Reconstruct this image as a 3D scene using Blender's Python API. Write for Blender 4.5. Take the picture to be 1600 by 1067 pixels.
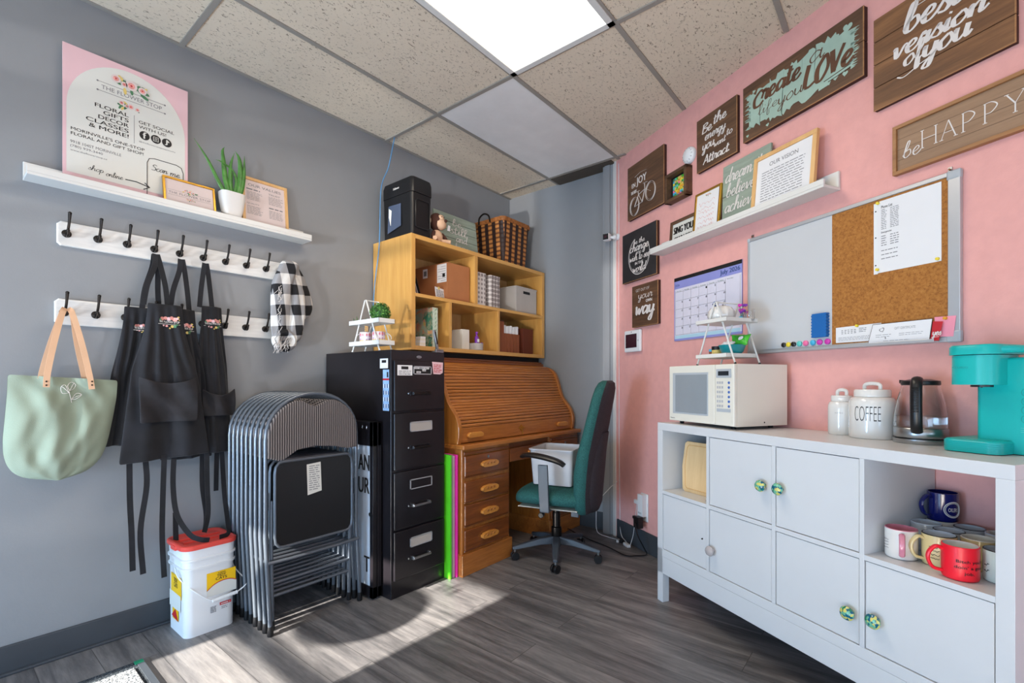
import bpy, math, random
from mathutils import Vector, Matrix
for o in list(bpy.data.objects): bpy.data.objects.remove(o)
SC = bpy.context.scene
C = SC.collection
PI = math.pi
R = random.Random(7)
def lin(c):
    return c/12.92 if c <= .04045 else ((c+.055)/1.055)**2.4
def rgb(r, g, b): return (lin(r/255), lin(g/255), lin(b/255), 1)

# ---------------------------------------------------------------- camera
HC = 1.171
cam = bpy.data.cameras.new('camera'); co = bpy.data.objects.new('camera', cam); C.objects.link(co)
co.location = (0, 0, HC); co.rotation_euler = (PI/2, 0, .68-PI/2)
cam.sensor_fit = 'HORIZONTAL'; cam.sensor_width = 36; cam.lens = 752/1600*36
cam.shift_y = (596.7-533.5)/1600; cam.clip_start = .02
SC.camera = co
# ---------------------------------------------------------------- look, sky
SC.view_settings.view_transform = 'Standard'; SC.view_settings.look = 'None'
SC.view_settings.exposure = 0.24; SC.view_settings.gamma = 1; SC.view_settings.use_curve_mapping = False
w = bpy.data.worlds.new('sky'); SC.world = w; w.use_nodes = True
w.node_tree.nodes['Background'].inputs[0].default_value = (.62, .78, 1, 1)
w.node_tree.nodes['Background'].inputs[1].default_value = 1.2
def sun(name, d, power, col, ang):
    l = bpy.data.lights.new(name, 'SUN'); l.energy = power; l.color = col; l.angle = math.radians(ang)
    o = bpy.data.objects.new(name, l); C.objects.link(o)
    o.rotation_euler = Vector(d).to_track_quat('-Z', 'Y').to_euler(); return o
sun('sun', (1, -.035, -.466), 22.0, (1, .93, .82), .5)
sun('sun_reflected_from_glass_opposite', (1, .5, .25), .8, (.95, .97, 1), 2.0)
def spot(name, loc, to, power, deg, col):
    l = bpy.data.lights.new(name, 'SPOT'); l.energy = power; l.color = col; l.spot_size = math.radians(deg); l.spot_blend = .1; l.shadow_soft_size = .05
    o = bpy.data.objects.new(name, l); C.objects.link(o); o.location = loc; o.rotation_euler = (Vector(to)-Vector(loc)).to_track_quat('-Z', 'Y').to_euler()
spot('sun_glint_off_a_car_outside', (-8, 1.21, 1.04), (-2.4, 2.185, 1.45), 1700, 16, (1, .97, .93))
def area(name, loc, d, sx, sy, power, col):
    l = bpy.data.lights.new(name, 'AREA'); l.shape = 'RECTANGLE'; l.size = sx; l.size_y = sy; l.energy = power; l.color = col
    o = bpy.data.objects.new(name, l); C.objects.link(o); o.location = loc
    o.rotation_euler = Vector(d).to_track_quat('-Z', 'Y').to_euler(); return o
area('daylight_through_front_window', (-2.3, -.3, 1.05), (1, 0, -.30), 3.4, 1.3, 21, (.46, .72, 1))
area('side_fill_light', (-1.1, -2.6, .75), (.0, 1, -.28), 2.4, 1.2, 46, (.48, .72, 1))  # added bluish fill lamp inside the room; this wall has no window
area('daylight_at_door', (-2.2, 2.1, .65), (1, .25, -.05), .9, 1.1, 74, (.40, .68, 1))
area('upward_warm_fill', (-1.5, -.3, .25), (.12, 0, 1), 2.4, 1.2, 44, (1, .85, .68))  # added lamp floating low in the room, lighting the ceiling from below

# ---------------------------------------------------------------- pink wall frame
P0 = Vector((3.345, 1.69, 0)); PHI = math.atan2(-.86819, -.49623)
PK = Matrix.Translation(P0) @ Matrix.Rotation(PHI, 4, 'Z')      # local x along the wall, -y into the room
ID = Matrix.Identity(4)

# ---------------------------------------------------------------- materials
def newmat(name):
    m = bpy.data.materials.new(name); m.use_nodes = True
    nt = m.node_tree; return m, nt, nt.nodes['Principled BSDF']
def N(nt, t, **k):
    n = nt.nodes.new(t)
    for a, b in k.items(): setattr(n, a, b)
    return n
def setin(n, **k):
    for a, b in k.items(): n.inputs[a.replace('_', ' ')].default_value = b
def mix(nt, fac, a, b, mode='MIX'):
    n = N(nt, 'ShaderNodeMix', data_type='RGBA', blend_type=mode)
    for i, v in ((0, fac), (6, a), (7, b)):
        if isinstance(v, bpy.types.NodeSocket): nt.links.new(v, n.inputs[i])
        else: n.inputs[i].default_value = v
    return n.outputs[2]
def ramp(nt, src, stops, interp='LINEAR'):
    n = N(nt, 'ShaderNodeValToRGB'); n.color_ramp.interpolation = interp
    e = n.color_ramp.elements
    while len(e) < len(stops): e.new(.5)
    for i, (p, c) in enumerate(stops):
        e[i].position = p; e[i].color = c if len(c) == 4 else (*c, 1)
    nt.links.new(src, n.inputs[0]); return n.outputs[0]
def coords(nt, scale=(1, 1, 1), rot=(0, 0, 0), loc=(0, 0, 0), kind='Object'):
    t = N(nt, 'ShaderNodeTexCoord'); mp = N(nt, 'ShaderNodeMapping')
    mp.inputs['Scale'].default_value = scale; mp.inputs['Rotation'].default_value = rot; mp.inputs['Location'].default_value = loc
    nt.links.new(t.outputs[kind], mp.inputs[0]); return mp.outputs[0]
def noise(nt, vec, scale, detail=4, rough=.5, dist=0):
    n = N(nt, 'ShaderNodeTexNoise'); setin(n, Scale=scale, Detail=detail, Roughness=rough, Distortion=dist)
    nt.links.new(vec, n.inputs['Vector']); return n.outputs['Fac']
def bump(nt, b, h, strength, dist=.002):
    n = N(nt, 'ShaderNodeBump'); n.inputs['Strength'].default_value = strength; n.inputs['Distance'].default_value = dist
    nt.links.new(h, n.inputs['Height']); nt.links.new(n.outputs[0], b.inputs['Normal'])
def M(name, col, rough=.5, metal=0, var=.0, vs=8, bp=0, bs=60, spec=.5, coat=0, trans=0, emit=None, alpha=1, sheen=0):
    m, nt, b = newmat(name)
    c = rgb(*col)
    b.inputs['Base Color'].default_value = c
    setin(b, Roughness=rough, Metallic=metal, IOR=1.45)
    b.inputs['Specular IOR Level'].default_value = spec
    if coat: b.inputs['Coat Weight'].default_value = coat; b.inputs['Coat Roughness'].default_value = .08
    if trans: b.inputs['Transmission Weight'].default_value = trans
    if alpha < 1: b.inputs['Alpha'].default_value = alpha
    if sheen: b.inputs['Sheen Weight'].default_value = sheen
    if emit: b.inputs['Emission Color'].default_value = rgb(*emit[0]); b.inputs['Emission Strength'].default_value = emit[1]
    v = coords(nt)
    f = noise(nt, v, vs, 5, .55)
    a = var or .03
    dark = tuple(x*(1-a*1.6) for x in c[:3])+(1,); lite = tuple(min(1, x*(1+a)) for x in c[:3])+(1,)
    nt.links.new(ramp(nt, f, [(.3, dark), (.7, lite)]), b.inputs['Base Color'])
    if bp: bump(nt, b, noise(nt, v, bs, 3, .6), bp)
    return m
def WOOD(name, c1, c2, axis='x', rough=.4, coat=0, sc=1.0, knots=0, planks=0, c3=None, bp=.15):
    """streaks run along axis"""
    m, nt, b = newmat(name); s = {'x': (1.2, 14, 14), 'y': (14, 1.2, 14), 'z': (14, 14, 1.2)}[axis]
    v = coords(nt, tuple(k*sc for k in s))
    f = noise(nt, v, 1.6, 6, .62, .6); g = noise(nt, v, 6, 4, .7, .2)
    f2 = mix(nt, .35, f, g)
    st = [(.30, rgb(*c2)), (.62, rgb(*c1))]
    if c3: st = [(.25, rgb(*c2)), (.5, rgb(*c1)), (.75, rgb(*c3))]
    c = ramp(nt, f2, st)
    if knots:
        vo = N(nt, 'ShaderNodeTexVoronoi'); setin(vo, Scale=knots); nt.links.new(coords(nt, (1, 1, 1.6)), vo.inputs['Vector'])
        k = ramp(nt, vo.outputs['Distance'], [(.05, (1, 1, 1)), (.14, (0, 0, 0))])
        c = mix(nt, k, c, tuple(x*.45 for x in rgb(*c2)[:3])+(1,))
    nt.links.new(c, b.inputs['Base Color']); setin(b, Roughness=rough)
    if coat: b.inputs['Coat Weight'].default_value = coat; b.inputs['Coat Roughness'].default_value = .15
    if bp: bump(nt, b, f2, bp, .001)
    return m

MT = {}
def mats():
    T = MT
    # floor planks (boards run along y)
    m, nt, b = newmat('grey_vinyl_planks')
    v = coords(nt, (1, 1, 1), (0, 0, PI/2), (0.05, .06, 0))
    br = N(nt, 'ShaderNodeTexBrick', offset=.37, offset_frequency=2)
    setin(br, Scale=1.0, Mortar_Size=.0012, Mortar_Smooth=.2, Bias=0, Brick_Width=1.22, Row_Height=.18)
    br.inputs['Color1'].default_value = (0, 0, 0, 1); br.inputs['Color2'].default_value = (1, 1, 1, 1); br.inputs['Mortar'].default_value = (.5, .5, .5, 1)
    nt.links.new(v, br.inputs['Vector'])
    v2 = coords(nt, (13, 1.3, 1))
    add = N(nt, 'ShaderNodeVectorMath', operation='MULTIPLY_ADD'); nt.links.new(br.outputs['Color'], add.inputs[0])
    add.inputs[1].default_value = (13, 29, 7); nt.links.new(v2, add.inputs[2])
    f = noise(nt, add.outputs[0], .9, 7, .6, .8); g = noise(nt, add.outputs[0], 5, 5, .75, .2)
    h = mix(nt, .38, f, g)
    c = ramp(nt, h, [(.30, rgb(62, 61, 63)), (.43, rgb(92, 91, 93)), (.54, rgb(120, 118, 119)), (.70, rgb(152, 149, 148))])
    c = mix(nt, ramp(nt, br.outputs['Color'], [(0, (.25, .25, .25)), (1, (0, 0, 0))]), c, rgb(64, 62, 64))
    c = mix(nt, ramp(nt, br.outputs['Fac'], [(0, (0, 0, 0)), (1, (.8, .8, .8))]), c, rgb(38, 34, 33))
    nt.links.new(c, b.inputs['Base Color']); setin(b, Roughness=.42)
    bump(nt, b, mix(nt, .5, h, br.outputs['Fac']), .12, .001)
    T['floor'] = m
    # walls
    T['grey'] = M('grey_wall_paint', (138, 140, 143), .7, bp=.12, bs=180, var=.015)
    T['pink'] = M('pink_wall_paint', (226, 165, 159), .75, bp=.5, bs=45, var=.03, vs=20)
    T['whitewall'] = M('white_wall_paint', (205, 203, 200), .8)
    T['darkbase'] = M('dark_rubber_baseboard', (64, 68, 73), .45, var=.06)
    T['ground'] = M('concrete', (120, 120, 118), .9)
    # ceiling tile
    m, nt, b = newmat('fissured_ceiling_tile')
    v = coords(nt); vs = coords(nt, (1, 1.7, 1), (0, 0, .5))
    f = noise(nt, vs, 52, 3, .6, 1.2); g = noise(nt, v, 5, 3)
    c = ramp(nt, f, [(.33, rgb(140, 124, 106)), (.41, rgb(220, 205, 184))])
    c = mix(nt, ramp(nt, g, [(.4, (0, 0, 0)), (.8, (.22, .22, .22))]), c, rgb(198, 184, 164))
    nt.links.new(c, b.inputs['Base Color']); setin(b, Roughness=.95)
    bump(nt, b, ramp(nt, f, [(.30, (0, 0, 0)), (.4, (1, 1, 1))]), .5, .003)
    T['tile'] = m
    T['tilew'] = M('smooth_ceiling_tile', (226, 224, 222), .9)
    T['grid'] = M('painted_metal_grid', (150, 144, 136), .5)
    m, nt, b = newmat('brown_grille'); wv = N(nt, 'ShaderNodeTexWave', wave_type='BANDS', bands_direction='X'); setin(wv, Scale=28)
    nt.links.new(coords(nt), wv.inputs['Vector'])
    nt.links.new(ramp(nt, wv.outputs['Fac'], [(.3, rgb(38, 32, 26)), (.7, rgb(98, 84, 68))]), b.inputs['Base Color']); T['grille'] = m
    T['white'] = M('white_paint', (216, 215, 211), .35, var=.01)
    T['whitelam'] = M('white_laminate', (208, 210, 213), .32, var=.01)
    T['whitewash'] = WOOD('whitewashed_wood', (228, 226, 222), (200, 198, 195), 'x', .5, sc=.8)
    T['plastic'] = M('white_plastic', (226, 228, 230), .35, var=.01)
    T['cream'] = M('cream_plastic', (222, 218, 206), .4, var=.01)
    T['black'] = M('black_plastic', (22, 22, 24), .35)
    T['blackm'] = M('matte_black', (16, 16, 17), .7)
    T['ink'] = M('black_ink', (28, 26, 27), .6)
    T['greyink'] = M('grey_ink', (120, 120, 124), .7)
    T['darkmetal'] = M('dark_bronze_metal', (52, 48, 46), .3, .85)
    T['steel'] = M('steel', (168, 170, 172), .28, .95)
    T['chairsteel'] = M('grey_enamelled_steel', (100, 108, 118), .3, .55)
    T['chrome'] = M('chrome', (205, 205, 208), .15, 1)
    T['gold'] = M('gold_frame', (196, 150, 62), .28, .9, bp=.3, bs=200)
    T['lightwood'] = WOOD('light_oak', (222, 178, 118), (200, 150, 92), 'z', .45)
    T['pine'] = WOOD('varnished_pine', (206, 158, 86), (184, 130, 62), 'z', .35, .3, .9, 0)
    T['pineh'] = WOOD('varnished_pine_shelf', (214, 166, 94), (190, 136, 68), 'x', .35, .3, .9)
    T['oak'] = WOOD('honey_oak', (190, 120, 56), (140, 78, 30), 'x', .32, .4, 1.1)
    T['oakv'] = WOOD('honey_oak_upright', (184, 116, 50), (136, 76, 28), 'z', .32, .4, 1.1)
    T['oakd'] = WOOD('dark_oak', (140, 78, 32), (92, 46, 18), 'x', .32, .4, 1.1)
    T['oakpull'] = WOOD('carved_oak_pull', (214, 146, 66), (170, 102, 38), 'x', .35, .3, 2)
    T['brownwood'] = WOOD('stained_brown_wood', (92, 64, 44), (40, 27, 20), 'x', .6, 0, .7, 0, c3=(128, 92, 62))
    T['brownwoodr'] = WOOD('rustic_brown_board', (118, 80, 50), (42, 26, 18), 'x', .6, 0, .5, 4, c3=(172, 122, 78))
    T['tanwood'] = WOOD('grey_tan_wood', (160, 128, 100), (132, 102, 78), 'x', .6, 0, .8)
    T['tanframe'] = WOOD('tan_wood_frame', (168, 118, 72), (130, 86, 50), 'x', .5, 0, .8)
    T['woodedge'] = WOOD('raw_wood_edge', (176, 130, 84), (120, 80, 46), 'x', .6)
    T['blackwood'] = M('black_painted_wood', (44, 42, 44), .6, bp=.1, var=.2)
    T['sagewood'] = WOOD('sage_washed_wood', (156, 170, 156), (120, 132, 118), 'x', .6, 0, .7)
    T['mint'] = M('mint_paint', (160, 186, 172), .6, var=.08)
    T['lettering'] = M('white_paint_lettering', (222, 216, 212), .6)
    T['brownletter'] = M('brown_paint_lettering', (96, 62, 42), .6, var=.15)
    T['paper'] = M('white_paper', (226, 226, 228), .7, var=.01)
    T['pinkpaper'] = M('pale_pink_print', (224, 186, 192), .5, var=.02)
    T['ivorypaper'] = M('ivory_print', (214, 214, 208), .5, var=.01)
    T['blush'] = M('blush_paper', (216, 200, 198), .6)
    T['rose'] = M('rose_print', (222, 150, 142), .6, var=.2, vs=90)
    T['leafp'] = M('green_print', (74, 122, 86), .6, var=.2, vs=90)
    T['yelp'] = M('yellow_print', (216, 190, 110), .6)
    m, nt, b = newmat('cork'); v = coords(nt); f = noise(nt, v, 120, 4, .8)
    nt.links.new(ramp(nt, f, [(.3, rgb(118, 72, 28)), (.5, rgb(164, 106, 46)), (.7, rgb(184, 128, 66))]), b.inputs['Base Color']); setin(b, Roughness=.9)
    bump(nt, b, f, .3); T['cork'] = m
    T['wbsurf'] = M('whiteboard_surface', (196, 198, 201), .22, var=.01)
    T['alu'] = M('brushed_aluminium', (190, 192, 196), .35, .5)
    # fabrics
    m, nt, b = newmat('pinstripe_upholstery'); v = coords(nt, (1, 1, 1)); wv = N(nt, 'ShaderNodeTexWave', wave_type='BANDS', bands_direction='X')
    setin(wv, Scale=28, Distortion=.6, Detail=1); nt.links.new(v, wv.inputs['Vector'])
    g = noise(nt, v, 300, 2)
    nt.links.new(mix(nt, .3, ramp(nt, wv.outputs['Fac'], [(.35, rgb(48, 44, 46)), (.65, rgb(140, 132, 130))]), g, 'MULTIPLY'), b.inputs['Base Color']); setin(b, Roughness=.9)
    bump(nt, b, wv.outputs['Fac'], .3); T['pinstripe'] = m
    T['apron'] = M('black_canvas', (25, 26, 32), .85, var=.35, vs=9, bp=.3, bs=500, sheen=.1)
    T['apron2'] = M('faded_black_canvas', (38, 37, 41), .85, var=.3, vs=14, bp=.3, bs=500)
    T['sagecloth'] = M('sage_canvas', (142, 154, 136), .85, var=.06, vs=6, bp=.35, bs=400)
    T['tanstrap'] = M('tan_leather', (214, 172, 138), .5, var=.05)
    m, nt, b = newmat('buffalo_plaid'); v = coords(nt, (1, 1, 1), (0, .12, 0))
    outs = []
    for ax in ('X', 'Z'):
        wv = N(nt, 'ShaderNodeTexWave', wave_type='BANDS', bands_direction=ax); setin(wv, Scale=3.4 if ax == 'X' else 2.7, Distortion=.8, Detail=1)
        nt.links.new(v, wv.inputs['Vector']); outs.append(ramp(nt, wv.outputs['Fac'], [(.46, (.0, .0, .0)), (.54, (1, 1, 1))]))
    av = mix(nt, .5, outs[0], outs[1])
    nt.links.new(ramp(nt, av, [(.2, rgb(22, 22, 26)), (.45, rgb(122, 122, 126)), (.8, rgb(205, 203, 200))]), b.inputs['Base Color']); setin(b, Roughness=.95)
    bump(nt, b, noise(nt, v, 250, 3), .6); T['plaid'] = m
    m, nt, b = newmat('green_woven_upholstery'); v = coords(nt); ck = noise(nt, v, 260, 2)
    nt.links.new(ramp(nt, ck, [(.35, rgb(18, 62, 62)), (.65, rgb(40, 104, 98))]), b.inputs['Base Color']); setin(b, Roughness=.85)
    bump(nt, b, ck, .4); T['greenfab'] = m
    m, nt, b = newmat('charcoal_woven_upholstery'); v = coords(nt); ck = noise(nt, v, 300, 2)
    nt.links.new(ramp(nt, ck, [(.35, rgb(40, 36, 42)), (.65, rgb(66, 60, 66))]), b.inputs['Base Color']); setin(b, Roughness=.9); T['charfab'] = m
    T['cab'] = M('black_enamelled_steel', (30, 27, 31), .3, .2, var=.1, coat=.2)
    T['cardboard'] = M('brown_cardboard', (164, 106, 66), .8, var=.05)
    T['bin'] = M('grey_white_box', (176, 170, 164), .6)
    m, nt, b = newmat('plaid_wicker'); v = coords(nt, (1, 1, 1))
    w1 = N(nt, 'ShaderNodeTexWave', wave_type='BANDS', bands_direction='X'); setin(w1, Scale=4.2); nt.links.new(v, w1.inputs['Vector'])
    w2 = N(nt, 'ShaderNodeTexWave', wave_type='BANDS', bands_direction='Z'); setin(w2, Scale=9); nt.links.new(v, w2.inputs['Vector'])
    w3 = N(nt, 'ShaderNodeTexWave', wave_type='BANDS', bands_direction='Y'); setin(w3, Scale=4.2); nt.links.new(v, w3.inputs['Vector'])
    ge = N(nt, 'ShaderNodeNewGeometry'); sp_ = N(nt, 'ShaderNodeSeparateXYZ'); nt.links.new(ge.outputs['True Normal'], sp_.inputs[0]); ab = N(nt, 'ShaderNodeMath', operation='ABSOLUTE'); nt.links.new(sp_.outputs[0], ab.inputs[0])
    sx = mix(nt, ramp(nt, ab.outputs[0], [(.5, (0, 0, 0)), (.6, (1, 1, 1))]), ramp(nt, w1.outputs['Fac'], [(.4, (0, 0, 0)), (.55, (1, 1, 1))]), ramp(nt, w3.outputs['Fac'], [(.4, (0, 0, 0)), (.55, (1, 1, 1))]))
    a = ramp(nt, w2.outputs['Fac'], [(.2, (.35, .35, .35)), (.6, (1, 1, 1))])
    nt.links.new(ramp(nt, mix(nt, 1.0, sx, a, 'MULTIPLY'), [(.1, rgb(40, 20, 14)), (.5, rgb(130, 78, 38)), (.9, rgb(186, 124, 62))]), b.inputs['Base Color'])
    setin(b, Roughness=.6); bump(nt, b, w2.outputs['Fac'], .8, .004); T['wicker'] = m
    T['wickerrim'] = M('wicker_rim', (156, 96, 46), .6, var=.3, vs=50, bp=.6, bs=80)
    m, nt, b = newmat('grey_star_pattern'); vo = N(nt, 'ShaderNodeTexVoronoi'); setin(vo, Scale=30, Randomness=0)
    nt.links.new(coords(nt), vo.inputs['Vector'])
    nt.links.new(ramp(nt, vo.outputs['Distance'], [(.42, rgb(128, 118, 116)), (.58, rgb(214, 208, 204))]), b.inputs['Base Color']); setin(b, Roughness=.6); T['starbox'] = m
    m, nt, b = newmat('painted_floral_cover'); v = coords(nt); f = noise(nt, v, 14, 3, .6, 1); g = noise(nt, coords(nt, loc=(3, 2, 1)), 11, 3, .6, 1)
    c = ramp(nt, f, [(.38, rgb(60, 120, 96)), (.48, rgb(186, 160, 128)), (.58, rgb(206, 128, 106)), (.66, rgb(196, 176, 80))])
    nt.links.new(mix(nt, ramp(nt, g, [(.5, (0, 0, 0)), (.6, (1, 1, 1))]), c, rgb(150, 170, 150)), b.inputs['Base Color']); T['floralbook'] = m
    T['spine'] = M('pale_green_spine', (190, 204, 186), .6, var=.15, vs=60)
    T['darkbrown'] = M('dark_brown_card', (52, 28, 20), .6)
    T['midbrown'] = M('brown_card', (136, 76, 46), .6, var=.08)
    T['redbrown'] = M('red_brown_card', (98, 44, 26), .6)
    T['teal'] = M('teal_plastic', (20, 176, 172), .32, var=.01)
    T['teald'] = M('darker_teal_plastic', (40, 150, 146), .4)  # darker teal for the raised name and button outlines
    T['ceramic'] = M('glazed_white_ceramic', (222, 220, 216), .12, coat=.6, var=.01)
    T['glass'] = M('clear_glass', (245, 245, 245), .02, trans=1, var=.001)
    T['water'] = M('water', (240, 240, 240), .02, trans=1, var=.001)
    T['tealbowl'] = M('teal_glaze', (14, 132, 140), .2, coat=.5)
    T['green'] = M('bright_green_wrapper', (64, 178, 50), .3, var=.2, vs=40)
    T['purple'] = M('purple', (120, 50, 160), .5)
    T['magenta'] = M('magenta', (206, 60, 170), .5)
    T['cyan'] = M('cyan', (70, 176, 214), .4)
    T['blue'] = M('blue_felt', (16, 96, 168), .6, bp=.2)
    T['aqua'] = M('aqua', (96, 196, 190), .4)
    T['hotpink'] = M('hot_pink', (238, 110, 160), .4)
    T['yellow'] = M('yellow', (232, 208, 60), .4)
    T['orange'] = M('orange_pin', (226, 160, 40), .4)
    T['red'] = M('red_card', (190, 32, 42), .5)
    T['redplastic'] = M('coral_red_plastic', (228, 78, 68), .4, var=.04)
    T['redhandle'] = M('neon_red_glaze', (236, 30, 50), .35)
    T['stickpink'] = M('pink_sticky_note', (238, 150, 170), .7)
    T['neongreen'] = M('neon_green_foam', (86, 206, 26), .6)
    T['neonpink'] = M('neon_pink_foam', (240, 50, 170), .6)
    T['palepink'] = M('pale_pink_foam', (196, 172, 176), .6)
    T['greyfoam'] = M('grey_foam', (150, 140, 142), .6)
    T['lavfoam'] = M('lavender_foam', (120, 84, 150), .6)
    T['signwhite'] = M('sign_white', (190, 200, 214), .4)
    T['aloe'] = M('aloe_green', (70, 128, 52), .4, var=.3, vs=30)
    T['foliage'] = M('boxwood_green', (52, 104, 40), .6, var=.5, vs=60)
    T['foliage2'] = M('light_boxwood_green', (98, 150, 60), .6, var=.4, vs=60)
    T['succ'] = M('dusky_succulent', (98, 92, 84), .6, var=.4, vs=60)
    T['monkeyd'] = M('dark_brown_plush', (70, 40, 30), .95, bp=1, bs=300)
    T['monkeyl'] = M('cream_plush', (206, 168, 138), .95, bp=1, bs=300)
    T['navy'] = M('navy_glaze', (18, 24, 92), .15, coat=.5)
    T['pinkglaze'] = M('pink_glaze', (206, 130, 150), .2, coat=.4)
    T['yellowglaze'] = M('pale_yellow_glaze', (222, 204, 150), .25, coat=.4)
    T['greyglaze'] = M('blue_grey_glaze', (190, 200, 212), .15, coat=.4)
    T['mintglaze'] = M('pale_mint_glaze', (204, 218, 210), .15, coat=.4)
    T['maple'] = WOOD('pale_maple', (228, 196, 148), (212, 176, 126), 'z', .45, 0, .8)
    T['clearplastic'] = M('milky_clear_plastic', (226, 226, 230), .25, trans=.35, var=.01)
    T['wire'] = M('white_wire', (214, 214, 216), .4)
    T['bluewire'] = M('blue_wire', (84, 138, 182), .4)
    T['copper'] = M('copper_lid', (150, 96, 66), .4)
    T['screen'] = M('dark_screen', (62, 34, 44), .15)
    T['mwglass'] = M('microwave_window', (140, 148, 154), .12, var=.02)
    T['mwgrey'] = M('grey_surround', (172, 178, 184), .35)
    T['display'] = M('dark_display', (40, 46, 52), .2)
    T['btnblue'] = M('blue_button', (64, 100, 170), .4)
    T['btngrey'] = M('grey_button', (176, 176, 180), .4)
    T['callav'] = M('calendar_lavender', (140, 144, 206), .6, var=.03)
    T['calblue'] = M('calendar_pale_blue', (172, 208, 224), .6)
    T['calpaper'] = M('calendar_paper', (214, 212, 226), .6)
    m, nt, b = newmat('mat_pile'); v = coords(nt); f = noise(nt, v, 130, 3, .8)
    nt.links.new(ramp(nt, f, [(.44, rgb(58, 66, 74)), (.56, rgb(200, 202, 204))]), b.inputs['Base Color']); setin(b, Roughness=1); bump(nt, b, f, 1, .006); T['matpile'] = m
    m, nt, b = newmat('mat_border'); v = coords(nt); f = noise(nt, v, 130, 3, .8)
    nt.links.new(ramp(nt, f, [(.5, rgb(26, 36, 46)), (.66, rgb(110, 118, 126))]), b.inputs['Base Color']); setin(b, Roughness=1); bump(nt, b, f, 1, .004); T['matborder'] = m
    T['matgreen'] = M('green_tag', (20, 130, 96), .5)
    m, nt, b = newmat('ceiling_light_diffuser'); b.inputs['Base Color'].default_value = (1, 1, 1, 1)
    f = noise(nt, coords(nt), 1.3, 2)
    b.inputs['Emission Strength'].default_value = 1.25
    nt.links.new(ramp(nt, f, [(.35, (1, .86, .62)), (.6, (1, .97, .88))]), b.inputs['Emission Color']); T['diff'] = m
    m, nt, b = newmat('knob_painted'); v = coords(nt); vo = N(nt, 'ShaderNodeTexVoronoi'); setin(vo, Scale=110); nt.links.new(v, vo.inputs['Vector'])
    sep = N(nt, 'ShaderNodeSeparateColor'); nt.links.new(vo.outputs['Color'], sep.inputs[0])
    nt.links.new(ramp(nt, sep.outputs[0], [(0, rgb(18, 96, 120)), (.3, rgb(110, 180, 150)), (.6, rgb(206, 200, 110)), (.85, rgb(40, 120, 90))], 'CONSTANT'), b.inputs['Base Color']); setin(b, Roughness=.15); T['knob'] = m
    T['crystal'] = M('clear_crystal', (214, 206, 206), .1, trans=.5)
    T['basegrey'] = M('dark_grey_nylon', (66, 72, 80), .4)
    T['signside'] = M('shaded_sign_side', (58, 30, 22), .7)  # brown darkened so the shade on the boards' sides sits in the colour
    m, nt, b = newmat('striped_pastel_glaze'); v = coords(nt); wv = N(nt, 'ShaderNodeTexVoronoi'); setin(wv, Scale=55, Randomness=0); nt.links.new(coords(nt, (1, 1, .6)), wv.inputs['Vector'])
    z = N(nt, 'ShaderNodeSeparateXYZ'); nt.links.new(v, z.inputs[0])
    mr = N(nt, 'ShaderNodeMapRange'); mr.inputs[1].default_value = 0; mr.inputs[2].default_value = .08; nt.links.new(z.outputs[2], mr.inputs[0])
    cc = ramp(nt, mr.outputs[0], [(0, rgb(214, 186, 90)), (.4, rgb(180, 140, 190)), (.7, rgb(206, 110, 120))], 'CONSTANT')
    nt.links.new(mix(nt, ramp(nt, wv.outputs['Distance'], [(.35, (0, 0, 0)), (.45, (1, 1, 1))]), cc, rgb(226, 214, 214)), b.inputs['Base Color']); setin(b, Roughness=.3); T['pastel'] = m
mats()
T = MT

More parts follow.
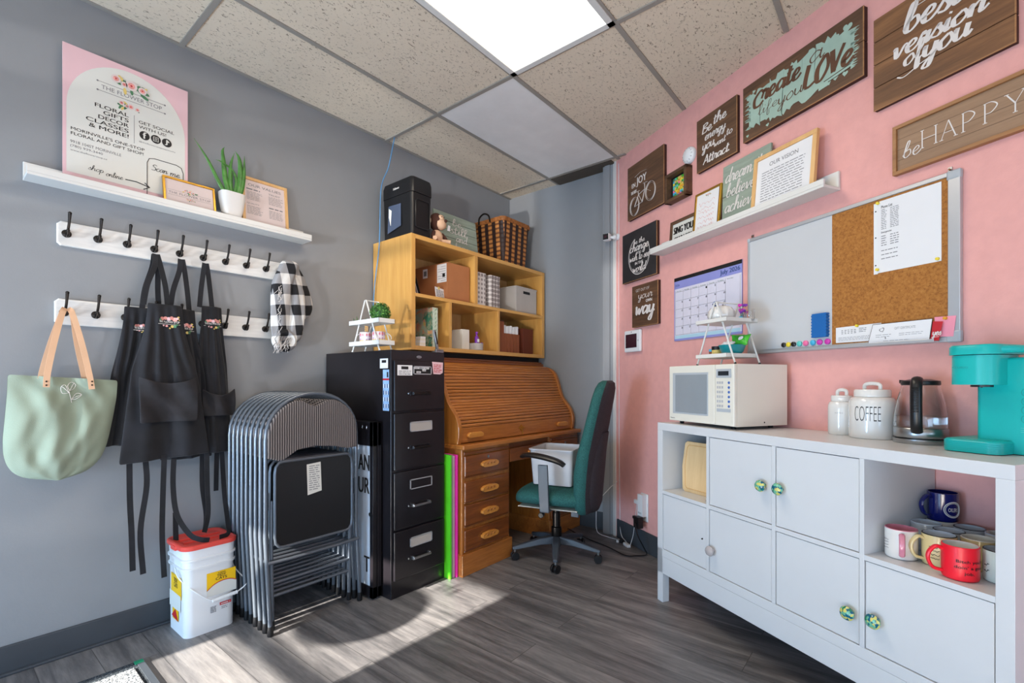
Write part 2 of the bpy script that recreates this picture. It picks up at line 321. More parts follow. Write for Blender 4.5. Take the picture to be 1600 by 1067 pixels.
# ---------------------------------------------------------------- mesh builder
def catmull(pts, n=6, closed=False):
    P = [Vector(p) for p in pts]
    if len(P) < 3: return P
    out = []; L = len(P); rng = range(L if closed else L-1)
    for i in rng:
        if closed: a, b, c, d = P[i-1], P[i], P[(i+1) % L], P[(i+2) % L]
        else:
            b, c = P[i], P[i+1]; a = P[i-1] if i > 0 else b*2-c; d = P[i+2] if i+2 < L else c*2-b
        for k in range(n):
            t = k/n
            out.append(.5*((2*b)+(c-a)*t+(2*a-5*b+4*c-d)*t*t+(3*b-a-3*c+d)*t**3))
    if not closed: out.append(P[-1])
    return out
class MB:
    def __init__(s, frame=None): s.v = []; s.f = []; s.mi = []; s.mats = []; s.F = frame or ID; s.X = ID; s.sm = []
    def add(s, vs, fs, mat, smooth=False):
        if isinstance(mat, str): mat = T[mat]
        if mat not in s.mats: s.mats.append(mat)
        k = s.mats.index(mat); n = len(s.v)
        s.v += [s.X @ Vector(v) for v in vs]
        for f in fs: s.f.append([i+n for i in f]); s.mi.append(k); s.sm.append(smooth)
        return s
    def box(s, x0, x1, y0, y1, z0, z1, mat):
        x0, x1 = sorted((x0, x1)); y0, y1 = sorted((y0, y1)); z0, z1 = sorted((z0, z1))
        return s.add([(x0, y0, z0), (x1, y0, z0), (x1, y1, z0), (x0, y1, z0), (x0, y0, z1), (x1, y0, z1), (x1, y1, z1), (x0, y1, z1)],
                     [(0, 3, 2, 1), (4, 5, 6, 7), (0, 1, 5, 4), (1, 2, 6, 5), (2, 3, 7, 6), (3, 0, 4, 7)], mat)
    def prism(s, poly, a, b, mat, axis='y', smooth=False):
        """poly of (u,w); axis y: (u,a,w), axis x: (a,u,w), axis z: (u,w,a)"""
        m = {'y': lambda u, w, t: (u, t, w), 'x': lambda u, w, t: (t, u, w), 'z': lambda u, w, t: (u, w, t)}[axis]
        ar = sum(poly[i-1][0]*poly[i][1]-poly[i][0]*poly[i-1][1] for i in range(len(poly)))
        if (ar > 0) == (axis == 'y'): poly = list(reversed(poly))
        n = len(poly); a, b = min(a, b), max(a, b)
        vs = [m(u, w, a) for u, w in poly]+[m(u, w, b) for u, w in poly]
        # outward for axis x/z: ccw seen from +axis ; faces
        fs = [list(range(n))[::-1], list(range(n, 2*n))]+[(i, (i+1) % n, n+(i+1) % n, n+i) for i in range(n)]
        s.add(vs, fs[:2], mat, False); k = len(s.v)-2*n
        mm = s.mi[-1]
        for f in fs[2:]: s.f.append([i+k for i in f]); s.mi.append(mm); s.sm.append(smooth)
        return s
    def tube(s, pts, r, mat, seg=8, closed=False, cap=True, flat=None):
        P = [Vector(p) for p in pts]; n = len(P)
        rr = r if isinstance(r, (list, tuple)) else [r]*n
        tang = []
        for i in range(n):
            a = P[i-1] if (i > 0 or closed) else P[i]; b = P[(i+1) % n] if (i < n-1 or closed) else P[i]
            t = (b-a); tang.append(t.normalized() if t.length > 1e-9 else Vector((0, 0, 1)))
        up = Vector((0, 0, 1)) if abs(tang[0].z) < .9 else Vector((1, 0, 0))
        nrm = tang[0].cross(up).normalized(); vs = []
        for i in range(n):
            if i: 
                ax = tang[i-1].cross(tang[i])
                if ax.length > 1e-7: nrm = Matrix.Rotation(tang[i-1].angle(tang[i]), 3, ax) @ nrm
            bn = tang[i].cross(nrm).normalized()
            for k in range(seg):
                a = 2*PI*k/seg; q = math.cos(a); w = math.sin(a)
                if flat: vs.append(P[i]+nrm*q*rr[i]*flat[0]+bn*w*rr[i]*flat[1])
                else: vs.append(P[i]+nrm*q*rr[i]+bn*w*rr[i])
        fs = []
        for i in range(n if closed else n-1):
            j = (i+1) % n
            for k in range(seg): fs.append((i*seg+k, i*seg+(k+1) % seg, j*seg+(k+1) % seg, j*seg+k))
        if cap and not closed: fs += [tuple(range(seg))[::-1], tuple(range((n-1)*seg, n*seg))]
        return s.add(vs, fs, mat, True)
    def lathe(s, prof, c, mat, seg=24, axis='z', arc=None, sx=1, sy=1):
        """prof list of (r,h)"""
        vs = []; cx, cy, cz = c
        for r, h in prof:
            r = max(r, 1e-5)
            for k in range(seg):
                a = 2*PI*k/seg; u, w = r*math.cos(a)*sx, r*math.sin(a)*sy
                vs.append({'z': (cx+u, cy+w, cz+h), 'y': (cx+u, cy-h, cz+w), 'x': (cx+h, cy+u, cz+w)}[axis])
        fs = []
        for i in range(len(prof)-1):
            for k in range(seg): fs.append((i*seg+k, i*seg+(k+1) % seg, (i+1)*seg+(k+1) % seg, (i+1)*seg+k))
        fs += [tuple(range(seg))[::-1], tuple(range((len(prof)-1)*seg, len(prof)*seg))]
        return s.add(vs, fs, mat, True)
    def ball(s, c, r, mat, seg=14):
        if isinstance(r, (int, float)): r = (r, r, r)
        n = max(6, seg//2); prof = [(math.sin(PI*i/n), -math.cos(PI*i/n)) for i in range(n+1)]
        vs = []; 
        for a, h in prof:
            for k in range(seg): vs.append((c[0]+max(a, 1e-4)*r[0]*math.cos(2*PI*k/seg), c[1]+max(a, 1e-4)*r[1]*math.sin(2*PI*k/seg), c[2]+h*r[2]))
        fs = [(i*seg+k, i*seg+(k+1) % seg, (i+1)*seg+(k+1) % seg, (i+1)*seg+k) for i in range(n) for k in range(seg)]
        return s.add(vs, fs, mat, True)
    def grid(s, fn, nu, nv, mat, both=None, smooth=True):
        """fn(u,v)->point; both=thickness vector or None"""
        vs = [fn(i/nu, j/nv) for j in range(nv+1) for i in range(nu+1)]
        fs = [(j*(nu+1)+i, j*(nu+1)+i+1, (j+1)*(nu+1)+i+1, (j+1)*(nu+1)+i) for j in range(nv) for i in range(nu)]
        return s.add(vs, fs, mat, smooth)
    def quad(s, a, b, c, d, mat): return s.add([a, b, c, d], [(0, 1, 2, 3)], mat)
    def build(s, name, parent=None, bevel=0, solid=0, sub=0, seg=2):
        me = bpy.data.meshes.new(name)
        inv = (PM[parent.name].inverted() if parent is not None else ID) @ s.F
        me.from_pydata([tuple(inv @ v) for v in s.v], [], s.f)
        for m in s.mats: me.materials.append(m)
        me.polygons.foreach_set('material_index', s.mi); me.polygons.foreach_set('use_smooth', s.sm)
        if any(s.sm): me.set_sharp_from_angle(angle=math.radians(42))
        me.update()
        o = bpy.data.objects.new(name, me); C.objects.link(o)
        if parent is not None: o.parent = parent; PM[o.name] = PM[parent.name]
        else: PM[o.name] = ID
        if solid:
            d = o.modifiers.new('thickness', 'SOLIDIFY'); d.thickness = solid; d.offset = 0
        if bevel:
            d = o.modifiers.new('bevel', 'BEVEL'); d.width = bevel; d.segments = seg; d.limit_method = 'ANGLE'; d.angle_limit = math.radians(50)
            d.harden_normals = False
        if sub:
            d = o.modifiers.new('subdivision', 'SUBSURF'); d.levels = sub; d.render_levels = sub
        return o
PM = {}
def thing(name, label, cat, loc=(0, 0, 0), rotz=0, group=None, frame=None):
    """an Empty at the thing's base; loc is in the given frame"""
    Fm = frame or ID
    o = bpy.data.objects.new(name, None); C.objects.link(o); o.empty_display_size = .05
    Mx = Fm @ Matrix.Translation(loc) @ Matrix.Rotation(rotz, 4, 'Z')
    o.location = Mx.to_translation(); o.rotation_euler = (0, 0, Mx.to_euler('XYZ').z)
    PM[o.name] = Matrix.Translation(o.location) @ Matrix.Rotation(o.rotation_euler.z, 4, 'Z')
    return tag(o, label, cat, group)
def tag(o, label, cat, group=None):
    o['label'] = label; o['category'] = cat
    if group: o['group'] = group
    return o
def struct(name, mb, bevel=0):
    o = mb.build(name, bevel=bevel); o['kind'] = 'structure'; return o
def one(name, label, cat, mb, loc, group=None, frame=None, bevel=0, solid=0, sub=0):
    """a thing that is a single mesh, its origin at loc"""
    Fm = frame or mb.F
    Mx = Fm @ Matrix.Translation(loc)
    me_o = mb.build(name, None, bevel, solid, sub)
    rot = Matrix.Rotation(Mx.to_euler('XYZ').z, 4, 'Z'); L = Matrix.Translation(Mx.to_translation()) @ rot
    me_o.data.transform(L.inverted()); me_o.matrix_world = L; me_o.location = L.to_translation(); me_o.rotation_euler = (0, 0, L.to_euler('XYZ').z)
    PM[me_o.name] = L
    return tag(me_o, label, cat, group)
def dup(root, label, loc=None, rotz=None, group=None, data=None):
    def cp(o, p):
        c = o.copy(); C.objects.link(c)
        if p is not None: c.parent = p
        for ch in list(o.children): cp(ch, c)
        return c
    r = cp(root, None)
    if loc is not None: r.location = loc
    if rotz is not None: r.rotation_euler = (0, 0, rotz)
    r['label'] = label
    if group: r['group'] = group
    return r

# ---------------------------------------------------------------- lettering
_tc = {}
def txt_geo(body, bold=0):
    k = (body, bold)
    if k in _tc: return _tc[k]
    cu = bpy.data.curves.new('lettering', 'FONT'); cu.body = body; cu.offset = bold; cu.resolution_u = 3
    o = bpy.data.objects.new('lettering', cu); me = bpy.data.meshes.new_from_object(o)
    vs = [(v.co.x, v.co.y) for v in me.vertices]; fs = [list(p.vertices) for p in me.polygons]
    bpy.data.objects.remove(o); bpy.data.curves.remove(cu); bpy.data.meshes.remove(me)
    if not vs: _tc[k] = ([], [], 0, 1, 0, 1); return _tc[k]
    xs = [v[0] for v in vs]; ys = [v[1] for v in vs]
    _tc[k] = (vs, fs, min(xs), max(xs), min(ys), max(ys)); return _tc[k]
def text(mb, body, x0, x1, z0, z1, y, mat, bold=0, shear=0, face='-y'):
    """flat lettering filling the box x0..x1, z0..z1 on the plane y"""
    vs, fs, a, b, c, d = txt_geo(body, min(bold, 0))
    if not vs: return mb
    if bold > .004:
        e = bold*(z1-z0)*1.6
        text(mb, body, x0-e, x1-e, z0, z1, y+.00003, mat, 0, shear, face); text(mb, body, x0+e, x1+e, z0, z1, y+.00006, mat, 0, shear, face)
    q = []
    for u, w in vs:
        t = (w-c)/(d-c or 1); X = x0+(x1-x0)*(u-a)/(b-a or 1)+shear*t*(z1-z0); Z = z0+(z1-z0)*t
        q.append((X, y, Z) if face == '-y' else (y, -X, Z) if face == '-x' else (X, y, Z))
    return mb.add(q, fs, mat)
GL = {
'a': (1.0, [[(.8, .8), (.45, 1.02), (.1, .55), (.3, .02), (.8, .5)], [(.84, 1), (.79, .3), (.9, 0), (1.1, .25)]]),
'b': (.9, [[(0, .3), (.35, 1.3), (.42, 2), (.25, 2.05), (.15, 1.4), (.12, .3), (.4, 0), (.75, .4), (.6, .95), (.2, .8)]]),
'c': (.8, [[(.72, .85), (.45, 1.02), (.1, .6), (.2, .05), (.55, 0), (.9, .35)]]),
'd': (1.05, [[(.8, .8), (.45, 1.02), (.1, .55), (.3, .02), (.8, .5)], [(.98, 2.1), (.84, 1.1), (.8, .25), (.95, 0), (1.15, .25)]]),
'e': (.8, [[(.05, .35), (.5, .55), (.62, .85), (.4, 1.03), (.12, .6), (.25, .05), (.55, 0), (.88, .35)]]),
'f': (.7, [[(.05, .3), (.5, 1.3), (.5, 2), (.3, 2.0), (.25, 1.2), (.25, 0), (.3, -.9), (.5, -.8), (.45, .0), (.75, .3)]]),
'g': (.95, [[(.75, .8), (.4, 1.02), (.1, .55), (.3, .05), (.75, .5)], [(.8, 1), (.75, 0), (.6, -.85), (.25, -.8), (.5, -.2), (1.05, .3)]]),
'h': (1.0, [[(0, .3), (.35, 1.3), (.42, 2), (.22, 2.05), (.15, 1.3), (.12, 0)], [(.14, .4), (.45, .98), (.7, .85), (.7, .2), (.82, 0), (1.05, .3)]]),
'i': (.45, [[(.05, .5), (.2, 1), (.18, .2), (.3, 0), (.55, .3)], [(.25, 1.38), (.28, 1.55)]]),
'k': (.9, [[(0, .3), (.35, 1.3), (.42, 2), (.22, 2.05), (.15, 1.3), (.12, 0)], [(.14, .5), (.5, 1), (.6, .75), (.2, .5), (.55, .1), (.7, 0), (.95, .3)]]),
'l': (.5, [[(0, .3), (.35, 1.3), (.42, 2), (.2, 2.05), (.12, 1.2), (.18, .1), (.35, 0), (.6, .3)]]),
'm': (1.4, [[(0, .7), (.12, 1), (.15, .6), (.13, 0)], [(.14, .5), (.4, 1), (.62, .85), (.6, 0)], [(.62, .5), (.9, 1), (1.12, .85), (1.1, .2), (1.22, 0), (1.5, .3)]]),
'n': (1.0, [[(0, .7), (.12, 1), (.15, .6), (.13, 0)], [(.14, .5), (.45, 1), (.68, .85), (.66, .2), (.78, 0), (1.05, .3)]]),
'o': (.85, [[(.5, 1.02), (.1, .6), (.2, .05), (.5, 0), (.78, .45), (.62, .98), (.5, 1.0)]]),
'p': (.9, [[(.05, .7), (.15, 1), (.12, 0), (.1, -1)], [(.12, .4), (.4, 1.0), (.75, .7), (.65, .1), (.35, 0), (.15, .2)]]),
'r': (.7, [[(0, .3), (.2, 1.1), (.35, .9), (.55, .95), (.5, .3), (.6, 0), (.8, .3)]]),
's': (.7, [[(.0, .2), (.4, 1.05), (.45, .8), (.65, .35), (.45, 0), (.1, .1)]]),
't': (.6, [[(.28, 1.75), (.2, .3), (.35, 0), (.65, .3)], [(0, 1.15), (.6, 1.27)]]),
'u': (1.0, [[(.05, .7), (.12, 1), (.12, .3), (.35, 0), (.7, .4)], [(.75, 1), (.72, .3), (.85, 0), (1.05, .3)]]),
'v': (.8, [[(.05, .85), (.15, 1), (.35, .0), (.7, .9), (.9, .95)]]),
'w': (1.2, [[(.05, .85), (.15, 1), (.3, .0), (.6, .8), (.75, 0), (1.1, .9), (1.3, .95)]]),
'y': (.95, [[(.05, .7), (.12, 1), (.15, .35), (.4, .1), (.72, .5)], [(.78, 1), (.7, 0), (.55, -.85), (.2, -.8), (.45, -.25), (1, .3)]]),
'A': (1.15, [[(0, 0), (.3, .9), (.6, 1.95)], [(.6, 1.95), (.8, 1), (1.05, 0)], [(.15, .6), (.95, .75)]]),
'B': (1.0, [[(.15, 1.9), (.1, 0)], [(.0, 1.75), (.6, 1.95), (.85, 1.6), (.2, 1.05), (.9, .8), (.8, .15), (.05, 0)]]),
'C': (1.0, [[(.9, 1.5), (.6, 1.95), (.15, 1.2), (.25, .15), (.65, 0), (1.0, .4)]]),
'L': (.95, [[(.2, 1.95), (.12, .9), (.14, .1)], [(.14, .1), (.5, 0), (.95, .2)]]),
'O': (1.0, [[(.5, 1.9), (.08, 1.1), (.2, .1), (.55, 0), (.9, .8), (.7, 1.8), (.45, 1.9)]]),
'V': (.95, [[(.05, 1.9), (.25, .9), (.45, 0)], [(.45, 0), (.65, 1), (.9, 1.9)]]),
'S': (.9, [[(.8, 1.7), (.45, 1.95), (.15, 1.5), (.7, .8), (.6, .1), (.05, .1)]]),
'.': (.4, [[(.1, .12), (.16, 0)]]), ' ': (.6, []),
}
def ribbon(mb, pts, w, y, mat, hair=.35, n=5, press=1):
    """a brush stroke: pts (x,z); downstrokes are wide"""
    P = catmull([(a, b, 0) for a, b in pts], n); k = len(P)
    if k < 2: return
    L = []; Rr = []
    for i in range(k):
        t = P[min(i+1, k-1)]-P[max(i-1, 0)]
        if t.length < 1e-9: t = Vector((1, 0, 0))
        t.normalize(); nn = Vector((-t.y, t.x, 0))
        ww = w*(hair+(1-hair)*abs(t.y)**1.5*(1 if t.y < .15 else .45 if press else 1))/2
        L.append(P[i]+nn*ww); Rr.append(P[i]-nn*ww)
    vs = [(p.x, y, p.y) for p in L]+[(p.x, y, p.y) for p in Rr]
    mb.add(vs, [(i, k+i, k+i+1, i+1) for i in range(k-1)], mat)
def script(mb, body, x0, x1, z0, xh, y, mat, w=.25, hair=.35, shear=.22, rise=0, press=1):
    """hand lettering; xh = x-height, z0 baseline, squeezed into x0..x1"""
    tot = sum(GL[c][0] for c in body); sx = (x1-x0)/tot; p = 0; j = 0
    for c in body:
        adv, st = GL[c]
        for k in st:
            pts = [(x0+(p+a)*sx+shear*b*xh, z0+b*xh+rise*(p+a)*sx) for a, b in k]
            ribbon(mb, pts, w*xh, y-.00005*j, mat, hair, press=press); j += 1
        p += adv
def lines(mb, x0, x1, z0, z1, n, y, mat, ragged=.3, thick=.35, seed=1):
    """rows of small print"""
    r = random.Random(seed); h = (z1-z0)/n
    for i in range(n):
        z = z1-h*(i+.7); x = x0; e = x1-(x1-x0)*ragged*r.random()
        while x < e:
            l = min(h*r.uniform(1, 3.2), e-x); mb.add([(x, y, z), (x+l, y, z), (x+l, y, z+h*thick), (x, y, z+h*thick)], [(0, 1, 2, 3)], mat); x += l+h*.45
def disc(mb, x, z, r, y, mat, seg=14, sx=1, sz=1, rot=0):
    c, s = math.cos(rot), math.sin(rot)
    mb.add([(x+r*(sx*math.cos(a)*c-sz*math.sin(a)*s), y, z+r*(sx*math.cos(a)*s+sz*math.sin(a)*c)) for a in [2*PI*k/seg for k in range(seg)]], [tuple(range(seg))], mat)
def bouquet(mb, x, z, s, y, seed=3, roses=('rose', 'blush'), n=1):
    """printed spray of flowers and leaves"""
    r = random.Random(seed)
    for i in range(12):
        a = r.uniform(-.3, PI+.3) if i < 7 else r.uniform(PI, 2*PI); d = r.uniform(.25, .75)
        disc(mb, x+math.cos(a)*d*s*1.5, z+math.sin(a)*d*s*.55, s*r.uniform(.16, .28), y-.0001*(i % 3), 'leafp' if i % 4 else 'yelp', 8, 1, .4, a+r.uniform(-.5, .5))
    for i, (dx, dz, q) in enumerate(((-.75, .22, .24), (0, .12, .3), (.55, .05, .22), (-.35, .05, .16))):
        disc(mb, x+dx*s, z+dz*s, s*q, y-.0004, roses[1], 10); disc(mb, x+dx*s, z+dz*s, s*q*.62, y-.0005, roses[0], 8); disc(mb, x+dx*s, z+dz*s, s*q*.2, y-.0006, 'red', 6)
# ================================================================ THE ROOM
LX0, LY, BX, H = -2.4, 2.792, 3.42, 2.846
SY = -3.05
def onpk(s, off, z=0): return PK @ Vector((s, -off, z))
m = MB(); m.box(LX0-.1, BX+.1, SY-.1, LY+.1, -.1, 0, 'floor'); struct('floor', m)
m = MB(); m.box(LX0-.1, BX, LY, LY+.12, 0, H+.06, 'grey'); struct('wall_left', m)
m = MB(); m.box(BX, BX+.12, 1.70, LY+.12, 0, H+.06, 'grey')
struct('wall_back', m)
m = MB(PK); m.box(-.01, 5.6, 0, .12, 0, H+.06, 'pink'); struct('wall_right', m)
m = MB(); m.box(LX0-.1, 1.2, SY-.12, SY, 0, H, 'whitewall'); struct('wall_side', m)
# front wall with a glazed door and a shop window
m = MB()
DY0, DY1, DZ0, DZ1 = 1.82, 2.55, .02, 2.11
m.box(LX0-.1, LX0, SY, -.75, 0, H, 'whitewall'); m.box(LX0-.1, LX0, 1.55, DY0, 0, H, 'whitewall'); m.box(LX0-.1, LX0, -.75, 1.55, 0, .10, 'whitewall'); m.box(LX0-.1, LX0, -.75, 1.55, 1.58, H, 'whitewall'); m.box(LX0-.1, LX0, DY1, LY, 0, H, 'whitewall'); m.box(LX0-.1, LX0, DY0, DY1, DZ1, H, 'whitewall')
struct('wall_front', m)
m = MB(); m.box(LX0-.06, LX0-.03, -.75, 1.55, .10, .13, 'alu'); m.box(LX0-.06, LX0-.03, -.75, 1.55, 1.55, 1.58, 'alu'); m.box(LX0-.06, LX0-.03, -.75, -.72, .10, 1.58, 'alu'); m.box(LX0-.06, LX0-.03, 1.52, 1.55, .10, 1.58, 'alu'); struct('window_1', m)
m = MB(); m.box(LX0-.07, LX0-.03, DY0, DY1, 1.57, 1.615, 'alu'); m.box(LX0-.07, LX0-.03, DY0, DY0+.02, 0, DZ1, 'alu'); struct('door_1', m)
# ceiling: lay-in tiles, T-bar grid
m = MB(); m.box(LX0-.1, BX+.1, SY-.1, LY+.1, H, H+.05, 'tile'); struct('ceiling', m)
m = MB(); m.box(2.06, 3.255, 1.66, 2.243, H-.003, H+.001, 'tilew'); struct('ceiling', m)
GX = [2.047+1.22*k for k in (-3, -2, -1, 0, 1)]; GY = [2.256-.61*k for k in range(9)]
def inroom(x, y): return (PK.inverted() @ Vector((x, y, 0))).y < -.004
m = MB()
for gx in GX:
    y = LY
    y0 = SY
    while not inroom(gx, y0) and y0 < LY: y0 += .01
    if y0 < LY-.05: m.box(gx-.012, gx+.012, y0, LY, H-.007, H+.001, 'grid')
for gy in GY:
    x1 = BX
    while not inroom(x1, gy): x1 -= .01
    m.box(LX0, x1, gy-.012, gy+.012, H-.0065, H+.001, 'grid')
m.box(LX0, BX, LY-.022, LY, H-.006, H+.001, 'grid')
struct('trim_1', m)
m = MB(); m.box(3.28, BX-.002, 1.84, 2.243, H-.012, H, 'grille')
m.box(3.28, BX-.002, 1.70, 1.84, H-.012, H, 'grille')
one('air_grille', 'brown slatted strip of grille in the ceiling above the back wall corner', 'air vent', m, (3.35, 2.0, H))
# pipe chase / trim where grey wall meets pink wall
m = MB(); m.box(3.345, BX, 1.71, 1.80, .0, H, 'grey'); m.box(3.335, 3.345, 1.735, 1.78, 0, H, 'grey'); struct('trim_2', m, .004)
m = MB(PK); m.box(-.02, .012, -.012, 0, .0, H, 'white'); struct('trim_3', m, .002)
def baseb(name, mb): struct(name, mb, .004)
m = MB(); m.box(LX0, BX, LY-.012, LY, 0, .115, 'darkbase'); m.box(LX0, BX, LY-.03, LY-.012, 0, .012, 'darkbase'); baseb('baseboard_left', m)
m = MB(); m.box(BX-.012, BX, 1.80, LY-.012, 0, .14, 'darkbase'); baseb('baseboard_back', m)
m = MB(PK); m.box(.03, 5, -.012, 0, 0, .14, 'darkbase'); baseb('baseboard_right', m)

# the ceiling light in view, plus an unseen one added behind as fill
def troffer(x0, y0, label, power):
    x1, y1 = x0+1.22, y0+.61
    t = thing('ceiling_light', label, 'ceiling light', ((x0+x1)/2, (y0+y1)/2, H), group='recessed ceiling lights')
    m = MB()
    for a in ((x0, x1, y0, y0+.03), (x0, x1, y1-.03, y1), (x0, x0+.03, y0, y1), (x1-.03, x1, y0, y1)): m.box(*a, H-.012, H+.001, 'white')
    m.build('frame', t)
    m = MB(); m.box(x0+.03, x1-.03, y0+.03, y1-.03, H-.008, H-.002, 'diff'); m.build('diffuser', t)
    area('troffer_light', ((x0+x1)/2, (y0+y1)/2, H-.016), (0, 0, -1), 1.1, .5, power, (1, .86, .68))
troffer(.827, 1.036, 'large recessed rectangular ceiling light panel glowing warm white', 17)
troffer(-1.613, -.184, 'added unseen recessed ceiling light panel behind the viewpoint', 6)
# round sign hanging in the door glass (its shadow falls on the floor)
m = MB(); m.lathe([(.0, 0), (.165, 0), (.165, .006), (0, .006)], (LX0-.05, 2.25, 1.81), 'white', 40, 'x', sx=1.55, sy=1)
for (a, b, ry, rz, an) in ((2.14, 2.035, .012, .035, .25), (2.09, 2.025, .022, .018, .8), (2.185, 2.015, .02, .012, -.5)):
    m.add([(LX0-.047, a+ry*math.cos(t)*math.cos(an)-rz*math.sin(t)*math.sin(an), b+ry*math.cos(t)*math.sin(an)+rz*math.sin(t)*math.cos(an)) for t in [2*PI*k/16 for k in range(16)]], [tuple(range(16))], 'leafp')
t = one('hanging_sign', 'oval sign with leaf sprig hanging in the glass of the shop door behind the viewpoint', 'sign', m, (LX0-.05, 2.17, 1.82))
# ================================================================ LEFT WALL
WY = LY-.0015
def ledge(label, x0, x1, zf, frame, loc, wall_y, depth=.11, up=.075):
    t = thing('picture_ledge', label, 'shelf', loc, 0, None, frame)
    m = MB(frame); z = zf
    m.box(x0, x1, wall_y-depth, wall_y, z, z+.012, 'white'); m.build('shelf_board', t, .0015)
    m = MB(frame); m.box(x0, x1, wall_y-depth-.0005, wall_y-depth+.011, z+.012, z+.036, 'white'); m.build('front_lip', t, .0015)
    m = MB(frame); m.box(x0, x1, wall_y-.012, wall_y, z+.012, z+up, 'white'); m.build('back_rail', t, .0015)
    return t
ledge('long white picture ledge on the grey wall above the coat racks', .272, 1.453, 1.994, ID, (.86, WY, 1.994), WY)

# poster
def framed(name, label, cat, x0, x1, z0, z1, y, th, fw, fmat, art, frame=ID, lean=0, group=None, inset=.006, bev=.001, back=None):
    """picture frame: four mitred bars in one part, a print behind; leans back by lean"""
    t = thing(name, label, cat, ((x0+x1)/2, y, z0), 0, group, frame)
    X = Matrix.Translation((0, y, z0)) @ Matrix.Rotation(-lean, 4, 'X') @ Matrix.Translation((0, -y, -z0))
    m = MB(frame); m.X = X
    m.box(x0, x1, y-th, y, z0, z0+fw, fmat); m.box(x0, x1, y-th, y, z1-fw, z1, fmat)
    m.box(x0, x0+fw, y-th, y, z0+fw, z1-fw, fmat); m.box(x1-fw, x1, y-th, y, z0+fw, z1-fw, fmat); m.build('frame', t, bev)
    m = MB(frame); m.X = X; m.box(x0+fw*.5, x1-fw*.5, y-th+inset, y-.002, z0+fw*.5, z1-fw*.5, back or 'paper')
    art(m, x0+fw, x1-fw, z0+fw, z1-fw, y-th+inset-.0008); m.build('print', t)
    return t
PX0, PX1, PZ0, PZ1 = .388, .848, 2.006, 2.615
def poster():
    m = MB(); y = 2.762
    m.box(PX0, PX1, y, y+.005, PZ0, PZ1, 'pinkpaper')
    arch = [(PX0+.012, 2.07), (PX1-.012, 2.07)]+[(.618+.218*math.cos(a), 2.36+.235*math.sin(a)) for a in [PI*k/28 for k in range(29)]]
    m.add([(a, y-.0006, b) for a, b in arch], [tuple(range(len(arch)))], 'ivorypaper')
    m.add([(PX0+.012, y-.0006, 2.0065), (PX1-.012, y-.0006, 2.0065), (PX1-.012, y-.0006, 2.055), (PX0+.012, y-.0006, 2.055)], [(0, 1, 2, 3)], 'ivorypaper')
    yy = y-.0014
    text(m, 'THE FLOWER STOP', .515, .740, 2.474, 2.492, yy, 'greyink')
    for z in (2.503, 2.463):
        m.quad((.505, yy, z), (.748, yy, z), (.748, yy, z+.002), (.505, yy, z+.002), 'greyink'); disc(m, .502, z+.001, .004, yy, 'greyink', 8); disc(m, .752, z+.001, .004, yy, 'greyink', 8)
    bouquet(m, .622, 2.525, .075, yy-.002, 3); bouquet(m, .62, 2.432, .045, yy, 5)
    for i, (s_, a) in enumerate((('FLORAL', .493), ('GIFTS', .522), ('DECOR', .505), ('CLASSES', .463), ('& MORE!', .473))):
        text(m, s_, a, .612, 2.386-i*.024, 2.403-i*.024, yy, 'ink', .015)
    m.quad((.632, yy, 2.275), (.6335, yy, 2.275), (.6335, yy, 2.405), (.632, yy, 2.405), 'greyink')
    text(m, 'GET SOCIAL', .650, .790, 2.376, 2.390, yy, 'ink', .006); text(m, 'WITH US!', .650, .757, 2.354, 2.368, yy, 'ink', .006)
    for i, x in enumerate((.672, .716, .760)):
        disc(m, x, 2.326, .020, yy, 'ink', 20)
        q = yy-.0006
        if i == 0: text(m, 'f', x-.006, x+.006, 2.312, 2.342, q, 'ivorypaper', .03)
        elif i == 1:
            for rr, mt in ((.0105, 'ivorypaper'), (.0085, 'ink')): m.quad((x-rr, q, 2.326-rr), (x+rr, q, 2.326-rr), (x+rr, q, 2.326+rr), (x-rr, q, 2.326+rr), mt); q -= .0003
            disc(m, x, 2.326, .005, q, 'ivorypaper', 10); disc(m, x, 2.326, .0032, q-.0003, 'ink', 10)
        else:
            text(m, 'J', x-.008, x+.002, 2.314, 2.340, q, 'ivorypaper', .02); m.quad((x+.001, q, 2.330), (x+.010, q, 2.328), (x+.009, q, 2.334), (x+.001, q, 2.340), 'ivorypaper')
    text(m, '@theflowerstopmorinville', .650, .795, 2.288, 2.296, yy, 'greyink')
    text(m, "MORINVILLE'S ONE-STOP", .414, .672, 2.252, 2.265, yy, 'ink', .006); text(m, 'FLORAL AND GIFT SHOP!', .414, .668, 2.231, 2.244, yy, 'ink', .006)
    text(m, '9918 104ST MORINVILLE', .412, .585, 2.196, 2.208, yy, 'greyink'); text(m, '(780) 939-3440', .412, .520, 2.176, 2.189, yy, 'greyink'); text(m, 'www.theflowerstop.ca', .412, .535, 2.160, 2.169, yy, 'greyink')
    # scan me frame
    pts = [(.682, 2.03), (.682, 2.205), (.690, 2.226), (.71, 2.232), (.80, 2.232), (.82, 2.224), (.828, 2.20), (.828, 2.03)]
    m.tube([(a, yy, b) for a, b in pts], .0015, 'ink', 5)
    script(m, 'S', .697, .718, 2.176, .014, yy, 'ink', .22, .7); script(m, 'can', .716, .762, 2.176, .013, yy, 'ink', .22, .7); script(m, 'me', .772, .812, 2.174, .013, yy, 'ink', .22, .7)
    script(m, 'shop', .470, .522, 2.100, .011, yy, 'ink', .2, .5); script(m, 'online', .530, .590, 2.092, .011, yy, 'ink', .2, .5)
    m.tube([(.600, yy, 2.098), (.64, yy, 2.100), (.690, yy, 2.090)], .002, 'ink', 5); m.tube([(.672, yy, 2.105), (.692, yy, 2.089), (.668, yy, 2.074)], .002, 'ink', 5)
    return one('shop_poster', 'tall pink and ivory flower shop poster standing on the left ledge, flowers printed at top', 'poster', m, ((PX0+PX1)/2, y, PZ0))
poster()
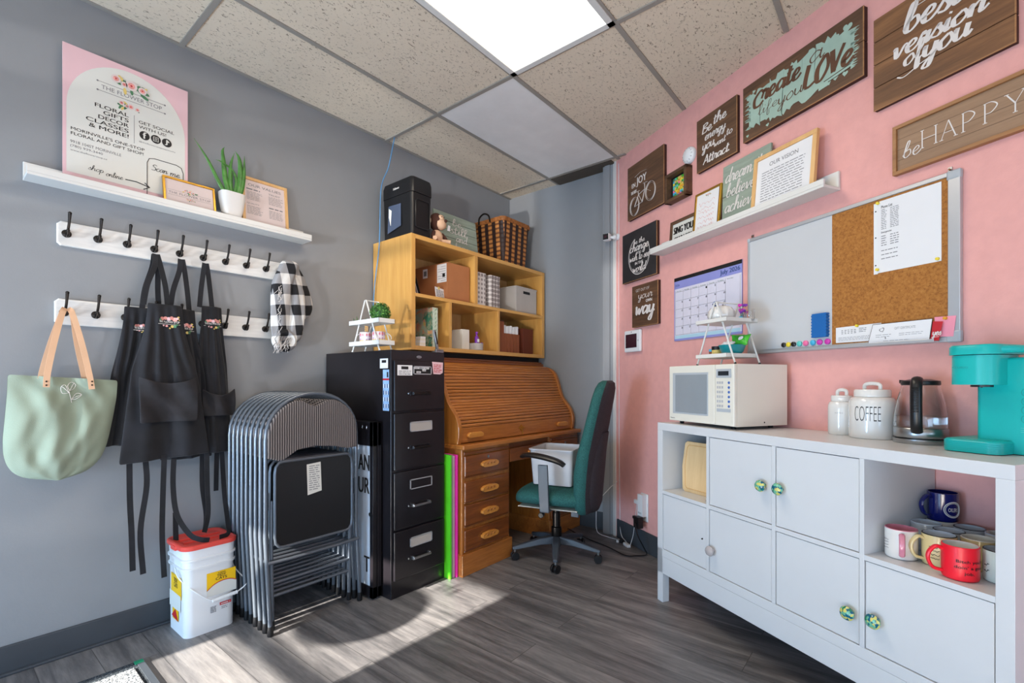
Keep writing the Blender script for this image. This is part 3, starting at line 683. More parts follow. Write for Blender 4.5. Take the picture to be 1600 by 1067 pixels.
def logo_art(m, x0, x1, z0, z1, y):
    cx = (x0+x1)/2; m.add([(x0, y, z0), (x1, y, z0), (x1, y, z1), (x0, y, z1)], [(0, 1, 2, 3)], 'blush'); y -= .0005
    zz = (z0+z1)/2; text(m, 'THE FLOWER STOP', x0+.012, x1-.012, zz-.004, zz+.007, y, 'greyink')
    for z in (zz-.011, zz+.014): m.quad((x0+.01, y, z), (x1-.01, y, z), (x1-.01, y, z+.001), (x0+.01, y, z+.001), 'greyink')
    bouquet(m, cx, zz+.02, .026, y, 11); bouquet(m, cx, zz-.02, .018, y, 12)
framed('framed_print', 'small landscape gold frame with floral print beside the aloe plant', 'picture frame', .737, .962, 2.0065, 2.163, 2.728, .014, .010, 'gold', logo_art, lean=.18)
def values_art(m, x0, x1, z0, z1, y):
    w = (x1-x0)
    text(m, 'OUR VALUES', x0+.02, x1-.02, z1-.032, z1-.018, y, 'greyink', .005)
    for i, (a, z, s_) in enumerate(((0, z1-.055, ''), (.54, z1-.055, 'TRUST'), (0, z1-.135, 'QUALITY'), (.54, z1-.135, ''))):
        xa = x0+w*a+.01
        if s_: text(m, s_, xa, xa+w*.3, z, z+.009, y, 'greyink')
        else: lines(m, xa, xa+w*.36, z-.001, z+.011, 1, y, 'greyink', .1, .5, i)
        lines(m, xa, xa+w*.38, z-.055, z-.006, 7, y, 'greyink', .2, .3, i+3)
framed('framed_print', 'light wood frame with a printed values sheet, right of the aloe', 'picture frame', 1.098, 1.347, 2.0065, 2.290, 2.752, .016, .016, 'lightwood', values_art, lean=.1, back='blush')
# aloe
t = thing('potted_aloe', 'green spiky aloe in a square white pot on the left ledge', 'potted plant', (1.038, 2.728, 2.0065))
m = MB(); cx, cy = 1.038, 2.727
def sq(r, z, e=4):
    return [(cx+r*(abs(math.cos(a))**(2/e))*(1 if math.cos(a) > 0 else -1), cy+r*.72*(abs(math.sin(a))**(2/e))*(1 if math.sin(a) > 0 else -1), z) for a in [2*PI*(k+.5)/24 for k in range(24)]]
rings = [(.030, 2.0065), (.036, 2.012), (.050, 2.07), (.058, 2.125), (.060, 2.155), (.054, 2.157), (.052, 2.14), (.02, 2.138)]
vs = []
for r_, z_ in rings: vs += sq(r_, z_)
m.add(vs, [(i*24+k, i*24+(k+1) % 24, (i+1)*24+(k+1) % 24, (i+1)*24+k) for i in range(len(rings)-1) for k in range(24)]+[tuple(range(24))[::-1]], 'ceramic', True)
m.build('pot', t)
for pts, r0 in ((((1.02, 2.13), (.975, 2.20), (.925, 2.30), (.862, 2.378)), .011), (((1.03, 2.13), (1.008, 2.22), (1.0, 2.31), (.992, 2.36), (1.002, 2.388)), .014), (((1.035, 2.13), (1.03, 2.22), (1.035, 2.31), (1.048, 2.372)), .012),
                (((1.055, 2.13), (1.075, 2.20), (1.083, 2.28), (1.072, 2.35), (1.055, 2.385)), .018), (((1.065, 2.13), (1.09, 2.22), (1.10, 2.30), (1.098, 2.375)), .014),
                (((1.04, 2.13), (1.06, 2.22), (1.045, 2.28), (.985, 2.305), (.962, 2.308)), .008), (((1.04, 2.13), (1.035, 2.20), (1.045, 2.27)), .010), (((1.05, 2.13), (1.06, 2.18), (1.062, 2.22)), .008)):
    m = MB(); P = catmull([(a, cy+.012*((i*7) % 3-1)*.4, b) for i, (a, b) in enumerate(pts)], 6); k = len(P)
    m.tube(P, [max(.001, r0*(1-(i/(k-1))**2.2)) for i in range(k)], 'aloe', 8, flat=(.45, 1)); m.build('leaf', t)

# coat racks
def rack(z0, z1, x0, x1, hx, label):
    t = thing('coat_rack', label, 'coat rack', ((x0+x1)/2, WY, z0))
    m = MB(); c = .012; y0, y1 = WY-.018, WY
    poly = [(x0+c, z0), (x1-c, z0), (x1, z0+c), (x1, z1-c), (x1-c, z1), (x0+c, z1), (x0, z1-c), (x0, z0+c)]
    m.prism(poly, y0, y1, 'whitewash'); m.build('board', t, .004)
    for x in hx:
        m = MB(); zc = z0+.052; y = y0
        m.lathe([(0, 0), (.0165, 0), (.0165, .002), (.013, .005), (0, .006)], (x, y, zc), 'darkmetal', 16, 'y')
        m.tube(catmull([(x, y-.003, zc+.004), (x+.002, y-.018, zc+.012), (x+.004, y-.030, zc+.04), (x+.005, y-.040, zc+.078)], 5), [.005]*12+[.0052, .0056, .006, .0062], 'darkmetal', 8)
        m.ball((x+.005, y-.041, zc+.080), .007, 'darkmetal', 8)
        m.tube(catmull([(x, y-.003, zc-.002), (x, y-.018, zc-.014), (x, y-.032, zc-.010), (x, y-.038, zc+.006)], 5), .0048, 'darkmetal', 8)
        m.ball((x, y-.038, zc+.008), .0065, 'darkmetal', 8); m.build('hook', t)
    return t
HX1 = [.402+.1035*k for k in range(9)]; HX2 = [.394+.104*k for k in range(9)]
rack(1.752, 1.855, .372, 1.33, HX1, 'upper whitewashed board with dark double hooks, aprons and scarf hanging from it')
rack(1.415, 1.525, .365, 1.30, HX2, 'lower whitewashed board with dark double hooks, tote bag on its first hook')

# tote bag
t = thing('tote_bag', 'pale sage canvas tote bag with tan straps hanging at far left', 'bag', (.39, 2.72, .77))
out = [(.223, 1.205), (.300, 1.202), (.40, 1.196), (.48, 1.190), (.560, 1.178), (.557, 1.12), (.540, 1.03), (.522, .95), (.505, .885), (.478, .825), (.425, .782), (.365, .768), (.300, .772), (.262, .790), (.230, .825), (.212, .880), (.208, .95), (.216, 1.05), (.221, 1.13)]
def bagfn(u, v):
    # left/right edges by height
    z = .768+(1.20-.768)*v
    def edge(side):
        P = [(.223, 1.205), (.221, 1.13), (.216, 1.05), (.209, .95), (.210, .89), (.218, .85), (.235, .815), (.262, .79), (.30, .774), (.36, .767)] if side == 0 else [(.560, 1.178), (.557, 1.12), (.545, 1.03), (.532, .95), (.522, .90), (.505, .85), (.478, .81), (.44, .782), (.40, .769), (.36, .767)]
        for i in range(len(P)-1):
            if P[i+1][1] <= z <= P[i][1]: k = (z-P[i+1][1])/(P[i][1]-P[i+1][1]); return P[i+1][0]+(P[i][0]-P[i+1][0])*k
        return P[0][0] if z > P[0][1] else P[-1][0]
    a, b = edge(0), edge(1); x = a+(b-a)*u; zz = z-.022*u*v
    blg = math.sin(PI*u)**.6*(.022+.026*math.sin(PI*min(1, v*1.15))**.8)
    fold = .007*math.sin(u*15+v*3)*math.sin(PI*u)*(.3+v) + .007*math.sin(u*7-v*9) + .005*math.sin(u*22+v*11+2*math.sin(v*7)) + .004*math.sin(u*31-v*17)*(1-v) - .010*math.exp(-((u-.30-.15*v)/.05)**2)*(.3+v*.7) - .009*math.exp(-((u-.78+.25*v)/.045)**2)*(1-v*.5)
    return x, a, zz, blg+fold*min(1, 4*u, 4*(1-u))*min(1, 5*v)
def side(sg):
    def fn(u, v):
        x, a, zz, b = bagfn(u, v); return (x, 2.712-sg*(max(b, .001)+.004), zz)
    return fn
m = MB(); m.grid(side(1), 26, 26, 'sagecloth'); m.grid(side(-.5), 26, 26, 'sagecloth'); m.build('bag_body', t, sub=1)
def strap(m, pts, w, mat, thick=.0022):
    """flat band: pts (x,y,z) centre line, width along x mostly"""
    P = catmull(pts, 6); k = len(P); L = []; Q = []
    for i in range(k):
        tg = (P[min(i+1, k-1)]-P[max(i-1, 0)]).normalized(); s_ = tg.cross(Vector((0, -1, 0)));
        if s_.length < .2: s_ = Vector((1, 0, 0))
        s_.normalize(); L.append(P[i]+s_*w/2); Q.append(P[i]-s_*w/2)
    n = tuple
    vs = [n(p+Vector((0, -thick, 0))) for p in L]+[n(p+Vector((0, -thick, 0))) for p in Q]+[n(p) for p in L]+[n(p) for p in Q]
    fs = []
    for i in range(k-1):
        fs += [(i, i+1, k+i+1, k+i), (2*k+i, 3*k+i, 3*k+i+1, 2*k+i+1), (i, 2*k+i, 2*k+i+1, i+1), (k+i, k+i+1, 3*k+i+1, 3*k+i)]
    fs += [(0, k, 3*k, 2*k), (k-1, 3*k-1, 4*k-1, 2*k-1)]
    m.add(vs, fs, mat)
for dy, dx in ((0, 0), (.035, -.012)):
    m = MB(); hx, hz = .394, 1.475
    strap(m, [(.326+dx, 2.664+dy, 1.15), (.330+dx, 2.664+dy, 1.21), (.352+dx*.5, 2.675+dy*.6, 1.34), (.378, 2.700, 1.455), (.390, 2.722, 1.480)], .020, 'tanstrap', .003)
    strap(m, [(.466+dx, 2.664+dy, 1.14), (.458+dx, 2.664+dy, 1.20), (.436+dx, 2.675+dy*.6, 1.33), (.410, 2.700, 1.455), (.398, 2.722, 1.480)], .020, 'tanstrap', .003)
    if dy == 0:
        for x in (.326, .466):
            for z in (1.158, 1.173): m.lathe([(0, 0), (.0035, 0), (.0025, .002), (0, .0022)], (x, 2.660, z), 'darkmetal', 8, 'y')
    m.build('strap', t)
m = MB()
def bagY(x, z):
    b = 0
    for i in range(41):
        u = i/40; X, a, zz, bb = bagfn(u, (z-.768)/(.432)+.022*u)
        if X >= x: b = bb; break
    return 2.712-max(b, .001)-.0085
for st in ([(.405, 1.085), (.400, 1.11), (.396, 1.132)], [(.396, 1.126), (.375, 1.125), (.372, 1.15), (.385, 1.158), (.396, 1.126)], [(.398, 1.135), (.393, 1.155), (.405, 1.170), (.418, 1.160), (.412, 1.142), (.398, 1.135)], [(.403, 1.098), (.418, 1.100), (.436, 1.117), (.420, 1.123), (.403, 1.098)], [(.403, 1.098), (.42, 1.11), (.434, 1.116)], [(.40, 1.135), (.408, 1.155), (.415, 1.168)], [(.394, 1.128), (.383, 1.143), (.374, 1.152)]):
    m.tube([(p.x, bagY(p.x, p.y), p.y) for p in catmull([(a, b, 0) for a, b in st], 4)], .0009, 'lettering', 5)
m.build('leaf_embroidery', t)

# aprons
def apron(label, hook, cx, top, zt, bot, zb, y, mat, pocket, lean=0, logo=None, seed=0, straps=(), neckw=.04, hem=None, depth=.02, nk=None):
    """cx/top/bot: (x0,x1) at bib top zt and at hem zb"""
    t = thing('apron', label, 'apron', (hook[0], y, zb), group='black shop aprons on the upper rack')
    zw = zt-.30
    def edge(z, s_):
        if z > zw:  # bib curving out to the waist
            k = (zt-z)/(zt-zw); return top[s_]+(bot[s_]-top[s_])*(.55*k**1.6)
        k = (zw-z)/(zw-zb); a = top[s_]+(bot[s_]-top[s_])*.55; return a+(bot[s_]-a)*k**.9
    def fn(u, v):
        z = zt-(zt-zb)*v+(hem or 0)*(u-.5)*v*.5
        a, b = edge(zt-(zt-zb)*v, 0), edge(zt-(zt-zb)*v, 1)
        f = math.sin(u*9+seed)*.013*(.25+v)+math.sin(u*17+seed*2+v*2)*.007*v+.012*math.sin(PI*u)+.006*math.sin(u*26-v*8+seed)*math.sin(PI*min(1, v*1.3))+.010*math.exp(-((u-.25-.3*v)/.06)**2)*v
        return (a+(b-a)*u, y-depth*v-f-.004, z)
    m = MB(); m.grid(fn, 30, 26, mat); m.build('apron_body', t, solid=.003, sub=1)
    m = MB(); hx, hz = hook; hy = 2.742
    x0, x1 = top[0]+.02, top[1]-.02
    if nk: x0, x1 = nk
    strap(m, [(x0, y-.008, zt-.01), (x0+.25*(hx-x0), y-.004, zt+(hz-zt)*.35), (hx-.012, (y+hy)/2, zt+(hz-zt)*.75), (hx-.004, hy, hz)], .022, mat)
    strap(m, [(x1, y-.006, zt-.01), (x1+.25*(hx-x1), y, zt+(hz-zt)*.35), (hx+.012, (y+hy)/2+.004, zt+(hz-zt)*.75), (hx+.004, hy, hz)], .022, mat)
    m.build('neck_strap', t)
    if pocket:
        p0, p1, pz0, pz1, pm = pocket
        def pf(u, v):
            z = pz0+(pz1-pz0)*v; k = (zt-z)/(zt-zb); x = p0+(p1-p0)*u
            f = math.sin((x-edge(z, 0))/(edge(z, 1)-edge(z, 0)+1e-6)*9+seed)*.013*(.25+k)+.006*math.sin(u*11+v*6)
            sag = .034*math.sin(PI*u)**.8*v*v
            return (x, y-depth*k-f-.030-.016*math.sin(PI*u)*v-.004, z-sag)
        m = MB(); m.grid(pf, 16, 10, pm); m.build('pocket', t, solid=.003, sub=1)
    for s_ in straps:
        m = MB(); strap(m, s_, .022, mat); m.build('tie', t)
    if logo:
        m = MB(); lx0, lx1, lz = logo
        yb = min(fn(k/30, (zt-lz)/(zt-zb))[1] for k in range(31))-.004
        def LY_(x): 
            best = min(range(31), key=lambda k: abs(fn(k/30, (zt-lz)/(zt-zb))[0]-x)); return fn(best/30, (zt-lz)/(zt-zb))[1]-.0065
        mid = LY_((lx0+lx1)/2); w_ = lx1-lx0; mm = MB(); c = (lx0+lx1)/2
        text(m, 'THE FLOWER STOP', lx0+.004, lx1-.004, lz-.005, lz+.005, 0, 'lettering', .01)
        m.quad((lx0, 0, lz-.012), (lx1, 0, lz-.012), (lx1, 0, lz-.0105), (lx0, 0, lz-.0105), 'lettering')
        for dx, dz, r_, mt in ((-.028, .014, .009, 'rose'), (-.015, .017, .008, 'rose'), (-.002, .014, .009, 'pinkpaper'), (.010, .019, .009, 'rose'), (.022, .013, .010, 'rose'), (.032, .018, .006, 'pinkpaper'), (-.036, .009, .005, 'leafp'), (.036, .024, .005, 'yelp'), (-.01, -.020, .005, 'rose'), (-.022, -.018, .004, 'pinkpaper'), (.012, -.021, .007, 'yelp'), (.022, -.02, .007, 'leafp'), (.002, -.03, .004, 'yelp'), (.04, .012, .004, 'yelp'), (.03, -.012, .005, 'leafp')):
            k = w_/.09; disc(m, c+dx*k, lz+dz*k, r_*k, -.0003, mt, 8)
        # lay the print on the cloth
        m.v = [Vector((v.x, LY_(v.x)+v.y, v.z)) for v in m.v]
        m.build('printed_logo', t)
    return t
apron('third black apron from the left, rounded pocket, hanging over the folded chairs', (.920, 1.772), None, (.898, .990), 1.555, (.835, 1.035), .815, 2.735, 'apron', (.89, 1.04, 1.00, 1.14, 'apron2'),
      logo=(.905, .985, 1.466), seed=2.2, straps=([(.958, 2.70, .84), (.955, 2.70, .74), (.953, 2.70, .62)], [(.978, 2.70, .86), (.981, 2.69, .72), (.983, 2.67, .58), (.978, 2.62, .47), (.960, 2.57, .428), (.915, 2.55, .4245)]), nk=(.888, .945), depth=.03)
apron('middle black apron, mostly hidden behind the front one', (.815, 1.772), None, (.755, .865), 1.525, (.72, .93), .80, 2.722, 'apron', None,
      logo=(.772, .858, 1.430), seed=4, straps=([(.885, 2.68, .82), (.882, 2.67, .66), (.895, 2.66, .52), (.89, 2.66, .44)],), nk=(.760, .840), depth=.02)
apron('black apron at the back left, its side hanging slanted behind the wide front one', (.708, 1.772), None, (.590, .72), 1.515, (.505, .62), .885, 2.742, 'apron', None,
      logo=(.620, .680, 1.42), seed=1, straps=(), nk=(.655, .722), depth=.01)
apron('wide faded black apron in front, big pocket, first from the left', (.712, 1.776), None, (.665, .800), 1.535, (.552, .905), .815, 2.690, 'apron', (.620, .850, .985, 1.200, 'apron2'),
      logo=(.700, .788, 1.452), seed=.3, straps=([(.592, 2.66, .83), (.594, 2.66, .65), (.600, 2.66, .50), (.604, 2.66, .33)], [(.650, 2.66, .83), (.655, 2.66, .70), (.632, 2.66, .50), (.642, 2.66, .305)], [(.722, 2.66, .83), (.716, 2.66, .62), (.714, 2.66, .45), (.722, 2.66, .265)],
      [(.760, 2.66, .83), (.754, 2.65, .68), (.764, 2.63, .55), (.80, 2.58, .46), (.835, 2.55, .434), (.87, 2.545, .4245)], [(.775, 2.69, .55), (.776, 2.69, .45), (.780, 2.69, .30)], [(.86, 2.58, .455), (.89, 2.62, .53), (.90, 2.66, .66), (.898, 2.66, .83)]), nk=(.648, .742), depth=.03, hem=.03)

# scarf
t = thing('scarf', 'black, grey and white checked scarf bunched on the end of the upper rack', 'scarf', (1.30, 2.70, 1.34))
def lobe(pts, rad, ph, flat=.55):
    m = MB(); P = catmull(pts, 6); k = len(P); seg = 28; vs = []
    for i in range(k):
        f = i/(k-1); j = f*(len(rad)-1); a = int(min(j, len(rad)-2)); r_ = rad[a]+(rad[a+1]-rad[a])*(j-a)
        for q in range(seg):
            an = 2*PI*q/seg; rr = r_*(1+.10*math.sin(an*5+ph+f*4)+.05*math.sin(an*9-f*6))
            vs.append((P[i].x+rr*math.cos(an), P[i].y+rr*flat*math.sin(an), P[i].z))
    m.add(vs, [(i*seg+q, (i+1)*seg+q, (i+1)*seg+(q+1) % seg, i*seg+(q+1) % seg) for i in range(k-1) for q in range(seg)]+[tuple(range(seg)), tuple(range((k-1)*seg, k*seg))[::-1]], 'plaid', True)
    return m
m = lobe([(1.345, 2.735, 1.868), (1.345, 2.725, 1.84), (1.30, 2.71, 1.72), (1.285, 2.71, 1.58), (1.280, 2.71, 1.46), (1.285, 2.71, 1.40)], [.02, .055, .062, .056, .05, .04], 0); m.build('front_fold', t, sub=1)
m = lobe([(1.365, 2.75, 1.866), (1.385, 2.745, 1.80), (1.42, 2.74, 1.70), (1.445, 2.74, 1.62), (1.435, 2.74, 1.555), (1.40, 2.74, 1.53)], [.02, .042, .045, .042, .03, .01], 2, .6); m.build('side_fold', t, sub=1)
m = lobe([(1.345, 2.72, 1.80), (1.372, 2.705, 1.70), (1.378, 2.70, 1.58), (1.365, 2.70, 1.47), (1.345, 2.70, 1.41), (1.30, 2.70, 1.38)], [.02, .04, .045, .045, .042, .02], 4, .6); m.build('middle_fold', t, sub=1)
m = MB(); m.grid(lambda u, v: (1.30+math.cos(2*PI*u)*(.048+.020*math.cos(2*PI*v)), 2.70+.030*math.sin(2*PI*v), 1.405+math.sin(2*PI*u)*(.045+.020*math.cos(2*PI*v))), 28, 12, 'plaid'); m.build('looped_end', t)
m = MB()
for i in range(60):
    a = R.uniform(0, PI); x = 1.235+.09*R.random() if i < 40 else 1.27; z = 1.37+.06*R.random() if i < 40 else 1.66
    if i >= 40: x, z = 1.268+R.uniform(-.008, .012), R.choice((1.68, 1.50, 1.58))+R.uniform(-.03, .03)
    yy = 2.68-R.random()*.01
    m.tube([(x, yy, z), (x-.012+R.uniform(-.01, .01), yy-.008, z-.018), (x-.010+R.uniform(-.02, .01), yy-.004, z-.042)], .0012, T['lettering'] if i % 3 else T['blackm'], 4)
o = m.build('fringe', t)

# ================================================================ FLOOR LEFT
t = thing('door_mat', 'grey and black pile doormat with a green corner tag, at the bottom left', 'doormat', (.45, 2.1, 0), -.03)
m = MB(); X = Matrix.Translation((.595, 2.475, 0)) @ Matrix.Rotation(-.02, 4, 'Z') @ Matrix.Translation((-.595, -2.475, 0)); m.X = X
m.box(-.30, .595, 1.80, 2.475, .0005, .008, 'matborder'); m.build('border', t, .002)
m = MB(); m.X = X; m.box(-.25, .555, 1.86, 2.415, .008, .014, 'matpile'); m.build('pile', t, .002)
m = MB(); m.X = X; m.box(.572, .5955, 1.81, 2.445, .008, .0105, 'basegrey'); m.box(.565, .595, 2.445, 2.474, .008, .0115, 'matgreen'); m.build('corner_tag', t)

# litter bucket
BX0, BX1, BY0, BY1 = .768, .970, 2.525, 2.745
t = thing('litter_bucket', 'white plastic cat litter bucket with coral red lid under the aprons', 'bucket', (.905, 2.645, 0))
def rr(x0, x1, y0, y1, r, z, n=6):
    out = []
    for cx_, cy_, a0 in ((x1-r, y0+r, -PI/2), (x1-r, y1-r, 0), (x0+r, y1-r, PI/2), (x0+r, y0+r, PI)):
        out += [(cx_+r*math.cos(a0+PI/2*k/n), cy_+r*math.sin(a0+PI/2*k/n), z) for k in range(n+1)]
    return out
def loft(m, rings, mat, cap=True):
    n = len(rings[0]); vs = [p for r_ in rings for p in r_]
    m.add(vs, [(i*n+k, i*n+(k+1) % n, (i+1)*n+(k+1) % n, (i+1)*n+k) for i in range(len(rings)-1) for k in range(n)]+([tuple(range(n))[::-1], tuple(range((len(rings)-1)*n, len(rings)*n))] if cap else []), mat, True)
m = MB()
def ring(e, z, r=.03): return rr(BX0-e, BX1+e, BY0-e, BY1+e, r+max(e, -.01), z)
prof = [(0, .004), (.004, .0), (.004, .012), (.006, .30), (.007, .305), (.013, .307), (.014, .316), (.008, .319), (.008, .345), (.015, .348), (.016, .357), (.009, .360), (.010, .392), (.012, .40)]
loft(m, [ring(e, z) for e, z in prof], 'plastic'); m.build('tub', t)
m = MB(); prof = [(.010, .398), (.017, .400), (.019, .404), (.019, .418), (.014, .422), (.004, .422), (-.012, .414), (-.02, .414)]
loft(m, [ring(e, z) for e, z in prof], 'redplastic'); m.build('lid', t)
m = MB(); m.box(BX0+.015, BX1-.015, 2.60, 2.612, .413, .421, 'redplastic'); m.box(BX0+.015, BX1-.015, 2.66, 2.672, .413, .421, 'redplastic')
m.box(BX0-.022, BX0-.008, 2.60, 2.66, .392, .412, 'redplastic'); m.build('lid_rib', t, .002)
m = MB(); yb = BY0-.02; hz = .31
P = catmull([(BX0-.016, 2.62, hz), (BX0-.014, 2.56, .27), (.81, yb, .20), (.87, yb-.004, .150), (.915, yb-.006, .143)], 6); m.tube(P, .003, 'plastic', 6)
P = catmull([(BX1+.016, 2.62, hz), (BX1+.022, 2.57, .25), (1.02, yb, .19), (.985, yb-.004, .160), (.955, yb-.006, .152)], 6); m.tube(P, .003, 'plastic', 6); m.build('bail_handle', t)
m = MB(); m.tube([(.868, yb-.006, .148), (.975, yb-.006, .156)], .008, 'plastic', 10)
for k in range(9): m.tube([(.872+k*.0125, yb-.006, .1485+k*.0009), (.875+k*.0125, yb-.006, .1487+k*.0009)], .0088, 'plastic', 10)
m.build('grip', t)
m = MB(); y = BY0-.0075
T['labyel'] = M('yellow_label', (240, 190, 20), .4, var=.03)
m.quad((.850, y, .195), (.975, y, .195), (.975, y, .275), (.850, y, .275), 'labyel')
arcp = [(.850, .192), (.880, .214), (.915, .224), (.95, .222), (.978, .210)]
P = catmull([(a, b, 0) for a, b in arcp], 5)
m.add([(p.x, y-.0004, p.y) for p in P]+[(.978, y-.0004, .165), (.85, y-.0004, .165)], [tuple(range(len(P)+2))], 'ivorypaper')
for i in range(len(P)-1): m.quad((P[i].x, y-.0008, P[i].y), (P[i+1].x, y-.0008, P[i+1].y), (P[i+1].x, y-.0008, P[i+1].y+.004), (P[i].x, y-.0008, P[i].y+.004), 'red')
text(m, 'PURINA', .898, .930, .262, .269, y-.0008, 'ink', .01); text(m, 'TIDY', .893, .932, .248, .260, y-.0008, 'ink', .02); text(m, 'CATS', .888, .936, .234, .246, y-.0008, 'ink', .02)
m.quad((.905, y, .110), (.955, y, .110), (.955, y, .123), (.905, y, .123), 'red'); lines(m, .910, .95, .111, .122, 1, y-.0005, 'lettering', .1)
lines(m, .865, .89, .085, .115, 6, y, 'greyink', .05, .5); lines(m, .912, .94, .09, .105, 2, y, 'greyink', .3)
m.build('front_label', t)
m = MB(); xx = BX0-.0075
def yq(y0, y1, z0, z1, mat, e=0): m.quad((xx-e, y1, z0), (xx-e, y0, z0), (xx-e, y0, z1), (xx-e, y1, z1), mat)
yq(2.56, 2.70, .17, .27, 'labyel'); yq(2.57, 2.72, .11, .185, 'ivorypaper', .0003); yq(2.60, 2.68, .06, .11, 'labyel')
m.add([(xx-.0006, 2.69, .07), (xx-.0006, 2.60, .06), (xx-.0006, 2.64, .11)], [(0, 1, 2)], 'red')
text(m, 'TIDY', -2.66, -2.61, .235, .255, xx-.0006, 'ink', .02, face='-x'); text(m, 'CATS', -2.66, -2.61, .212, .232, xx-.0006, 'ink', .02, face='-x')
m.build('side_label', t)

# stack of folding chairs
def folding_chair(label, y, sticker=False):
    t = thing('folding_chair', label, 'folding chair', (1.24, y, 0), group='folded metal chairs stacked against the grey wall')
    cx = 1.238
    def P(x, dy, z): return (cx+x, y+dy, z)
    m = MB(); hw = .235
    pts = [P(-hw+.02, -.004, .03), P(-hw, 0, .45), P(-hw, 0, .80)]
    arch = [P(-hw*math.cos(a), 0, .90+.215*math.sin(a)**.9) for a in [PI*k/16 for k in range(17)]]
    pts = pts+arch+[P(hw, 0, .80), P(hw, 0, .45), P(hw+.02, -.004, .03)]
    m.tube(pts, [.0105]*2+[.0095]*(len(pts)-4)+[.0105]*2, 'chairsteel', 10); m.build('back_frame', t)
    for s_ in (-1, 1):
        x = -hw+.02 if s_ < 0 else hw+.02
        m = MB(); m.lathe([(0, 0), (.013, 0), (.0145, .004), (.0125, .045), (.0, .046)], P(x, -.004, .001), 'black', 10); m.build('rubber_foot', t)
    m = MB(); seg = 20; top = []; bot = []
    out = [(-hw+.004, .82)]+[(-(hw-.004)*math.cos(PI*k/seg), .905+.197*math.sin(PI*k/seg)**.9-(.05*math.exp(-((k-seg/2)/1.6)**2))) for k in range(seg+1)]+[(hw-.004, .83), (hw*.75, .825), (hw*.4, .845), (0, .855), (-hw*.4, .845), (-hw*.72, .80)]
    n = len(out); vs = [P(a, -.014, b) for a, b in out]+[P(a*.96, -.018, .95+(b-.95)*.96) for a, b in out]+[P(a, .007, b) for a, b in out]
    m.add(vs, [tuple(n+i for i in range(n))[::-1], tuple(2*n+i for i in range(n))]+[(i, (i+1) % n, n+(i+1) % n, n+i) for i in range(n)]+[(2*n+i, 2*n+(i+1) % n, (i+1) % n, i) for i in range(n)], 'pinstripe', True)
    m.build('back_pad', t)
    m = MB(); sw = .200; z0, z1 = .405, .795
    ringp = [P(sw*a, -.016, b) for a, b in ((-1, z0+.05), (-.98, z0+.02), (-.9, z0), (-.8, z0-.004), (.8, z0-.004), (.9, z0), (.98, z0+.02), (1, z0+.05), (1, z1-.05), (.98, z1-.02), (.9, z1), (.8, z1+.004), (-.8, z1+.004), (-.9, z1), (-.98, z1-.02), (-1, z1-.05))]
    m.tube(ringp, .007, 'chairsteel', 8, closed=True); m.build('seat_frame', t)
    m = MB(); pan = [(a[0]*1+0, 0, a[2]) for a in ringp]
    m.prism([(a[0], a[2]) for a in ringp], y-.017, y-.010, 'black'); m.build('seat', t)
    m = MB(); m.tube([P(-hw+.008, -.008, .338), P(-hw*.5, -.012, .336), P(hw*.5, -.012, .336), P(hw+.012, -.008, .338)], .009, 'chairsteel', 8); m.build('front_stretcher', t)
    m = MB()
    for s_ in (-1, 1): m.tube([P(s_*.205, .008, .62), P(s_*.205, .009, .40), P(s_*.200, .011, .10), P(s_*.200, .011, .045)], .0095, 'chairsteel', 8)
    m.tube([P(-.200, .011, .175), P(.200, .011, .175)], .008, 'chairsteel', 8); m.tube([P(-.200, .010, .235), P(.200, .010, .235)], .008, 'chairsteel', 8)
    for s_ in (-1, 1): m.lathe([(0, 0), (.012, 0), (.0135, .003), (.0115, .04), (0, .041)], P(s_*.200, .011, .020), 'black', 8)
    m.build('rear_legs', t)
    for s_ in (-1, 1):
        m = MB(); m.box(cx+s_*.222-.003, cx+s_*.222+.003, y-.012, y+.014, .58, .66, 'chairsteel'); m.build('hinge_bracket', t, .001)
    return t
fc = folding_chair('front folding chair of the leaning stack, white sticker under its seat', 2.262)
labs = ['folding chair directly behind the front one of the leaning stack', 'third folding chair of the leaning stack', 'fourth folding chair of the leaning stack', 'fifth folding chair, middle of the leaning stack', 'sixth folding chair of the leaning stack', 'seventh folding chair of the leaning stack', 'folding chair last but one in the leaning stack', 'rearmost folding chair of the stack, nearest the grey wall']
for k in range(8):
    dup(fc, labs[k], (1.24, 2.262+.0498*(k+1), 0))
m = MB()
m.quad((1.195, 2.244, .62), (1.268, 2.244, .632), (1.262, 2.244, .775), (1.190, 2.244, .77), 'ivorypaper'); lines(m, 1.202, 1.258, .64, .765, 12, 2.2433, 'greyink', .3)
m.build('sticker', fc)

# sandwich board folded flat beside the cabinet
t = thing('sandwich_board', 'folded black framed pavement sign with white face, between chairs and filing cabinet', 'pavement sign', (1.55, 2.48, 0))
for x in (1.532, 1.562):
    m = MB(); y0, y1, z0, z1 = 2.195, 2.775, .01, .955
    for a in ((y0, y0+.028, z0, z1), (y1-.028, y1, z0, z1), (y0, y1, z0, z0+.06), (y0, y1, z1-.13, z1)): m.box(x, x+.026, *a, 'cab')
    if x < 1.54:
        for z in (z1-.02,):
            for y in (2.25, 2.29, 2.40): m.tube([(x-.001, y, z), (x-.001, y, z-.02)], .002, 'chrome', 6)
        m.lathe([(0, 0), (.012, 0), (.008, .004), (0, .005)], (x-.005, y0+.02, .46), 'black', 12, 'x')
    m.build('panel_frame', t, .004)
    m = MB(); m.box(x+.006, x+.018, y0+.024, y1-.024, z0+.05, z1-.12, 'signwhite')
    if x < 1.54:
        for s_, a, z in (('AN', .105, .69), ('UR', .105, .565), ('T', .05, .14)): text(m, s_, -(y0+.035+a), -(y0+.04), z, z+.085, x+.0045, 'ink', .02, face='-x')
    m.build('sign_face', t)
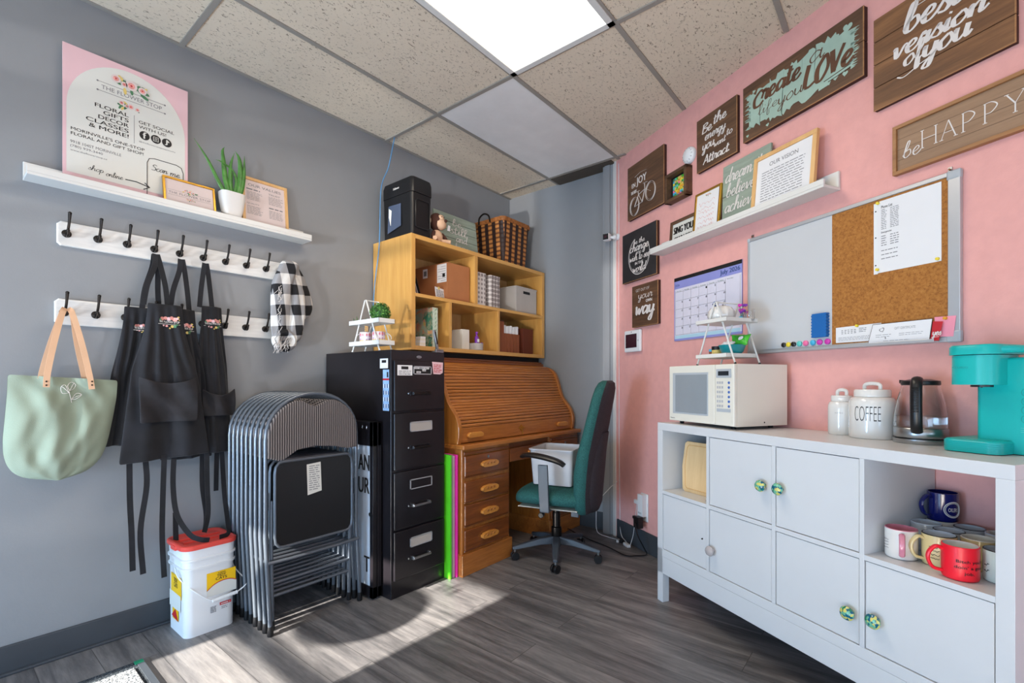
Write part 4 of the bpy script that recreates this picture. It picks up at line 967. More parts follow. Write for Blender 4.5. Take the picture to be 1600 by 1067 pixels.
# ================================================================ FILING CABINET
t = thing('filing_cabinet', 'tall black four drawer metal filing cabinet', 'filing cabinet', (1.79, 2.45, 0))
FX0, FX1, FY0, FY1, FZ = 1.597, 1.983, 2.125, 2.775, 1.345
m = MB(); m.box(FX0, FX1, FY0, FY1, 0, FZ, 'cab'); m.build('cabinet_body', t, .003)
m = MB(); m.lathe([(0, 0), (.016, 0), (.015, .002), (0, .0025)], (1.79, FY0, 1.312), 'steel', 20, 'y', sx=1.15, sy=.5); lines(m, 1.777, 1.803, 1.308, 1.316, 1, FY0-.0032, 'greyink', .1, .5); m.build('maker_badge', t)
dz = [(1.012, 1.288), (.693, 1.000), (.373, .681), (.098, .361)]
for i, (a, b) in enumerate(dz):
    m = MB(); m.box(FX0+.012, FX1-.012, FY0-.016, FY0, a, b, 'cab'); d = m.build('drawer', t, .004); y = FY0-.016
    hz = a+(.095 if i == 0 else .115); cx = 1.782
    if i == 3: hz = a+.10
    m = MB()
    for s_ in (-1, 1): m.box(cx+s_*.058-.006, cx+s_*.058+.006, y-.022, y, hz-.008, hz+.010, 'steel' if i > 1 else 'cab')
    m.box(cx-.062, cx+.062, y-.028, y-.018, hz-.006, hz+.006, 'darkmetal' if i < 2 else 'steel'); m.box(cx-.07, cx+.07, y-.004, y, hz-.012, hz+.014, 'cab')
    m.box(cx-.085, cx-.078, y-.006, y, hz-.004, hz+.006, 'steel'); m.build('handle', d, .002)
    m = MB(); lz = (b-.105, b-.050) if i else (b-.075, b-.028); x0, x1 = (1.712, 1.872)
    if i == 0: x0, x1 = 1.735, 1.868
    for q in ((x0, x1, lz[0], lz[0]+.005), (x0, x1, lz[1]-.005, lz[1]), (x0, x0+.006, *lz), (x1-.006, x1, *lz)): m.box(q[0], q[1], y-.003, y, q[2], q[3], 'alu')
    if i != 2: m.quad((x0+.005, y-.001, lz[0]+.004), (x1-.005, y-.001, lz[0]+.004), (x1-.005, y-.001, lz[1]-.004), (x0+.005, y-.001, lz[1]-.004), 'bin' if i else 'blackm')
    if i == 0:
        for q in ((1.742, 1.790, .031), (1.785, 1.85, .031), (1.80, 1.825, .019), (1.757, 1.788, .008)): m.quad((q[0], y-.0015, lz[0]+q[2]), (q[1], y-.0015, lz[0]+q[2]), (q[1], y-.0015, lz[0]+q[2]+.010), (q[0], y-.0015, lz[0]+q[2]+.010), 'paper'); lines(m, q[0]+.003, q[1]-.003, lz[0]+q[2]+.001, lz[0]+q[2]+.009, 1, y-.002, 'ink', .1)
    m.build('label_holder', d)
    if i == 0:
        m = MB(); m.quad((1.626, y-.0008, 1.207), (1.728, y-.0008, 1.207), (1.728, y-.0008, 1.263), (1.626, y-.0008, 1.263), 'paper'); m.quad((1.652, y-.0012, 1.240), (1.70, y-.0012, 1.240), (1.70, y-.0012, 1.256), (1.652, y-.0012, 1.256), 'ink')
        lines(m, 1.635, 1.72, 1.210, 1.235, 3, y-.0012, 'ink', .1); m.build('white_sticker', d)
        m = MB(); m.add([(1.872, y-.0008, 1.300-.012), (1.958, y-.0008, 1.285), (1.955, y-.0008, 1.225), (1.935, y-.0008, 1.215), (1.882, y-.0008, 1.217)], [(0, 1, 2, 3, 4)], 'pinkpaper')
        lines(m, 1.885, 1.95, 1.225, 1.275, 5, y-.0013, 'red', .3, .4, 4); m.build('pink_note', d)
m = MB(); x = FX0-.001
def sq_(y0, y1, z0, z1, mat, e=0): m.quad((x-e, y1, z0), (x-e, y0, z0), (x-e, y0, z1), (x-e, y1, z1), mat)
sq_(2.150, 2.222, 1.245, 1.298, 'paper'); sq_(2.165, 2.205, 1.275, 1.290, 'ink', .0005)
T['magblue'] = M('blue_print', (150, 186, 226), .4, var=.1, vs=40); T['magdark'] = M('dark_blue_print', (52, 78, 128), .4)
sq_(2.140, 2.195, 1.015, 1.238, 'magblue'); sq_(2.140, 2.195, 1.180, 1.190, 'red', .0005); sq_(2.146, 2.160, 1.196, 1.225, 'ink', .0005)
for k in range(4):
    for j in range(5): sq_(2.143+j*.010, 2.150+j*.010, 1.03+k*.036, 1.052+k*.036, 'paper' if (j+k) % 2 else 'magdark', .0005)
m.build('side_stickers', t)

# small two tier wire plant stand on the cabinet
def tier_stand(label, frame, a0, a1, d0, d1, z, h, zt, trays, loc, group, tray_d, apexs=.0, legmat='white', tk=.022, axis=0, tx=(0, 0)):
    """a: extent along the front, d: front/back depth (d0 nearer the viewer); triangles at d0 and d1"""
    t = thing('tiered_stand', label, 'tiered stand', loc, 0, group, frame)
    def pt(a, d, zz): return (a, d, zz) if axis == 0 else (d, a, zz)
    c = (a0+a1)/2+apexs
    for d in (d0, d1):
        m = MB(frame); m.tube([pt(a0, d, z+.004), pt(c-.006, d, z+h), pt(c+.006, d, z+h), pt(a1, d, z+.004)], .0042, legmat, 8)
        for a in (a0, a1): m.ball(pt(a, d, z+.005), .006, 'plastic' if legmat == 'white' and axis else 'black', 8)
        m.build('triangle_leg', t)
    m = MB(frame); m.tube([pt(c, d0, z+h), pt(c, d1, z+h)], .0035, legmat, 8); m.build('top_bar', t)
    for zz in trays:
        m = MB(frame); ax0, ax1 = a0-tx[0], a1+tx[1]; e = tray_d
        lo, hi = min(d0, d1)-e, max(d0, d1)+e
        if axis == 0: bb = lambda u0, u1, v0, v1, p, q: m.box(u0, u1, v0, v1, p, q, 'white')
        else: bb = lambda u0, u1, v0, v1, p, q: m.box(v0, v1, u0, u1, p, q, 'white')
        bb(ax0, ax1, lo, hi, zz, zz+.003); bb(ax0, ax1, lo, lo+.003, zz, zz+tk); bb(ax0, ax1, hi-.003, hi, zz, zz+tk); bb(ax0, ax0+.003, lo, hi, zz, zz+tk); bb(ax1-.003, ax1, lo, hi, zz, zz+tk)
        m.build('tray', t, .0012)
    return t
tier_stand('small white two tier stand on top of the filing cabinet', ID, 2.262, 2.525, 1.622, 1.705, FZ, .295, 0, (FZ+.035, FZ+.158), (1.68, 2.40, FZ), None, .012, axis=1, tx=(.012, .02), tk=.026)
# on the tray: succulents and a boxwood ball
zt_ = FZ+.161
m = MB()
for i in range(26):
    x, y = 1.66+R.uniform(-.03, .03), 2.50+R.uniform(-.045, .045); hh = R.uniform(.015, .055)
    m.tube([(x, y, zt_), (x+R.uniform(-.008, .008), y+R.uniform(-.008, .008), zt_+hh)], [.006, .001], ['succ', 'foliage', 'succ', 'blush', 'leafp'][i % 5], 5)
for i in range(14): m.ball((1.655+R.uniform(-.03, .03), 2.495+R.uniform(-.05, .05), zt_+.012+R.random()*.01), R.uniform(.006, .012), ['succ', 'rose', 'yelp', 'ceramic'][i % 4], 6)
one('succulents', 'cluster of small dusky succulents on the upper tray, left end', 'succulent', m, (1.66, 2.50, zt_))
def shell(c, r, n, size, mt, zmin=-1, sc=(1, 1, 1)):
    vs = []; fs = []; rr_ = R
    for i in range(n):
        while True:
            d = Vector((rr_.gauss(0, 1), rr_.gauss(0, 1), rr_.gauss(0, 1))).normalized()
            if d.z > zmin: break
        q = Vector(c)+Vector((d.x*sc[0], d.y*sc[1], d.z*sc[2]))*r*rr_.uniform(.82, 1.04)
        a = d.cross(Vector((rr_.random(), rr_.random(), rr_.random()))).normalized(); b = d.cross(a)
        tt = rr_.uniform(.5, 1)*size; nrm = (d*.6+a*.4*rr_.uniform(-1, 1)+b*.4*rr_.uniform(-1, 1)).normalized(); a = (a-nrm*a.dot(nrm)).normalized(); b = nrm.cross(a)
        k = len(vs); vs += [q-a*tt, q+b*tt*.55+nrm*tt*.2, q+a*tt, q-b*tt*.55+nrm*tt*.2]; fs.append((k, k+1, k+2, k+3))
    return vs, fs
m = MB(); cb = (1.668, 2.318, FZ+.220); m.ball(cb, .050, 'foliage', 16)
vs, fs = shell(cb, .058, 900, .007, 0); m.add(vs, fs, 'foliage'); vs, fs = shell(cb, .060, 500, .006, 0); m.add(vs, fs, 'foliage2')
one('boxwood_ball', 'round green boxwood ball on the small white stand', 'topiary ball', m, cb)
zt_ = FZ+.0385
def mug(name, label, loc, r, h, mat, inner, rim=None, handle=0, hmat=None, group=None, hr=.0055, rbot=None, deco=None, seg=28, frame=ID, cat='mug', flare=0):
    t = thing(name, label, cat, loc, 0, group, frame)
    cx, cy, z = loc; rb = rbot or r; m = MB(frame)
    prof = [(rb-.006, 0), (rb-.002, .002), (rb, .007), (rb+(r-rb)*.5, h*.45), (r, h*.8), (r+flare, h-.002)]
    k = len(prof); m.lathe(prof, (cx, cy, z), mat, seg)
    del m.f[-1:]; del m.mi[-1:]; del m.sm[-1:]
    m.lathe([(r+flare, h-.002), (r+flare-.001, h), (r+flare-.003, h)], (cx, cy, z), rim or mat, seg); del m.f[-2:]; del m.mi[-2:]; del m.sm[-2:]
    m.lathe([(r+flare-.003, h), (r-.0035, h-.01), (rb-.003, .01), (.001, .008)], (cx, cy, z), inner, seg); del m.f[-2:]; del m.mi[-2:]; del m.sm[-2:]
    m.build('cup_body', t)
    if handle is not None:
        ca, sa = math.cos(handle), math.sin(handle); m = MB(frame)
        P = catmull([(r-.002, h*.82), (r+.014, h*.88), (r+.030, h*.70), (r+.033, h*.48), (r+.022, h*.24), (r-.001, h*.17)], 5)
        m.tube([(cx+p.x*ca, cy+p.x*sa, z+p.y) for p in P], hr, hmat or mat, 8, flat=(1.25, .8)); m.build('handle', t)
    if deco: deco(t, cx, cy, z, r, h, frame)
    return t
mug('mug', 'pastel striped mug with wooden spoons on lower tray of small stand, left one', (1.662, 2.450, zt_), .036, .078, 'pastel', 'ceramic', handle=PI*.62, hmat='ceramic', group='pastel mugs on the small white stand', hr=.0035)
mug('mug', 'pastel striped mug on lower tray of small stand, right one', (1.662, 2.325, zt_), .036, .074, 'pastel', 'ceramic', handle=-PI*.2, hmat='ceramic', group='pastel mugs on the small white stand', hr=.0035)
m = MB()
for x, y, hgt in ((1.668, 2.462, .110), (1.662, 2.436, .106)):
    m.tube([(x, y, zt_+.012), (x, y, zt_+hgt-.02)], .003, 'lightwood', 6)
    for k in range(3): m.ball((x, y, zt_+hgt-.018+k*.011), .006, 'lightwood', 8)
one('beaded_dippers', 'two beaded wooden dippers standing in the left pastel mug', 'honey dipper', m, (1.675, 2.45, zt_+.02))

# small handset / bracket leaning at the cabinet's front right corner
m = MB(); m.X = Matrix.Translation((1.955, 2.15, FZ+.001)) @ Matrix.Rotation(-.22, 4, 'Y') @ Matrix.Rotation(.2, 4, 'Z')
m.box(-.009, .009, -.006, .006, .012, .135, 'steel'); m.box(-.006, .006, -.0085, -.005, .05, .125, 'black')
one_x = m; m.X = Matrix.Translation((1.955, 2.15, FZ+.001)); m.box(-.032, .032, -.018, .018, 0, .008, 'steel'); m.tube([(-.03, -.012, .012), (.03, -.012, .012)], .008, 'steel', 10)
one('phone_stand', 'small silver stand leaning up at the front corner of the filing cabinet', 'stand', m, (1.955, 2.15, FZ), bevel=.0015)

# ================================================================ NEON FOAM BOARDS
xs = 1.9865
for (th, mt, z, y0, lb) in ((.0095, 'neongreen', .735, 2.075, 'neon green foam board standing on edge, nearest the filing cabinet'), (.0085, 'neongreen', .728, 2.085, 'second neon green foam board standing on edge'), (.009, 'greyfoam', .735, 2.085, 'grey foam board on edge beside the neon green ones'),
                            (.010, 'palepink', .728, 2.08, 'pale pinkish foam board on edge between grey and magenta ones'), (.006, 'lavfoam', .72, 2.085, 'thin lavender foam board next to the magenta ones'), (.0105, 'neonpink', .733, 2.07, 'neon magenta foam board standing on edge against the desk')):
    m = MB(); m.box(xs, xs+th, y0, y0+.62, .001, z, mt); one('foam_board', lb, 'foam board', m, (xs+th/2, y0+.3, 0), group='coloured foam boards between cabinet and desk'); xs += th+.0006

# ================================================================ ROLL-TOP DESK
DX0, DX1, DF = 2.060, 3.392, 2.052
t = thing('roll_top_desk', 'honey oak roll-top desk with closed slatted tambour and drawers', 'desk', (2.72, 2.42, 0))
def pedestal(x0, x1, full):
    m = MB(); m.box(x0, x1, DF+.004, 2.77, .125, .762, 'oakv'); m.box(x0-.012, x1+.012, DF-.014, 2.775, 0, .128, 'oak'); m.build('pedestal', t, .003)
    zs = [(.598, .722), (.443, .566), (.301, .424), (.150, .272)]
    for i, (a, b) in enumerate(zs):
        m = MB(); m.box(x0+.014, x1-.018, DF-.012, DF+.004, a, b, 'oakd'); m.box(x0+.014, x1-.018, DF-.007, DF+.004, a-.012, a, 'oakd'); d = m.build('drawer', t, .005)
        m = MB(); cx = (x0+x1)/2; zc = (a+b)/2-.002
        P = [(cx-.075, zc-.008), (cx-.06, zc-.018), (cx, zc-.021), (cx+.06, zc-.018), (cx+.075, zc-.008), (cx+.075, zc+.006), (cx+.055, zc+.017), (cx, zc+.022), (cx-.055, zc+.017), (cx-.075, zc+.006)]
        m.prism(P, DF-.034, DF-.012, 'oakpull')
        for k in (-.03, 0, .03): m.ball((cx+k, DF-.034, zc+.004), (.012, .003, .007), 'oak', 8)
        m.build('pull', d, .006, seg=3)
        if i == 0:
            m = MB(); m.lathe([(0, 0), (.009, 0), (.009, .003), (0, .004)], (cx-.005, DF-.012, b-.022), 'steel', 12, 'y'); m.build('lock', d)
    m = MB(); m.box(x0+.012, x1-.012, DF-.006, DF+.004, .728, .745, 'oakd'); m.build('pull_out_slide', t, .002)
pedestal(DX0+.002, 2.512, 1); pedestal(2.985, DX1-.002, 0)
m = MB(); m.box(2.512, 2.985, DF-.008, DF+.012, .632, .722, 'oakd'); d = m.build('drawer', t, .004)
m = MB(); m.box(2.70, 2.80, DF-.026, DF-.008, .667, .690, 'oakpull'); m.build('pull', d, .006)
m = MB(); m.box(2.512, 2.985, 2.70, 2.715, .20, .762, 'oakd'); m.box(2.512, 2.985, DF+.02, DF+.05, .722, .762, 'oakd'); m.build('kneehole_back', t)
m = MB(); m.box(DX0-.012, DX1+.006, DF-.026, 2.778, .762, .790, 'oak'); m.build('desk_top', t, .006, seg=3)
S = [(2.090, .790), (2.080, .84), (2.080, .888), (2.092, .93), (2.112, .965), (2.150, 1.01), (2.182, 1.05), (2.203, 1.10), (2.218, 1.15), (2.235, 1.20), (2.258, 1.245), (2.30, 1.280), (2.36, 1.298), (2.43, 1.303)]
SP = [(p.x, p.y) for p in catmull([(a, b, 0) for a, b in S], 4)]
for x0, x1 in ((DX0, DX0+.03), (DX1-.034, DX1-.004)):
    poly = SP+[(2.775, 1.303), (2.775, .790)]
    m = MB(); m.prism([(a, b) for a, b in poly], x0, x1, 'oakv', 'x'); g = m.build('gable', t, .003)
m = MB()
def inner(k):  # tambour path, set back
    return (SP[k][0]+.022, SP[k][1]-.004)
path = [inner(k) for k in range(len(SP))]
L_ = [0]
for i in range(1, len(path)): L_.append(L_[-1]+math.hypot(path[i][0]-path[i-1][0], path[i][1]-path[i-1][1]))
def at(l):
    for i in range(1, len(path)):
        if L_[i] >= l: k = (l-L_[i-1])/(L_[i]-L_[i-1]+1e-9); return path[i-1][0]+(path[i][0]-path[i-1][0])*k, path[i-1][1]+(path[i][1]-path[i-1][1])*k
    return path[-1]
l = .105; ns = 0
while l < L_[-1]-.02:
    a, b = at(l), at(l+.0180); ty, tz = b[0]-a[0], b[1]-a[1]; q = math.hypot(ty, tz); ny, nz = -tz/q, ty/q
    if ny > 0: ny, nz = -ny, -nz
    pr_ = [(a[0], a[1]), (a[0]+ny*.006, a[1]+nz*.006), ((a[0]+b[0])/2+ny*.009, (a[1]+b[1])/2+nz*.009), (b[0]+ny*.006, b[1]+nz*.006), (b[0], b[1]), (b[0]-ny*.004, b[1]-nz*.004), (a[0]-ny*.004, a[1]-nz*.004)]
    m.prism(pr_, DX0+.028, DX1-.032, 'oak', 'x', smooth=False); l += .0225
m.build('tambour', t)
m = MB(); m.box(DX0+.03, DX1-.034, 2.098, 2.118, .794, .888, 'oak'); rail = m.build('lift_rail', t, .004)
for cx in (2.215, 3.215):
    m = MB(); m.prism([(cx-.07, .83), (cx-.055, .822), (cx+.055, .822), (cx+.07, .83), (cx+.07, .845), (cx+.05, .857), (cx-.05, .857), (cx-.07, .845)], 2.076, 2.098, 'oakpull'); m.build('pull', rail, .005, seg=3)
m = MB(); cx = 2.70; m.prism([(cx-.04, .848), (cx-.012, .838), (cx, .822), (cx+.012, .838), (cx+.04, .848), (cx+.012, .856), (cx, .868), (cx-.012, .856)], 2.094, 2.098, 'gold'); m.tube([(cx, 2.088, .832), (cx, 2.086, .80)], .003, 'gold', 6); m.build('escutcheon', rail)
m = MB(); m.box(DX0-.006, DX1+.002, 2.395, 2.775, 1.303, 1.322, 'oakd'); m.box(DX0+.0, DX1-.004, 2.41, 2.775, 1.322, 1.338, 'oakd'); m.build('top_board', t, .005, seg=3)
m = MB(); m.box(DX0+.03, DX1-.034, 2.755, 2.772, .79, 1.303, 'oakd'); m.build('back_panel', t)
# black riser board lying under the bookcase
m = MB(); m.box(2.0, 3.385, 2.44, 2.775, 1.3385, 1.373, 'blackm'); one('riser_board', 'flat black board lying between the desk top and the pine bookcase', 'board', m, (2.7, 2.6, 1.34), bevel=.002)

# ================================================================ PINE BOOKCASE
t = thing('pine_bookcase', 'varnished pine open bookcase of five compartments on top of the desk', 'bookcase', (2.66, 2.58, 1.374))
BZ0, BZ1, BF, BB = 1.374, 2.106, 2.382, 2.782
m = MB(); m.box(1.944, 1.978, BF, BB, BZ0, BZ1, 'pine'); m.build('side_panel', t, .002)
m = MB(); m.box(3.356, 3.390, BF, BB, BZ0, BZ1, 'pine'); m.build('side_panel', t, .002)
m = MB(); m.box(1.978, 3.356, BF, BB, 2.078, BZ1, 'pineh'); m.build('top', t, .002)
m = MB(); m.box(1.978, 3.356, BF, BB, BZ0, 1.402, 'pineh'); m.build('bottom', t, .002)
m = MB(); m.box(1.978, 3.356, BF, BB, 1.712, 1.734, 'pineh'); m.build('shelf', t, .002)
m = MB(); m.box(2.520, 2.552, BF, BB, 1.734, 2.078, 'pine'); m.build('divider', t, .002)
for a in (2.268, 2.772):
    m = MB(); m.box(a, a+.026, BF, BB, 1.402, 1.712, 'pine'); m.build('divider', t, .002)
m = MB(); m.box(1.978, 3.356, BB-.008, BB-.001, 1.402, 2.078, 'lightwood'); m.build('back_panel', t)

ZT = BZ1+.0005
# shredder
t = thing('paper_shredder', 'tall black paper shredder with clear window on top of the bookcase', 'paper shredder', (2.06, 2.57, ZT))
m = MB(); x0, x1, y0, y1 = 1.972, 2.150, 2.412, 2.722
loft(m, [rr(x0+.008, x1-.008, y0+.008, y1-.008, .02, ZT), rr(x0+.002, x1-.004, y0+.004, y1-.004, .022, ZT+.28)], 'black'); m.build('bin', t, .002)
m = MB(); loft(m, [rr(x0, x1, y0, y1, .024, ZT+.281), rr(x0, x1, y0, y1, .024, ZT+.35), rr(x0+.006, x1-.006, y0+.006, y1-.006, .024, ZT+.378), rr(x0+.02, x1-.02, y0+.02, y1-.02, .02, ZT+.388)], 'black'); m.build('cutter_head', t, .002)
m = MB(); T['smoke'] = M('smoked_window', (74, 84, 104), .15)
x = x0-.0006
m.add([(x, 2.66, 2.155), (x, 2.52, 2.185), (x, 2.52, 2.33), (x, 2.65, 2.335)], [(0, 1, 2, 3)], 'smoke'); m.build('window', t)
m = MB(); m.add([(x-.001, 2.645, 2.26), (x-.001, 2.625, 2.20), (x-.001, 2.615, 2.30), (x-.001, 2.645, 2.32)], [(0, 1, 2, 3)], 'cream')
text(m, 'Fellowes', -2.60, -2.54, 2.43, 2.444, x0-.001, 'lettering', .02, face='-x'); m.build('white_marks', t)
m = MB(); y = y0+.0015
m.tube([(2.005, y, 2.17), (2.005, y, 2.33), (2.02, y, 2.345), (2.11, y, 2.345), (2.125, y, 2.33), (2.125, y, 2.18), (2.11, y, 2.165), (2.02, y, 2.165)], .004, 'black', 6, closed=True); m.build('front_moulding', t)

# plush monkey
t = thing('plush_monkey', 'brown and cream plush monkey sitting on the bookcase beside the shredder', 'plush toy', (2.235, 2.44, ZT))
cx, cy = 2.222, 2.455
m = MB(); m.ball((cx, cy, ZT+.048), (.045, .038, .05), 'monkeyl', 14); m.build('body', t)
m = MB(); m.ball((cx-.004, cy, ZT+.150), (.052, .048, .060), 'monkeyd', 16); h = m.build('head', t)
m = MB(); m.ball((cx+.012, cy-.026, ZT+.135), (.046, .034, .040), 'monkeyl', 14); m.ball((cx+.006, cy-.034, ZT+.172), (.026, .020, .022), 'monkeyl', 12); m.build('muzzle', h)
m = MB(); m.ball((cx+.026, cy-.062, ZT+.152), (.013, .008, .011), 'monkeyd', 10)
for dx in (-.002, .018): m.ball((cx+dx, cy-.052, ZT+.176), .004, 'black', 8)
m.build('nose_and_eyes', h)
for s_ in (-1, 1):
    m = MB(); m.ball((cx+s_*.052, cy+.006, ZT+.150), (.010, .012, .018), 'monkeyl', 10); m.build('ear', h)
    m = MB(); m.tube(catmull([(cx+s_*.035, cy-.01, ZT+.075), (cx+s_*.055, cy-.028, ZT+.04), (cx+s_*.05, cy-.045, ZT+.016)], 5), .013, 'monkeyd', 8); m.build('arm', t)
    m = MB(); m.tube(catmull([(cx+s_*.025, cy-.02, ZT+.022), (cx+s_*.055, cy-.045, ZT+.020), (cx+s_*.072, cy-.062, ZT+.017)], 5), .015, 'monkeyl', 8); m.build('leg', t)
m = MB(); m.quad((cx+.05, cy-.05, ZT+.095), (cx+.080, cy-.044, ZT+.10), (cx+.085, cy-.044, ZT+.135), (cx+.058, cy-.05, ZT+.135), 'paper'); m.build('paper_tag', t)

# "be still and know" sign
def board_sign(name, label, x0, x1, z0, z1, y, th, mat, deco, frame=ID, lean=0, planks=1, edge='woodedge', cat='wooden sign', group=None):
    t = thing(name, label, cat, ((x0+x1)/2, y, z0), 0, group, frame)
    X = Matrix.Translation((0, y, z0)) @ Matrix.Rotation(-lean, 4, 'X') @ Matrix.Translation((0, -y, -z0))
    h = (z1-z0)/planks; plain = mat == 'sagewood'
    for i in range(planks):
        m = MB(frame); m.X = X; za, zb = z0+h*i+(.0014 if i else 0), z0+h*(i+1)-(.0014 if i < planks-1 else 0)
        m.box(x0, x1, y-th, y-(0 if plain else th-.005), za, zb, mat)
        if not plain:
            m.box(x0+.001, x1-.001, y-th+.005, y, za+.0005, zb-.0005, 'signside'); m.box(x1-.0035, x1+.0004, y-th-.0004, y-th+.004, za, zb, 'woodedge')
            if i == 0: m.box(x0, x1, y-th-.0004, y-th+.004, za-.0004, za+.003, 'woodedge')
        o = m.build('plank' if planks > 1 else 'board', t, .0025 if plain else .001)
    m = MB(frame); m.X = X
    yy = y-th-.0012
    deco(m, x0, x1, z0, z1, yy); m.build('painted_lettering', t)
    return t
def d_still(m, x0, x1, z0, z1, y):
    script(m, 'be', 2.48, 2.575, 2.325, .026, y, 'lettering', .26, .4); script(m, 'still', 2.44, 2.625, 2.262, .030, y, 'lettering', .26, .4)
    script(m, 'and', 2.505, 2.620, 2.208, .028, y, 'lettering', .26, .4); script(m, 'know', 2.49, 2.62, 2.155, .020, y, 'lettering', .2, .4)
board_sign('plank_sign', 'sage green plank sign reading be still and know on top of the bookcase', 2.305, 2.74, ZT, 2.405, 2.56, .014, 'sagewood', d_still, lean=.12, planks=5)
# basket
t = thing('wicker_basket', 'brown chequered wicker basket with loop handles on the bookcase right end', 'basket', (3.06, 2.60, ZT))
m = MB(); x0, x1, y0, y1 = 2.885, 3.235, 2.43, 2.765
loft(m, [rr(x0+.03, x1-.03, y0+.01, y1-.01, .03, ZT+.001), rr(x0, x1, y0-.01, y1, .035, ZT+.335)], 'wicker'); m.build('woven_body', t)
m = MB(); loft(m, [rr(x0-.006, x1+.006, y0-.016, y1+.004, .035, ZT+.335), rr(x0-.008, x1+.008, y0-.018, y1+.006, .035, ZT+.35), rr(x0-.006, x1+.006, y0-.016, y1+.004, .035, ZT+.368), rr(x0+.01, x1-.01, y0, y1-.01, .03, ZT+.368), rr(x0+.012, x1-.012, y0+.002, y1-.012, .03, ZT+.34)], 'wickerrim'); m.build('rim', t)
m = MB(); m.tube(catmull([(x0-.012, 2.55, ZT+.34), (x0-.016, 2.56, ZT+.39), (x0-.016, 2.61, ZT+.415), (x0-.016, 2.66, ZT+.39), (x0-.012, 2.67, ZT+.34)], 6), .007, 'darkmetal', 8); m.build('handle', t)

# ---- compartments
ZS = 1.7345; ZB = 1.4025
def bx(name, label, cat, x0, x1, y0, y1, z0, z1, mat, extra=None, group=None, bevel=.002):
    t = thing(name, label, cat, ((x0+x1)/2, (y0+y1)/2, z0), 0, group)
    m = MB(); m.box(x0, x1, y0, y1, z0, z1, mat); m.build('body', t, bevel)
    if extra: extra(t, x0, x1, y0, y1, z0, z1)
    return t
def e_card(t, x0, x1, y0, y1, z0, z1):
    m = MB(); x = x0-.0006
    def q(a, b, c, d, mt, e=0): m.quad((x-e, b, c), (x-e, a, c), (x-e, a, d), (x-e, b, d), mt)
    q(y0+.005, y0+.10, z1-.135, z1-.008, 'paper')
    for k in range(7): q(y0+.012, y0+.012+(.08 if k % 3 else .05), z1-.028-k*.016, z1-.0255-k*.016, 'greyink', .0005)
    q(y0+.02, y0+.045, z1-.10, z1-.075, 'ink', .0005)
    m.build('shipping_label', t); m = MB(); q = lambda a, b, c, d, mt, e=0: m.quad((x-e, b, c), (x-e, a, c), (x-e, a, d), (x-e, b, d), mt)
    q(y0+.20, y0+.25, z1-.085, z1-.02, 'paper'); q(y0+.21, y0+.24, z1-.07, z1-.035, 'greyink', .0005); m.build('small_label', t)
bx('cardboard_box', 'brown cardboard shipping box in the upper left compartment', 'box', 2.285, 2.505, 2.42, 2.765, ZS, 1.995, 'cardboard', e_card)
m = MB(); m.X = Matrix.Translation((2.235, 2.43, ZS)) @ Matrix.Rotation(.3, 4, 'Z') @ Matrix.Rotation(-.12, 4, 'X')
m.box(-.06, .055, 0, .002, 0, .075, 'paper'); lines(m, -.05, .05, .01, .06, 5, -.0006, 'greyink', .1, .5); m.box(-.022, 0, -.002, 0, .062, .08, 'yelp')
m.X = Matrix.Translation((2.235, 2.43, ZS)) @ Matrix.Rotation(.3, 4, 'Z'); m.box(-.05, .045, .001, .03, 0, .0025, 'paper')
one('paper_cards', 'small printed cards with yellow tab leaning on the cardboard box', 'cards', m, (2.235, 2.43, ZS))
m = MB()
for k in range(3): m.X = Matrix.Translation((2.038+k*.02, 2.45, ZS)) @ Matrix.Rotation(-.35, 4, 'Y'); m.box(0, .004, 0, .25, .0015, .14, ('paper', 'greyfoam', 'blackm')[k])
one('leaning_folders', 'thin folders leaning in the upper left corner of the bookcase', 'folder', m, (2.04, 2.5, ZS))
def can(label, cx, cy, r):
    t = thing('patterned_canister', label, 'canister', (cx, cy, ZS), group='grey patterned canisters in the bookcase')
    m = MB(); loft(m, [rr(cx-r, cx+r, cy-r, cy+r, .02, ZS), rr(cx-r, cx+r, cy-r, cy+r, .02, ZS+.222)], 'starbox'); m.build('body', t)
    m = MB(); loft(m, [rr(cx-r-.002, cx+r+.002, cy-r-.002, cy+r+.002, .02, ZS+.223), rr(cx-r-.002, cx+r+.002, cy-r-.002, cy+r+.002, .02, ZS+.25)], 'starbox'); m.build('lid', t)
can('left grey star-patterned canister in upper right compartment', 2.650, 2.485, .053); can('right grey star-patterned canister in upper right compartment', 2.800, 2.490, .062)
def e_bin(t, x0, x1, y0, y1, z0, z1):
    m = MB(); m.box(x0-.003, x1+.003, y0-.003, y1+.003, z1-.012, z1, 'bin'); m.build('rim', t, .002)
    m = MB(); m.box((x0+x1)/2-.045, (x0+x1)/2+.045, y0-.0012, y0, z1-.055, z1-.033, 'black'); m.build('hand_hole', t, .0)
bx('storage_box', 'pale grey storage box with dark hand hole at the upper right', 'storage box', 3.045, 3.325, 2.42, 2.74, ZS, 1.952, 'bin', e_bin)
def e_fl(t, x0, x1, y0, y1, z0, z1):
    m = MB(); m.box(x0+.002, x1-.002, y0-.0012, y0, z0+.002, z1-.002, 'spine')
    r = random.Random(3)
    for k in range(9): m.tube([(x0+.022+r.uniform(-.005, .005), y0-.0016, z0+.02+k*.028), (x0+.03+r.uniform(-.008, .008), y0-.0016, z0+.035+k*.028)], .0022, 'leafp', 4)
    m.build('spine', t)
bx('floral_binder', 'tall floral patterned box file in the lower left compartment', 'box file', 2.152, 2.200, 2.42, 2.76, ZB, 1.668, 'floralbook', e_fl)
m = MB(); z = ZB
for k in range(5): m.box(2.06+k*.002, 2.11, 2.44, 2.47+.02, z, z+.013, ('paper', 'cream')[k % 2]); z += .0134
one('note_pads', 'little pile of cream note pads at the left of the floral box file', 'note pad', m, (2.08, 2.46, ZB))
